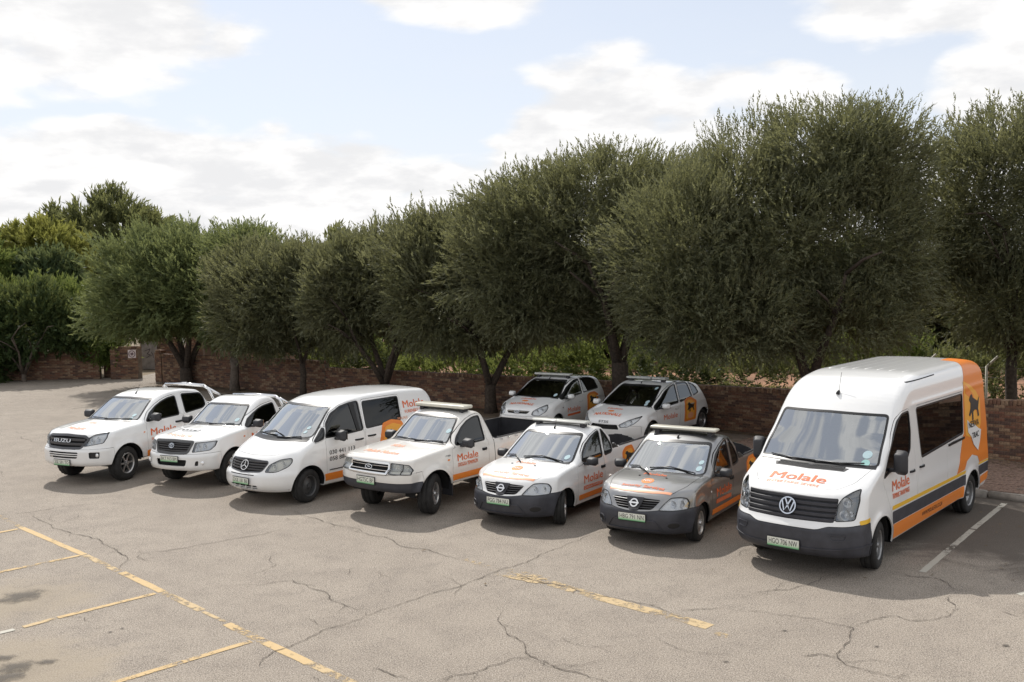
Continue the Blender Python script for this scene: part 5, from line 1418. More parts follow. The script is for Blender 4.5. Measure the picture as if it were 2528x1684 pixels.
tree('bush', 'straggling yellow green bush spilling over the gate pier', (-18.6, 44.6), [(-18.6, 44.5, 1.45, .8, .6, .55), (-17.9, 44.3, 1.1, .45, .4, .35)], 900, .16, GREEN, 37, None, G2, 'bush', k=7, L=(.2, .4), zmin=.7, wid=.4)
tree('shrub', 'brown leafed shrub behind the gate opening', (-16.4, 51), [(-16.6, 51, 2.6, 1.4, 1.1, 1.0), (-15.2, 51, 2.2, .9, .9, .8), (-18, 51, 2.3, 1.0, .9, .9)], 1800, .20, DRYBR, 38, dict(H=.7, r0=.08, limbs=3, mat=BARK2, ztop=2.2, spread=.8), G2, 'shrub', k=8, L=(.25, .5), zmin=.9, wid=.36)

# green growth on the far side of the wall
G3 = 'shrubs beyond the wall'
SH = [('bright green shrub beyond the wall between the third and fourth olive trees', -6.6, 41., 1.5, GREEN), ('bright green low shrub glowing in sun beyond the wall right of the van roof', -2.7, 37.0, 1.25, GREEN), ('dark green shrub beyond the wall behind the leaning stems', -5.2, 40.2, 1.9, DEEP), ('yellow green bush beyond the wall behind the rounded hatchback', .9, 36.0, 1.6, GREEN),
      ('yellow green bush beyond the wall left of the thick trunk', 3.0, 35.0, 2.1, GREEN), ('dark bush beyond the wall right of the thick trunk', 5.3, 33.2, 1.8, DEEP), ('olive coloured bush beyond the wall behind the largest olive tree', 8.6, 32.0, 1.7, TALL), ('light green bush beyond the wall right of the minibus roof', 12.0, 31.5, 2.2, GREEN), ('deep green bush behind the slim trunk of the third olive tree', -9.0, 42.5, 1.9, DEEP), ('grey green bush at the right end beyond the wall', 14.6, 30.0, 2.0, TALL)]
for i, (lb, x, y, h, mt) in enumerate(SH):
    tree('shrub', lb, (x, y), [(x, y, h*.5, 1.3, .9, h*.5), (x+.9, y+.2, h*.4, .9, .8, h*.42), (x-.9, y+.1, h*.42, .9, .8, h*.4)], 900, .18, mt, 50+i, None, G3, 'shrub', k=8, L=(.25, .5), zmin=.05, wid=.36)

# a belt of far trees that closes the view under the crowns
G4 = 'far trees across the field'
base1 = tree('far_tree', 'far dark tree across the field, first from the left', (0, 0), [(0, 0, 3.4, 2.6, 2.0, 2.1), (1.6, 0, 2.4, 1.9, 1.6, 1.7), (-1.6, 0, 2.6, 1.9, 1.6, 1.8), (0, 0, 1.2, 2.6, 1.6, 1.3)], 2300, .42, DEEP, 70, dict(H=1., r0=.2, limbs=3, mat=BARK, ztop=3, spread=1.2), G4, k=7, L=(.4, .8), zmin=.1, wid=.42)
base2 = tree('far_tree', 'far olive toned tree across the field, second from the left', (0, 0), [(0, 0, 3.0, 2.2, 1.9, 2.4), (1.3, 0, 2.0, 1.8, 1.5, 1.6), (-1.5, 0, 2.1, 1.7, 1.6, 1.6), (0, 0, 1.0, 2.4, 1.6, 1.1)], 2300, .42, TALL, 71, dict(H=1., r0=.2, limbs=3, mat=BARK, ztop=3, spread=1.2), G4, k=7, L=(.4, .8), zmin=.1, wid=.42)
ordn = 'first second third fourth fifth sixth seventh eighth ninth tenth eleventh twelfth thirteenth fourteenth'.split()
far = [(-14.5, 56), (-10.5, 55), (-6.5, 54), (-2.5, 52), (1.5, 50), (5., 49), (8.5, 47), (12., 46), (15.5, 44), (19., 43), (23., 42), (27, 41)]
for i, (x, y) in enumerate(far):
    src = base1 if i % 2 == 0 else base2
    o = src
    if i > 1:
        o = src.copy(); COL.objects.link(o)
        for ch in src.children:
            c = ch.copy(); COL.objects.link(c); c.parent = o
    o.location = (x, y, 0); o.rotation_euler.z = i*1.3; sc = .85+.3*((i*37) % 10)/10; o.scale = (sc, sc, sc)
    o['label'] = 'far %s tree across the field, %s from the left in the belt' % (('dark green', 'olive toned')[i % 2], ordn[i])

# grass beyond the wall: blades scattered in tufts
def grass(name, c0, c1, n, mat, seed, h=(.10, .28), wd=.02):
    r = np.random.default_rng(seed)
    a = r.random(n); b = r.random(n); c0 = [np.array(q) for q in c0]
    P = c0[0]+(c0[1]-c0[0])*a[:, None]+(c0[2]-c0[0])*b[:, None]
    hh = r.uniform(h[0], h[1], n); an = r.uniform(0, 6.28, n); w = wd
    dx = np.stack([np.cos(an)*w, np.sin(an)*w], 1); ln = r.normal(size=(n, 2))*.06
    V = np.concatenate([np.concatenate([P-dx, np.full((n, 1), .02)], 1), np.concatenate([P+dx, np.full((n, 1), .02)], 1), np.concatenate([P+ln, hh[:, None]], 1)])
    T = np.stack([np.arange(n), n+np.arange(n), 2*n+np.arange(n)], 1)
    o = mesh_obj(name, V, T.astype(np.int64), mat, None, smooth=False); tag(o, kind='stuff')
    at = o.data.attributes.new('shade', 'FLOAT', 'FACE'); at.data.foreach_set('value', r.random(n).astype(np.float32))
GR = leaf_mat('dry_grass', (.20, .19, .07), (.36, .32, .14), (.16, .19, .06), .35)
GR2 = leaf_mat('green_grass', (.11, .16, .035), (.21, .26, .07), (.14, .18, .04), .35)
grass('dry_grass', [WA-WN*2.-WT*8, WA-WN*2.+WT*20, WA-WN*10-WT*8], None, 26000, GR, 5, (.10, .30), .03)
grass('green_grass', [WA-WN*3.2-WT*12, WA-WN*3.2+WT*12, WA-WN*8-WT*12], None, 22000, GR2, 6, (.08, .22), .03)
# leaning fence posts beyond the wall
FM = simple('weathered_white_post', (.62, .58, .50), .8); WIRE = simple('fence_wire', (.30, .29, .27), .5, metal=.6)
for i, (x, y, lb) in enumerate(((11.95, 28.3, 'white fence post with angled top beyond the wall, nearest the minibus'), (13.25, 27.3, 'white fence post with angled top beyond the wall, second from the minibus'))):
    t = empty('fence_post', (x, y, 0)); tag(t, lb, 'fence post', 'fence posts beyond the wall')
    bm = bmesh.new(); add_tube(bm, [(0, 0, 0), (0, 0, 1.52)], .035, 8); bm_obj('post', bm, FM, t, True)
    bm = bmesh.new(); add_tube(bm, [(0, 0, 1.50), (.30, -.05, 1.80)], .035, 8); bm_obj('angled_arm', bm, FM, t, True)
bm = bmesh.new()
for z in (1.2, 1.48): add_tube(bm, [(11.95, 28.3, z), (12.6, 27.8, z-.02), (13.25, 27.3, z), (15.2, 25.8, z)], .006, 5)
tag(bm_obj('fence_wire', bm, WIRE), 'thin wires strung along the white fence posts beyond the wall', 'wire')
def doors(s, specs, mats=None):
    """side doors: glass, door skin with shut line, seal, handle"""
    for sp in specs:
        for left in (True, False):
            gw = [s.side(w, sp.get('r', .05), left) for w in sp['win']]
            gl = s.side(sp['low'], .06, left)
            fr = sp.get('frame', .045)
            cut = [s.drop(lambda P, g=g: g(P)+.001) for g in gw]
            gd = lambda P: np.minimum(gl(P), np.min([g(P)-fr for g in gw], 0)) if gw else gl(P)
            d = s.take('door', gd, s.paint, .008)
            for g, (iv, it), mat in zip(gw, cut, sp['glass']):
                o = s.put('window', iv, it, M[mat], d, -.008)
                s.ring('window_seal', g, sp.get('seal', .028), M['black'], .0025, .012, 1, o)
            if sp.get('h'):
                y0, y1, z = sp['h']
                s.handle(y0, y1, z, M[sp.get('hm', 'plastic')], (d, d), sp.get('hh', .035), sp.get('hdz', 0.))

def stripe(s, name, poly, mat, left=True, levels=1, off=.004):
    """vinyl stripe laid on whatever panel lies beneath (thin, both sides of the vehicle)"""
    for lf in (True, False):
        g = s.side(poly, .004, lf)
        ga = s.S
        def gg(P):
            v = g(P)
            for wy, wz in ga.wheels:
                v = np.maximum(v, ga.RA+.012-np.hypot(P[:, 1]-wy, P[:, 2]-wz))
            return v
        s.patch(name, gg, M[mat], off, .002, levels)

def blob(cx, cy, rx, ry, n=18, j=.0, seed=1, rot=0.):
    r = random.Random(seed); out = []
    for i in range(n):
        t = 2*math.pi*i/n; k = 1+r.uniform(-j, j)
        a, b = rx*k*math.cos(t), ry*k*math.sin(t)
        out.append((cx+a*math.cos(rot)-b*math.sin(rot), cy+a*math.sin(rot)+b*math.cos(rot)))
    return out

def beast(x, y, w, h, k=1):
    """dark prancing animal shape of the livery panel, as an outline in panel units"""
    pts = [(.10, .78), (.20, .92), (.34, .96), (.42, .82), (.62, .74), (.80, .66), (.95, .80), (.90, .58), (.84, .40), (.92, .16), (.80, .12), (.74, .36), (.56, .40), (.42, .34), (.44, .08), (.32, .06), (.30, .36), (.16, .22), (.06, .28), (.20, .48), (.22, .66)]
    return [(x+w*a, y+h*b) for a, b in pts]

def art_panel(s, outer, inner, animal, glow=None, shield=None, st=None):
    for lf in (True, False):
        p = s.patch('livery_panel', s.side(outer, .05, lf), M['orange'], .003, .002, 1)
        if inner: s.patch('panel_inset', s.side(inner, .04, lf), M['amberart'], .006, .002, 1, p)
        if glow: s.patch('panel_glow', s.side(glow, .03, lf), M['faded'], .008, .002, 2, p)
        if animal: s.patch('animal_silhouette', s.side(animal, .012, lf), M['number'], .010, .002, 3, p)
        if shield: s.patch('shield', s.side(shield, .02, lf), M['whitevinyl'], .010, .002, 2, p)
        if st:
            for (t, a, b, h, w) in st:
                if lf: s.letters(t, 'side', a, b, h, w, M['number'], .02, 'lettering', p, .014)

def bonnet(s, half, y0, y1, zmin, bulge=.06):
    q = [(-half[0], y0+bulge), (-half[0]*.5, y0+bulge*.3), (0, y0), (half[0]*.5, y0+bulge*.3), (half[0], y0+bulge), (half[1], (y0+y1)/2), (half[2], y1+.16), (half[2]*.5, y1+.05), (0, y1), (-half[2]*.5, y1+.05), (-half[2], y1+.16), (-half[1], (y0+y1)/2)]
    return s.take('bonnet', s.topv(q, .05, zmin), s.paint, .008)

def bumper(s, zt, yb, mat, ztc=None, zlo=.0, gap=.007):
    """front bumper skin up to height zt (ztc in the middle), back to the wheel arch at yb"""
    ztc = zt if ztc is None else ztc
    def g(P):
        t = np.clip(np.abs(P[:, 0])/s.W, 0, 1)
        return np.maximum(np.maximum(P[:, 2]-(ztc+(zt-ztc)*t*t), P[:, 1]-yb), zlo-P[:, 2])
    return s.take('front_bumper', g, mat, gap)

def cowl(s, w, z0, z1, mat='black'):
    """strip of black trim between bonnet and windscreen"""
    y0 = WSB[s.key]
    q = s.front([(-w, z0-.04), (w, z0-.04), (w*.99, z1), (0, z1+.01), (-w*.99, z1)], .01, 2.6)
    k = s.S.wsbow[0]
    s.patch('wiper_cowl', lambda P: np.maximum(q(P), y0-.06+k*np.minimum(np.abs(P[:, 0])/s.W, 1.1)**2-P[:, 1]), M[mat], .004, .01, 2)

GRP = 'company vehicles parked in the yard'

def build_isuzu():
    s = Vehicle('pickup_truck', 'white double cab pickup with chrome roll bar, leftmost vehicle of the front row', 'pickup truck', 'isuzu', POSE['isuzu'][:2], POSE['isuzu'][2], M['white'], GRP)
    s.windscreen([(-.73, 1.245), (0, 1.235), (.73, 1.245), (.60, 1.655), (0, 1.675), (-.60, 1.655)], M['ws'])
    w1 = [(1.55, 1.20), (1.72, 1.36), (1.95, 1.49), (2.18, 1.575), (2.40, 1.625), (2.64, 1.65), (2.58, 1.225), (2.04, 1.21)]
    w2 = [(2.85, 1.665), (2.79, 1.235), (3.39, 1.285), (3.50, 1.34), (3.52, 1.50), (3.46, 1.625)]
    s.cabin(1.2, 3.8, 1.0, (1.22, 1.22), 2.15, .78, ((0, 2), (.85, 3)))
    doors(s, [dict(win=[w1], glass=['side'], low=[(1.52, 1.16), (1.53, .60), (1.66, .47), (2.66, .47), (2.69, 1.24)], h=(2.41, 2.66, 1.075), hh=.045),
              dict(win=[w2], glass=['side'], low=[(2.705, 1.24), (2.675, .47), (3.30, .47), (3.55, .80), (3.62, 1.28), (3.4, 1.3)], h=(3.30, 3.55, 1.09), hh=.045)])
    bonnet(s, (.60, .74, .76), .27, 1.17, 1.05)
    bed = s.S.bed
    s.patch('tailgate_seam', s.side([(5.08, .6), (5.095, .6), (5.095, 1.14), (5.08, 1.14)], 0), M['black'], .001, .002)
    iv, it = s.drop(lambda P: np.maximum(np.maximum(bed[0]-P[:, 1], P[:, 1]-bed[1]), np.maximum(np.abs(P[:, 0])-(s.W-bed[2]), P[:, 2]-1.135))-.004)
    s.put('bed_liner', iv, it, M['plastic'])
    s.ring('bed_gap', s.side([(3.78, .5), (5.6, .5), (5.6, 1.3), (3.78, 1.3)], 0), .012, M['black'], .001, .003, 2)
    g = s.recess('grille', s.front([(-.50, 1.055), (0, 1.075), (.50, 1.055), (.60, 1.0), (.46, .82), (0, .805), (-.46, .82), (-.60, 1.0)], .03, 1.2), .06, M['dark'])
    s.ring('grille_frame', s.front([(-.50, 1.055), (0, 1.075), (.50, 1.055), (.60, 1.0), (.46, .82), (0, .805), (-.46, .82), (-.60, 1.0)], .03, 1.2), .045, M['darkhousing'], .008, .03, 2, g)
    s.fbar('slat', -.52, .52, .985, .055, .02, M['darkhousing'], g, .004)
    s.fbar('slat', -.50, .50, .895, .055, .02, M['darkhousing'], g, .004)
    s.letters('ISUZU', 'front', -.33, .925, .07, .50, M['chrome'], .03, 'lettering', g, .02)
    s.lamp([(.84, 1.115), (.86, 1.02), (.83, .905), (.52, .85), (.57, 1.01), (.68, 1.09)], bulbs=((.64, .955, .06), (.745, .985, .05)))
    i = s.recess('air_intake', s.front([(-.43, .735), (.43, .735), (.40, .60), (-.40, .60)], .025, 1.), .06, M['dark'])
    for z in (.69, .645): s.fbar('slat', -.42, .42, z, .022, .02, M['white'], i, 0)
    for mir in (False, True):
        f = s.recess('fog_lamp', s.front([(.655, .735), (.82, .725), (.815, .59), (.66, .60)], .015, 1., mir), .04, M['black'])
        sg = -1 if mir else 1; p = s.surf_front(sg*.765, .66)[0]; bm = bmesh.new()
        bmesh.ops.create_uvsphere(bm, u_segments=14, v_segments=8, radius=.045, matrix=Matrix.Translation((p[0], p[1]+.035, p[2])) @ Matrix.Diagonal((1, .5, 1, 1)))
        bm_obj('fog_lens', bm, M['bowl'], f, True)
    bumper(s, .79, .55, M['white'], .79)
    s.plate('2SE 591 TO', .0, .505)
    cowl(s, .74, 1.20, 1.255)
    s.wiper([(-.55, 1.27), (-.25, 1.275), (.05, 1.27)]); s.wiper([(.0, 1.262), (.3, 1.27), (.6, 1.27)])
    s.sticker(.58, 1.34, .035); s.sticker(.575, 1.28, .03)
    s.mirror(1.68, 1.27, .25, .19, .15, M['plastic'])
    s.aerial(2.15, .16, .6, 0, .016)
    s.letters('Molale', 'side', 1.63, .875, .155, .78, M['letter'], .03)
    s.letters('SECURNA SERVICES', 'side', 1.635, .775, .055, .74, M['letter'], .02)
    stripe(s, 'orange_stripe', [(1.505, .565), (1.52, .425), (3.55, .43), (3.55, .57)], 'orange')
    s.letters('Molale', 'top', -.26, .34, .15, .52, M['faded'], .02, curve=0.1); s.letters('NMS', 'top', -.09, .80, .10, .22, M['faded'], .03)
    P = s.surf_side([1.43], .98); s.patch('indicator', s.side(blob(1.44, .985, .03, .014), 0), M['amber'], .004, .004, 2)
    bm = bmesh.new()                                    # tubular roll bar behind the cab
    for sx in (-1, 1):
        x = sx*.70
        add_tube(bm, [(sx*.84, 3.92, 1.13), (sx*.82, 3.83, 1.40), (sx*.72, 3.74, 1.69), (sx*.60, 3.71, 1.765)], .038, 10)
        add_tube(bm, [(sx*.70, 3.75, 1.70), (sx*.78, 4.15, 1.46), (sx*.84, 4.55, 1.15)], .034, 10)
        add_tube(bm, [(sx*.80, 3.85, 1.36), (sx*.80, 4.28, 1.36)], .022, 8)
    add_tube(bm, [(-.62, 3.71, 1.765), (0, 3.71, 1.785), (.62, 3.71, 1.765)], .040, 10)
    add_box(bm, (0, 3.70, 1.82), (.16, .04, .035), bev=.01)
    bm_obj('roll_bar', bm, M['chrome'], s.root, True)
    s.finish(); s.wheels('six', .375, .255, .225, rad(8)); return s

def build_hilux():
    s = Vehicle('pickup_truck', 'white single cab pickup with black bonnet scoop, between double cab pickup and panel van', 'pickup truck', 'hilux', POSE['hilux'][:2], POSE['hilux'][2], M['white'], GRP)
    s.windscreen([(-.68, 1.185), (0, 1.17), (.68, 1.185), (.575, 1.565), (0, 1.585), (-.575, 1.565)], M['ws'])
    w1 = [(1.43, 1.14), (1.60, 1.30), (1.78, 1.395), (1.98, 1.465), (2.20, 1.51), (2.53, 1.54), (2.50, 1.16)]
    s.cabin(1.2, 2.85, .95, (1.22, 1.15), 2.05, .74)
    doors(s, [dict(win=[w1], glass=['side'], low=[(1.42, 1.12), (1.43, .58), (1.55, .45), (2.56, .45), (2.585, 1.18)], h=(2.28, 2.52, 1.02))])
    bonnet(s, (.58, .70, .72), .24, 1.14, 1.0)
    bed = s.S.bed
    iv, it = s.drop(lambda P: np.maximum(np.maximum(bed[0]-P[:, 1], P[:, 1]-bed[1]), np.maximum(np.abs(P[:, 0])-(s.W-bed[2]), P[:, 2]-1.085))-.004)
    s.put('bed_liner', iv, it, M['plastic'])
    s.ring('bed_gap', s.side([(2.78, .5), (5.6, .5), (5.6, 1.3), (2.78, 1.3)], 0), .012, M['black'], .001, .003, 2)
    gp = [(-.40, 1.0), (0, 1.015), (.40, 1.0), (.49, .995), (.40, .785), (0, .765), (-.40, .785), (-.49, .995)]
    g = s.recess('grille', s.front(gp, .03, 1.2), .05, M['dark'])
    s.ring('grille_frame', s.front(gp, .03, 1.2), .05, M['darksteel'], .010, .03, 2, g)
    for z in (.955, .91, .865, .82): s.fbar('slat', -.42, .42, z, .026, .02, M['darkhousing'], g, 0)
    s.emblem('rings', 0, .915, .058, .02, g)
    s.lamp([(.85, 1.0), (.84, .90), (.79, .825), (.50, .795), (.535, .985)], bulbs=((.60, .89, .06), (.70, .905, .05)))
    s.recess('air_intake', s.front([(-.40, .645), (.42, .645), (.38, .51), (-.36, .51)], .03, 1.), .06, M['dark'])
    for mir in (False, True):
        s.recess('bumper_vent', s.front([(.60, .62), (.655, .625), (.645, .52), (.58, .52)], .01, 1., mir), .03, M['black'])
        sg = -1 if mir else 1; p = s.surf_front(sg*.71, .575)[0]; bm = bmesh.new()
        bmesh.ops.create_uvsphere(bm, u_segments=14, v_segments=8, radius=.045, matrix=Matrix.Translation((p[0], p[1]+.005, p[2])) @ Matrix.Diagonal((1, .5, 1, 1)))
        bm_obj('fog_lamp', bm, M['bowl'], s.root, True)
    bumper(s, .775, .55, M['white'], .75)
    s.plate('BKT 913 BM', .0, .655)
    cowl(s, .69, 1.135, 1.195)
    s.wiper([(-.52, 1.205), (-.25, 1.212), (.05, 1.205)]); s.wiper([(.0, 1.20), (.3, 1.208), (.56, 1.208)])
    s.sticker(.55, 1.285, .042)
    s.mirror(1.60, 1.19, .25, .18, .15, M['plastic'])
    sc = s.patch('bonnet_scoop', s.topv([(-.24, .74), (.22, .74), (.19, .58), (-.21, .58)], .03, 1.0), M['white'], .028, .03, 2)
    for k in range(4):
        x = -.20+.105*k
        s.patch('scoop_opening', s.topv([(x, .635), (x+.075, .635), (x+.07, .585), (x+.005, .585)], .008, 1.0), M['dark'], .031, .004, 3, sc)
    s.letters('Molale', 'top', -.33, .27, .13, .66, M['faded'], .02, curve=.1)
    s.patch('indicator', s.side(blob(1.31, .97, .03, .015), 0), M['amber'], .004, .006, 2)
    s.letters('Molale', 'side', 1.55, .85, .15, .76, M['letter'], .03)
    stripe(s, 'orange_stripe', [(1.46, .56), (1.47, .44), (3.5, .44), (3.5, .56)], 'orange')
    bm = bmesh.new()
    for sx in (-1, 1):
        add_tube(bm, [(sx*.80, 2.92, 1.08), (sx*.78, 2.84, 1.34), (sx*.70, 2.76, 1.58), (sx*.60, 2.74, 1.65)], .036, 10)
        add_tube(bm, [(sx*.70, 2.77, 1.60), (sx*.76, 3.1, 1.40), (sx*.80, 3.55, 1.10)], .034, 10)
    add_tube(bm, [(-.62, 2.74, 1.65), (0, 2.74, 1.67), (.62, 2.74, 1.65)], .038, 10)
    bm_obj('roll_bar', bm, M['chrome'], s.root, True)
    s.finish(); s.wheels('six', .365, .25, .21, rad(6)); return s

def build_vito():
    s = Vehicle('panel_van', 'low white van with black phone numbers and star emblem on its grille', 'van', 'vito', POSE['vito'][:2], POSE['vito'][2], M['white'], GRP)
    s.windscreen([(-.80, 1.235), (-.4, 1.20), (0, 1.19), (.4, 1.20), (.80, 1.235), (.66, 1.76), (0, 1.775), (-.66, 1.76)], M['ws'])
    w1 = [(1.36, 1.20), (1.47, 1.45), (1.66, 1.635), (1.90, 1.745), (2.14, 1.79), (2.38, 1.805), (2.39, 1.225), (1.82, 1.20)]
    qw = [(1.08, 1.145), (1.28, 1.30), (1.40, 1.40), (1.315, 1.185)]
    w2 = [(2.50, 1.775), (2.48, 1.24), (3.51, 1.28), (3.54, 1.775)]
    s.cabin(.95, 4.5, 1.0, (.95, 1.17), 2.1, .85, ((0, 2), (1.0, 3)))
    doors(s, [dict(win=[w1, qw], glass=['side', 'side'], low=[(1.36, 1.18), (1.375, .45), (1.46, .36), (2.40, .36), (2.425, 1.22)], h=(2.14, 2.38, 1.045), frame=.028),
              dict(win=[w2], glass=['privacy'], low=[(2.45, 1.24), (2.43, .36), (3.58, .36), (3.60, 1.28)], h=(2.50, 2.74, 1.075), frame=.05)])
    s.patch('window_divider', s.side([(2.13, 1.785), (2.26, 1.795), (2.30, 1.235), (2.22, 1.23)], .0), M['black'], .004, .01)
    s.windows_rear = None
    bonnet(s, (.52, .66, .80), .30, .80, .85, .10)
    gp = [(-.50, .865), (0, .885), (.50, .865), (.53, .83), (.45, .68), (0, .655), (-.45, .68), (-.53, .83)]
    g = s.recess('grille', s.front(gp, .04, 1.2), .05, M['dark'])
    for z, w in ((.845, .50), (.80, .50), (.755, .48), (.71, .45)): s.fbar('slat', -w, w, z, .032, .025, M['darkhousing'], g, 0.)
    s.ring('grille_frame', s.front(gp, .04, 1.2), .02, M['darkhousing'], .006, .02, 2, g)
    s.emblem('star', 0, .77, .105, .012, g)
    s.lamp([(.84, .915), (.865, .84), (.83, .755), (.72, .675), (.52, .675), (.56, .80), (.70, .895)], ('housing', 'old_lens'), ((.64, .765, .07), (.755, .815, .055)), .08, .04)
    s.ring('bumper_line', s.front([(-2, .0), (2, .0), (2, .605), (0, .655), (-2, .605)], 0, .55), .008, M['dark'], -.001, .004, 2)
    s.fbar('bumper_slot', -.34, .34, .615, .02, .012, M['dark'], None, .003)
    i = s.recess('air_intake', s.front([(-.36, .425), (.42, .425), (.40, .345), (-.32, .345)], .025, 1.), .06, M['dark'])
    s.fbar('slat', -.36, .40, .385, .014, .02, M['white'], i)
    for x in (-.22, -.05, .12, .28):
        p = s.surf_front(x, .385)[0]; bm = bmesh.new(); add_box(bm, (p[0], p[1]+.012, p[2]), (.012, .02, .08)); bm_obj('slat', bm, M['white'], i)
    bumper(s, .33, .48, M['white'], .33)
    s.plate('DGE 181 BB', .03, .50)
    cowl(s, .80, 1.165, 1.215)
    s.wiper([(-.66, 1.235), (-.3, 1.245), (.06, 1.235)]); s.wiper([(-.42, 1.255), (-.12, 1.31), (.26, 1.225)]); s.wiper([(.06, 1.215), (.3, 1.215), (.62, 1.235)])
    s.sticker(.60, 1.39, .035); s.sticker(.60, 1.32, .03)
    s.mirror(1.62, 1.20, .25, .22, .16, M['plastic'])
    s.letters('030 441 113', 'side', 1.44, .855, .085, .68, M['number'], .025)
    s.letters('058 88-135', 'side', 1.44, .73, .085, .64, M['number'], .025)
    stripe(s, 'orange_stripe', [(1.29, .49), (1.33, .345), (3.68, .345), (3.68, .49)], 'orange')
    stripe(s, 'side_moulding', [(1.43, .565), (3.66, .565), (3.66, .545), (1.43, .545)], 'black', off=.012)
    s.letters('Molale', 'side', 3.66, 1.51, .15, .66, M['letter'], .03)
    s.letters('FORENSICI OVS', 'side', 3.68, 1.40, .065, .60, M['letter'], .025)
    s.letters('MOLALE', 'side', 3.42, 1.29, .05, .30, M['faded'], .02)
    s.ring('panel_crease', s.side([(3.66, 1.0), (4.42, 1.0), (4.42, 1.62), (4.2, 1.75), (3.66, 1.78)], .18), .012, M['white'], -.002, .01, 2)
    art_panel(s, [(2.84, .93), (2.95, 1.28), (3.22, 1.33), (3.52, 1.27), (3.66, 1.0), (3.66, .80), (2.86, .80)], [(2.95, .92), (3.02, 1.20), (3.25, 1.25), (3.50, 1.18), (3.58, 1.0), (3.5, .86), (3.0, .86)], beast(3.0, .86, .56, .28))
    s.aerial(2.1, .0, .5, 0, .012) if False else None
    s.finish(.02); s.wheels('vents', .325, .24, .205, rad(10), ('darksteel', 'dark')); return s

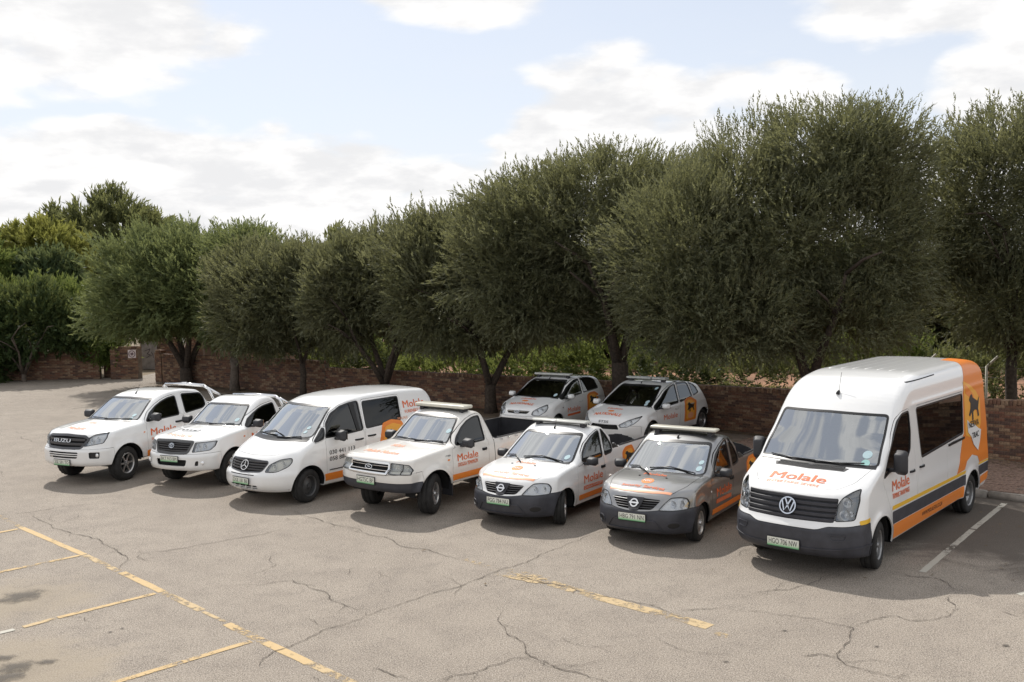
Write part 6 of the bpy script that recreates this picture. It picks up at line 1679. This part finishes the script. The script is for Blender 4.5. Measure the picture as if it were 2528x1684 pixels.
def build_ranger():
    s = Vehicle('pickup_truck', 'creamy white single cab pickup with chrome barred grille and cream roof light bar', 'pickup truck', 'ranger', POSE['ranger'][:2], POSE['ranger'][2], M['cream'], GRP)
    s.windscreen([(-.68, 1.205), (0, 1.195), (.68, 1.205), (.57, 1.615), (0, 1.63), (-.57, 1.615)], M['ws'])
    w1 = [(1.49, 1.17), (1.60, 1.30), (1.80, 1.455), (1.98, 1.545), (2.18, 1.595), (2.38, 1.605), (2.36, 1.15), (1.94, 1.145)]
    s.cabin(1.25, 2.65, .95, (1.28, 1.17), 1.95, .76)
    doors(s, [dict(win=[w1], glass=['side'], low=[(1.375, 1.12), (1.355, .64), (1.42, .52), (2.42, .52), (2.45, 1.16)], h=(2.24, 2.39, .98), hh=.05, frame=.05)])
    bonnet(s, (.66, .74, .72), .16, 1.21, 1.05, .04)
    bed = s.S.bed
    iv, it = s.drop(lambda P: np.maximum(np.maximum(bed[0]-P[:, 1], P[:, 1]-bed[1]), np.maximum(np.abs(P[:, 0])-(s.W-bed[2]), P[:, 2]-1.138))-.004)
    s.put('bed_liner', iv, it, M['plastic'])
    s.ring('bed_gap', s.side([(2.625, .5), (5.6, .5), (5.6, 1.3), (2.625, 1.3)], 0), .014, M['black'], .001, .003, 2)
    iv, it = s.drop(lambda P: np.maximum(bed[0]-.02-P[:, 1], 1.125-P[:, 2]))
    s.put('bed_rail', iv, it, M['plastic'], None, .012, .02)
    for sx in (-1, 1):
        for k in range(9):
            bm = bmesh.new(); add_tube(bm, [(sx*.855, 2.85+.24*k, 1.10), (sx*.885, 2.85+.24*k, 1.10)], .016, 8)
            bm_obj('bed_hook', bm, M['chrome'], s.root, True)
    gp = [(-.49, 1.025), (.49, 1.025), (.485, .815), (-.485, .815)]
    g = s.recess('grille', s.front(gp, .03, 1.2), .05, M['dark'])
    s.ring('grille_frame', s.front([(-.47, 1.01), (.47, 1.01), (.465, .835), (-.465, .835)], .03, 1.2), .036, M['chrome'], .016, .03, 2, g)
    for z in (.955, .885): s.fbar('slat', -.46, .46, z, .015, .02, M['chrome'], g, .008)
    s.emblem('oval', 0, .92, .065, .018, g)
    for mir in (False, True):
        pass
    s.lamp([(.50, 1.02), (.70, 1.005), (.81, .985), (.86, .90), (.865, .825), (.74, .83), (.50, .835)], ('housing', 'old_lens'), ((.62, .92, .085), (.79, .905, .05)), .06, .015)
    for mir in (False, True): s.patch('lamp_divider', s.front([(.715, 1.0), (.73, 1.0), (.735, .835), (.72, .835)], 0, 1.2, mir), M['black'], .003, .01, 2)
    def gl(P): return np.maximum(np.maximum(P[:, 2]-(.675-.02*np.abs(P[:, 0])), P[:, 1]-.50), .0)
    lowb = s.take('lower_bumper', lambda P: np.maximum(P[:, 2]-.672, P[:, 1]-.50), M['navy_plastic'], .006)
    s.recess('air_intake', s.front([(-.34, .655), (.36, .655), (.33, .53), (-.31, .53)], .02, 1.), .04, M['dark'])
    bumper(s, .845, .52, M['cream'], .80)
    s.plate('HGT5C BF', -.01, .69, .44, .125)
    cowl(s, .69, 1.165, 1.215)
    s.wiper([(-.55, 1.222), (-.25, 1.232), (.05, 1.222)]); s.wiper([(.0, 1.215), (.3, 1.226), (.6, 1.222)])
    s.sticker(.57, 1.40, .045)
    s.mirror(1.64, 1.18, .26, .18, .15, M['plastic'])
    s.letters('Molale', 'side', 1.50, .865, .13, .60, M['letter'], .03)
    s.letters('DXXGXA YEMAMKZN', 'side', 1.505, .765, .07, .57, M['letter'], .03)
    stripe(s, 'orange_stripe', [(1.345, .635), (1.35, .525), (3.38, .525), (3.38, .635)], 'orange')
    s.letters('XTURBO', 'side', 1.17, .995, .028, .14, M['number'], .02)
    s.patch('indicator', s.side(blob(1.255, .93, .034, .018), 0), M['amber'], .004, .008, 2)
    s.letters('Molale Nasion', 'top', -.46, .36, .15, .84, M['faded'], .03, curve=.05)
    s.letters('MOLA', 'top', -.18, .80, .14, .30, M['faded'], .03)
    s.light_bar(2.12, 1.715, 1.28, .28, .065, 'lightbar')
    s.patch('roof_vent', s.topv([(.10, 2.36), (.48, 2.36), (.46, 2.28), (.12, 2.28)], .01, 1.5), M['black'], .004, .006, 2)
    for sx in (-1, 1):
        bm = bmesh.new(); add_box(bm, (sx*(s.W-.13), 1.33, .42), (.26, .02, .34), bev=.005); bm_obj('mud_flap', bm, M['plastic'], s.root)
    s.finish(.03); s.wheels('five', .37, .265, .205, rad(24)); return s

def build_np(key, mat, name, label, plate, steer, sub, bar, style):
    s = Vehicle(name, label, 'pickup truck', 'np200', POSE[key][:2], POSE[key][2], M[mat], GRP)
    s.windscreen([(-.71, .99), (-.35, .965), (0, .96), (.35, .965), (.71, .99), (.60, 1.405), (0, 1.425), (-.60, 1.405)], M['ws'])
    w1 = [(1.46, .99), (1.54, 1.11), (1.73, 1.25), (1.94, 1.355), (2.12, 1.41), (2.245, 1.43), (2.21, .965), (1.86, .955)]
    w2 = [(2.325, 1.435), (2.36, 1.435), (2.50, 1.29), (2.605, 1.11), (2.60, 1.02), (2.54, .985), (2.30, .97)]
    s.cabin(1.05, 2.85, .85, (1.06, .97), 1.9, .55)
    doors(s, [dict(win=[w1], glass=['side_clear'], low=[(1.28, .92), (1.30, .42), (1.36, .30), (2.20, .30), (2.265, .60), (2.26, .97)], h=(2.12, 2.28, .785), hh=.05, frame=.03, hm='plastic')])
    s.window(w2, M['side_clear'], .04)
    bonnet(s, (.55, .66, .70), .245, 1.0, .80, .07)
    bed = s.S.bed
    iv, it = s.drop(lambda P: np.maximum(np.maximum(bed[0]-P[:, 1], P[:, 1]-bed[1]), np.maximum(np.abs(P[:, 0])-(s.W-bed[2]), P[:, 2]-1.035))-.004)
    s.put('bed_liner', iv, it, M['plastic'])
    iv, it = s.drop(lambda P: np.maximum(2.91-P[:, 1], 1.045-P[:, 2]))
    s.put('bed_rail', iv, it, M['plastic'], None, .012, .02)
    gp = [(-.42, .755), (0, .775), (.42, .755), (.30, .61), (.10, .60), (0, .595), (-.10, .60), (-.30, .61)]
    g = s.recess('grille', s.front(gp, .03, 1.2), .05, M['dark'])
    for z, w in ((.735, .42), (.70, .385), (.665, .36), (.63, .32)):
        s.fbar('slat', -w, -.09, z, .014, .02, M['steel'] if z > .72 else M['darkhousing'], g, 0., 6); s.fbar('slat', .09, w, z, .014, .02, M['steel'] if z > .72 else M['darkhousing'], g, 0., 6)
    v = s.patch('grille_centre', s.front([(-.155, .775), (.155, .775), (.075, .585), (0, .578), (-.075, .585)], .02, 1.2), M['plastic'], .012, .03, 2, g)
    s.emblem('ringbar', 0, .685, .072, .02, g)
    s.lamp([(.55, .785), (.65, .79), (.735, .77), (.775, .70), (.77, .605), (.60, .60), (.40, .605), (.47, .70)], bulbs=((.575, .685, .068), (.69, .69, .045)), depth=.04, r=.025)
    for mir in (False, True):
        o = s.patch('indicator', s.front([(.715, .75), (.755, .735), (.76, .64), (.725, .63)], .01, 1.2, mir), M['housing'], -.02, .01, 2)
    def gb(P):
        t = np.abs(P[:, 0])/s.W
        return np.maximum(P[:, 2]-(.572+.045*np.clip(t/.55, 0, 1)**2-.0*t)-.0, P[:, 1]-.78)
    b = s.take('front_bumper', gb, M['navy_plastic'], .006)
    s.recess('air_intake', s.front([(-.36, .43), (.36, .43), (.44, .30), (-.44, .30)], .03, 1.), .035, M['dark'], None, False)
    s.ring('intake_rim', s.front([(-.36, .44), (.36, .44), (.47, .285), (-.47, .285)], .03, 1.), .02, M['navy_plastic'], .014, .02, 2)
    for mir in (False, True):
        s.ring('fog_recess', s.front(blob(.62, .37, .085, .055), 0, 1., mir), .02, M['navy_plastic'], .010, .02, 2)
        s.patch('fog_blank', s.front(blob(.62, .37, .075, .047), 0, 1., mir), M['black'], .002, .004, 2)
    s.plate(plate, 0, .485, .46, .115)
    cowl(s, .71, .945, .985, 'plastic')
    s.wiper([(-.62, 1.02), (-.42, 1.045), (-.10, .985)]); s.wiper([(-.20, 1.04), (.15, 1.075), (.58, 1.0)])
    s.sticker(.59, 1.07, .042); 
    if key == 'np200g': s.sticker(.585, 1.15, .036)
    s.mirror(1.54, .975, .22, .155, .15, M['plastic'])
    for x in (-.24, .24):
        bm = bmesh.new(); p = s.surf_top(x, .80)[0]; add_box(bm, tuple(p+np.array((0, 0, .006))), (.03, .02, .014), bev=.004); bm_obj('washer_jet', bm, M['black'], s.root)
    s.letters('Molale', 'side', 1.49, .59, .14, .68, M['letter'], .02)
    stripe(s, 'orange_band', [(1.485, .545), (2.17, .53), (2.17, .465), (1.485, .475)], 'letter')
    s.letters(sub, 'side', 1.51, .49, .04, .62, M['whitevinyl' if key == 'np200w' else 'faded'], .01, off=.0075)
    stripe(s, 'orange_stripe', [(1.33, .405), (1.35, .31), (3.36, .31), (3.36, .405)], 'orange')
    s.letters('Molale', 'top', -.20, .86, .09, .40, M['faded'] if key == 'np200w' else M['letter'], .04, slant=.3)
    r = s.patch('roundel', s.topv(blob(0, .60, .105, .10), 0, .8), M['orange'], .003, .002, 3)
    s.letters('NSG', 'top', -.07, .565, .07, .14, M['whitevinyl'], .02, 'lettering', r, .008)
    s.letters('Security', 'top', -.36, .335, .10, .34, M['faded'] if key == 'np200w' else M['letter'], .03, slant=.3)
    s.letters('Services', 'top', .03, .335, .10, .36, M['faded'] if key == 'np200w' else M['letter'], .03, slant=.3)
    s.patch('bonnet_stripe', s.topv([(-.54, .345), (-.25, .272), (0, .258), (.25, .272), (.54, .345), (.53, .295), (.25, .228), (0, .21), (-.25, .228), (-.53, .295)], 0, .7), M['faded'], .003, .002, 2)
    s.patch('indicator', s.side(blob(1.26, .72, .02, .016), 0), M['whitevinyl'], .004, .004, 2)
    art_panel(s, [(2.94, .60), (2.98, .92), (3.12, 1.0), (3.40, 1.005), (3.52, .80), (3.36, .60)], [(3.02, .66), (3.06, .88), (3.18, .94), (3.36, .94), (3.43, .8), (3.3, .66)], beast(3.04, .68, .40, .24))
    if key == 'np200w':
        s.light_bar(2.10, 1.515, 1.20, .20, .045, 'lightbar_grey'); s.aerial(1.88, .14, .2, 0, .018)
    else:
        s.light_bar(2.12, 1.515, 1.22, .22, .05, 'lightbar'); s.aerial(1.86, .03, .3, 0, .018)
    iv, it = s.drop(lambda P: np.maximum(P[:, 2]-.245, np.abs(P[:, 1]-2.3)-.0 if False else P[:, 2]-.245))
    s.put('underbody', iv, it, M['dark'])
    s.put('body', s.V, s.T, s.paint, None, 0, .02)
    s.wheels(style, .297, .20, .19, steer); return s

def build_crafter():
    s = Vehicle('minibus', 'tall white high roof minibus with orange rear wrap, largest vehicle in the yard', 'minibus', 'crafter', POSE['crafter'][:2], POSE['crafter'][2], M['white'], GRP)
    s.windscreen([(-.90, 1.465), (-.4, 1.45), (0, 1.445), (.4, 1.45), (.90, 1.465), (.82, 2.13), (0, 2.145), (-.82, 2.13)], M['ws_blue'], 3.2, .05)
    w1 = [(1.17, 1.29), (1.36, 1.57), (1.60, 1.86), (1.77, 2.05), (1.93, 2.135), (2.22, 2.15), (2.27, 1.84), (2.24, 1.57), (2.05, 1.40), (1.85, 1.355), (1.40, 1.355)]
    w2 = [(2.54, 2.155), (2.72, 1.37), (4.74, 1.475), (4.76, 2.145)]
    s.cabin(1.1, 6.1, 1.1, (1.05, 1.42), 2.2, .95, ((0, 2), (1.2, 3), (2.1, 3)))
    doors(s, [dict(win=[w1], glass=['side'], low=[(1.13, 1.28), (1.53, .62), (1.54, .40), (2.50, .40), (2.50, 1.05), (2.42, 1.5), (2.3, 1.7)], h=(2.21, 2.42, 1.22), frame=.04),
              dict(win=[w2], glass=['privacy'], low=[(2.55, 1.05), (2.53, .40), (3.92, .40), (3.92, 1.4), (2.9, 1.5)], h=(2.62, 2.84, 1.23), frame=.045)])
    s.patch('door_rail', s.side([(3.98, 1.395), (4.80, 1.415), (4.80, 1.375), (3.98, 1.355)], .01), M['black'], .012, .02, 1)
    bonnet(s, (.60, .76, .88), .30, 1.02, 1.12, .10)
    gp = [(-.68, 1.12), (0, 1.13), (.68, 1.12), (.655, .80), (.42, .80), (0, .795), (-.42, .80), (-.655, .80)]
    g = s.recess('grille', s.front(gp, .02, 1.2), .05, M['plastic'])
    for z in (1.10, 1.03, .96, .89, .825): s.fbar('slat', -.665, .665, z, .046, .03, M['navy_plastic'], g, .0)
    s.emblem('roundel', 0, .965, .125, .018, g)
    s.lamp([(.875, 1.235), (.90, 1.10), (.875, .83), (.665, .82), (.68, 1.05), (.72, 1.13), (.80, 1.20)], ('darkhousing', 'lens'), ((.775, 1.07, .075), (.765, .90, .08), (.83, .915, .04)), .09, .03)
    def gb(P):
        t = np.abs(P[:, 0])
        top = .70+.05*sstep(t, .42, .62)+.015*sstep(t, .8, 1.)
        return np.maximum(P[:, 2]-top, P[:, 1]-.66)
    s.take('front_bumper', gb, M['navy_plastic'], .008)
    i = s.recess('air_intake', s.front([(-.42, .685), (.42, .685), (.34, .575), (-.34, .575)], .03, 1.), .06, M['dark'])
    for z in (.66, .635, .61): s.fbar('slat', -.37, .37, z, .010, .02, M['plastic'], i, -.01)
    for mir in (False, True):
        s.recess('fog_blank', s.front([(.615, .645), (.825, .64), (.80, .565), (.65, .565)], .015, 1., mir), .02, M['plastic'], None, False)
        s.ring('fog_frame', s.front([(.615, .645), (.825, .64), (.80, .565), (.65, .565)], .015, 1., mir), .016, M['navy_plastic'], .010, .012, 2)
    s.ring('bumper_step', s.front([(-1.3, .0), (1.3, .0), (1.3, .47), (.5, .43), (0, .42), (-.5, .43), (-1.3, .47)], .0, .7), .022, M['navy_plastic'], .012, .014, 2)
    s.plate('HGO 706 NW', -.01, .455, .48, .125)
    cowl(s, .90, 1.432, 1.475)
    s.wiper([(-.72, 1.49), (-.35, 1.475), (.02, 1.475)], .02); s.wiper([(.0, 1.47), (.4, 1.47), (.72, 1.49)], .02)
    a = s.sticker(.72, 1.61, .065, 'disc'); s.sticker(.725, 1.50, .06, 'discgreen')
    for mir in (False, True): pass
    s.patch('mirror_tab', s.front(blob(-.02, 2.02, .05, .035), 0, 3.), M['black'], -.02, .01, 2)
    v = s.patch('bonnet_vent', s.topv([(-.58, .935), (0, .885), (.56, .935), (.52, .84), (0, .795), (-.54, .84)], .01, 1.2), M['plastic'], .004, .01, 2)
    for k in range(4):
        y = .815+.027*k; s.patch('vent_slot', s.topv([(-.52, y+.058), (0, y+.008), (.50, y+.058), (.50, y+.044), (0, y-.006), (-.52, y+.044)], 0, 1.2), M['dark'], .0065, .003, 3, v)
    s.mirror(1.42, 1.46, .20, .36, .16, M['plastic'])
    s.letters('Molale', 'top', -.46, .475, .17, .84, M['letter'], .05)
    s.letters('ENTERTAINS SEVERE', 'top', -.46, .37, .055, .80, M['faded'], .02)
    s.letters('Molale', 'side', 1.485, 1.05, .155, .68, M['letter'], .02)
    s.letters('TERMINSIC TAN BAITWAGE', 'side', 1.485, .94, .075, .66, M['letter'], .03)
    stripe(s, 'orange_sill', [(1.49, .55), (1.52, .33), (4.75, .37), (4.76, .56)], 'orange')
    stripe(s, 'orange_sill', [(5.62, .565), (6.16, .60), (6.12, .46), (5.60, .42)], 'orange')
    stripe(s, 'dark_band', [(1.49, .75), (1.49, .56), (4.80, .57), (4.86, .745)], 'navy_plastic')
    stripe(s, 'dark_band', [(5.56, .60), (6.20, .62), (6.22, .79), (5.58, .775)], 'navy_plastic')
    stripe(s, 'yellow_tape', [(1.48, .835), (1.48, .775), (4.84, .765), (4.87, .815)], 'yellow')
    stripe(s, 'yellow_tape', [(.42, .815), (.64, .835), (.64, .775), (.42, .76)], 'yellow')
    stripe(s, 'yellow_tape', [(5.58, .80), (6.22, .805), (6.22, .83), (5.58, .835)], 'yellow')
    s.letters('WWW.MOLALEXA.CO.ZA', 'side', 2.75, .43, .07, .95, M['number'], .02)
    for lf in (True, False):
        gw = s.side([(4.40, .82), (4.50, .97), (4.62, 1.18), (4.72, 1.42), (4.785, 1.47), (4.80, 2.15), (4.90, 2.45), (5.02, 2.75), (6.6, 2.75), (6.6, .84), (5.62, .84), (5.5, .97), (5.2, 1.04), (4.9, .97), (4.82, .84)], 0, lf)
        ow = s.patch('rear_wrap', lambda P: np.maximum(np.maximum(gw(P), .5-np.abs(P[:, 0])), P[:, 2]-(3. if lf else 2.4)), M['orange'], .004, .002, 1)
        s.patch('panel_inset', s.side([(4.84, 2.36), (5.15, 2.27), (5.50, 2.12), (5.70, 1.96), (5.72, 1.55), (5.45, 1.20), (5.2, 1.33), (4.86, 1.42)], .03, lf), M['amberart'], .008, .002, 1, ow)
        s.patch('panel_streak', s.side([(4.90, 2.30), (5.3, 2.10), (5.62, 1.75), (5.55, 1.70), (5.25, 2.0), (4.90, 2.14)], .02, lf), M['orange'], .011, .002, 2, ow)
        s.patch('animal_silhouette', s.side(beast(5.02, 1.60, .66, .52), .012, lf), M['number'], .012, .002, 3, ow)
        s.patch('shield', s.side([(4.95, 1.68), (5.10, 1.60), (5.30, 1.57), (5.55, 1.46), (5.70, 1.42), (5.64, 1.22), (5.52, 1.07), (5.30, 1.20), (5.15, 1.36), (4.98, 1.46)], .01, lf), M['whitevinyl'], .014, .002, 2, ow)
        if lf:
            s.letters('NERVA', 'side', 5.02, 1.52, .11, .56, M['number'], .03, 'lettering', ow, .018, -.1); s.letters('TRAC', 'side', 5.20, 1.32, .10, .36, M['number'], .03, 'lettering', ow, .018, -.1)
        s.patch('rain_gutter', s.side([(2.40, 2.555), (3.56, 2.575), (3.56, 2.590), (2.40, 2.570)], 0, lf), M['dark'], .002, .003, 2)
    for x in np.linspace(-.6, .6, 7):                   # pressed ribs along the roof
        P = s.surf_top(np.full(10, x), np.linspace(2.9, 5.8, 10)); bm = bmesh.new()
        add_tube(bm, [tuple(q-np.array((0, 0, .0185))) for q in P], .022, 6); bm_obj('roof_rib', bm, M['white'], s.root, True)
    s.aerial(1.86, .27, .35, 0, .030)
    s.finish(.03); s.wheels('slots', .347, .235, .215, rad(10), ('steel', 'dark')); return s

def build_hatch(key, name, label, W1, W2, W3, ws, glassm, lampp, bulbs, plates, bar):
    s = Vehicle(name, label, 'hatchback car', key, POSE[key][:2], POSE[key][2], M['white'], GRP)
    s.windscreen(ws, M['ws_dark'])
    s.cabin(1.0, s.L-.5, .82, (.98, .98), 1.75, .50, ((0, 2), (.85, 3)))
    zl = .30
    d1 = dict(win=[W1], glass=[glassm], low=[(1.12, .86), (1.14, .42), (1.22, zl), (W1[-1][0]+.02, zl), (W1[-1][0]+.06, W1[-1][1])], h=(W1[-1][0]-.22, W1[-1][0]-.02, .80), hm='white', frame=.035)
    xr = W2[-1][0]
    d2 = dict(win=[W2], glass=[glassm], low=[(W1[-1][0]+.075, W2[0][1]), (W1[-1][0]+.04, zl), (s.S.wheels[1][0]-.42, zl), (s.S.wheels[1][0]-.30, .60), (xr, W2[-1][1])], h=(xr-.16, xr+.02, .84), hm='white', frame=.03)
    doors(s, [d1, d2])
    if W3: s.window(W3, M[glassm], .03)
    bonnet(s, (.50, .66, .70), .25, .92, .70, .12)
    s.lamp(lampp, bulbs=bulbs, depth=.06, r=.03)
    return s

def build_figo():
    W1 = [(1.06, .955), (1.33, 1.10), (1.58, 1.24), (1.80, 1.33), (1.98, 1.375), (2.20, 1.40), (2.19, 1.01)]
    W2 = [(2.27, 1.02), (2.29, 1.40), (2.60, 1.405), (2.86, 1.385), (3.05, 1.30), (3.16, 1.06)]
    s = build_hatch('figo', 'hatchback_car', 'small white hatchback with rounded headlights, left of two cars behind front row', W1, W2, None,
        [(-.70, .985), (-.3, .985), (.3, .985), (.70, .985), (.54, 1.385), (0, 1.40), (-.54, 1.385)], 'side_clear',
        [(.66, .875), (.72, .80), (.71, .71), (.60, .61), (.42, .64), (.43, .73), (.53, .805)], ((.52, .715, .06), (.62, .745, .05)), None, None)
    g = s.recess('grille', s.front([(-.36, .735), (0, .745), (.36, .735), (.30, .665), (-.30, .665)], .02, 1.), .03, M['dark'])
    s.fbar('slat', -.35, .35, .715, .016, .02, M['chrome'], g, .006); s.emblem('oval', 0, .70, .062, .02, g)
    s.recess('air_intake', s.front([(-.34, .56), (.34, .56), (.44, .46), (-.44, .46)], .03, 1.), .04, M['dark'])
    s.letters('FIGO TWINNED', 'front', -.27, .495, .045, .54, M['whitevinyl'], .03, off=.01)
    bumper(s, .60, .40, M['white'], .60)
    cowl(s, .70, .955, .99)
    s.wiper([(-.5, 1.0), (-.2, 1.005), (.1, 1.0)]); s.wiper([(.0, .995), (.3, 1.005), (.55, 1.0)])
    s.sticker(.56, 1.06, .04)
    s.mirror(1.30, 1.0, .20, .14, .13, M['white'])
    s.letters('Molale', 'side', 1.32, .575, .125, .69, M['letter'], .02)
    stripe(s, 'orange_band', [(1.32, .53), (2.02, .53), (2.02, .475), (1.32, .475)], 'letter')
    art_panel(s, [(2.42, .50), (2.45, .92), (2.60, .98), (2.90, .985), (3.12, .88), (3.0, .50)], [(2.52, .56), (2.55, .88), (2.65, .92), (2.88, .92), (3.0, .84), (2.9, .56)], beast(2.54, .64, .44, .26))
    s.letters('Molale', 'top', -.26, .70, .08, .46, M['letter'], .04, slant=.3); s.patch('roundel', s.topv(blob(-.06, .585, .10, .05), 0, .7), M['orange'], .003, .002, 3)
    s.letters('NATIONALE', 'top', -.40, .33, .11, .72, M['letter'], .05, slant=.3)
    s.patch('indicator', s.side(blob(1.08, .74, .022, .02), 0), M['black'], .003, .003, 2)
    s.light_bar(2.0, 1.455, 1.16, .20, .055, 'lightbar_grey'); s.aerial(1.80, .05, .4, 0, .014)
    s.finish(.02); s.wheels('cap', .29, .19, .175, rad(4)); return s

def build_focus():
    W1 = [(1.05, .89), (1.33, 1.03), (1.57, 1.15), (1.80, 1.27), (2.05, 1.36), (2.34, 1.415), (2.30, .945)]
    W2 = [(2.39, .945), (2.43, 1.425), (2.75, 1.42), (3.0, 1.405), (3.10, 1.03)]
    W3 = [(3.10, 1.39), (3.28, 1.33), (3.42, 1.23), (3.50, 1.09), (3.18, 1.035)]
    s = build_hatch('focus', 'hatchback_car', 'white hatchback with angular headlights, right of two cars behind front row', W1, W2, W3,
        [(-.73, .95), (-.3, .945), (.3, .945), (.73, .95), (.58, 1.39), (0, 1.405), (-.58, 1.39)], 'side_clear',
        [(.80, .805), (.77, .72), (.72, .64), (.60, .565), (.43, .555), (.40, .61), (.57, .71)], ((.52, .625, .05), (.63, .675, .05)), None, None)
    s.letters('STSS', 'front', -.16, .645, .05, .28, M['number'], .04, off=.008)
    s.recess('grille', s.front([(-.36, .61), (.36, .61), (.42, .50), (-.42, .50)], .02, 1.), .05, M['dark'])
    bumper(s, .56, .44, M['white'], .62)
    cowl(s, .73, .915, .955)
    s.wiper([(-.5, .965), (-.2, .97), (.1, .965)]); s.wiper([(.0, .96), (.3, .97), (.58, .965)])
    s.sticker(.57, 1.06, .04); s.sticker(.58, 1.01, .035); s.sticker(.52, 1.345, .035)
    s.mirror(1.34, .945, .22, .15, .14, M['white'])
    s.letters('Molale', 'side', 1.47, .585, .13, .72, M['letter'], .02)
    art_panel(s, [(2.58, .40), (2.62, .96), (2.78, 1.01), (3.02, 1.015), (3.28, .90), (3.22, .40)], [(2.68, .46), (2.70, .90), (2.80, .95), (3.0, .95), (3.16, .86), (3.12, .46)], beast(2.70, .62, .46, .28), blob(2.92, .54, .16, .08))
    s.letters('Molale', 'top', -.24, .60, .08, .44, M['letter'], .04, slant=.3); s.patch('roundel', s.topv(blob(-.05, .48, .09, .05), 0, .7), M['orange'], .003, .002, 3)
    s.letters('NATIONALE', 'top', -.42, .25, .11, .76, M['letter'], .05, slant=.3)
    s.light_bar(2.22, 1.475, 1.18, .20, .055, 'lightbar_grey', .16); s.aerial(1.92, .06, .4, 0, .014)
    s.finish(.02); s.wheels('five', .315, .21, .20, rad(4)); return s

POSE = {'crafter': (3.806, 13.710, 0.7251), 'isuzu': (-9.685, 20.812, 0.4342), 'hilux': (-7.155, 20.164, 0.4361), 'vito': (-5.269, 18.596, 0.6543), 'ranger': (-2.662, 17.494, 0.6542), 'np200w': (-0.287, 16.499, 0.5953), 'np200g': (1.836, 15.237, 0.5727), 'figo': (0.054, 25.726, 0.5780), 'focus': (2.195, 23.954, 0.6543)}
build_isuzu(); build_hilux(); build_vito(); build_ranger()
build_np('np200w', 'white', 'pickup_truck', 'white compact pickup with dark bumper and grey roof light bar', 'PGG 784 NU', rad(26), 'DXXUA RVVROM', 1, 'cap')
build_np('np200g', 'silver', 'pickup_truck', 'grey compact pickup with cream roof light bar, next to the tall minibus', 'HBG 791 NN', rad(6), 'DXXUA RVVROM', 1, 'cap')
build_crafter(); build_figo(); build_focus()
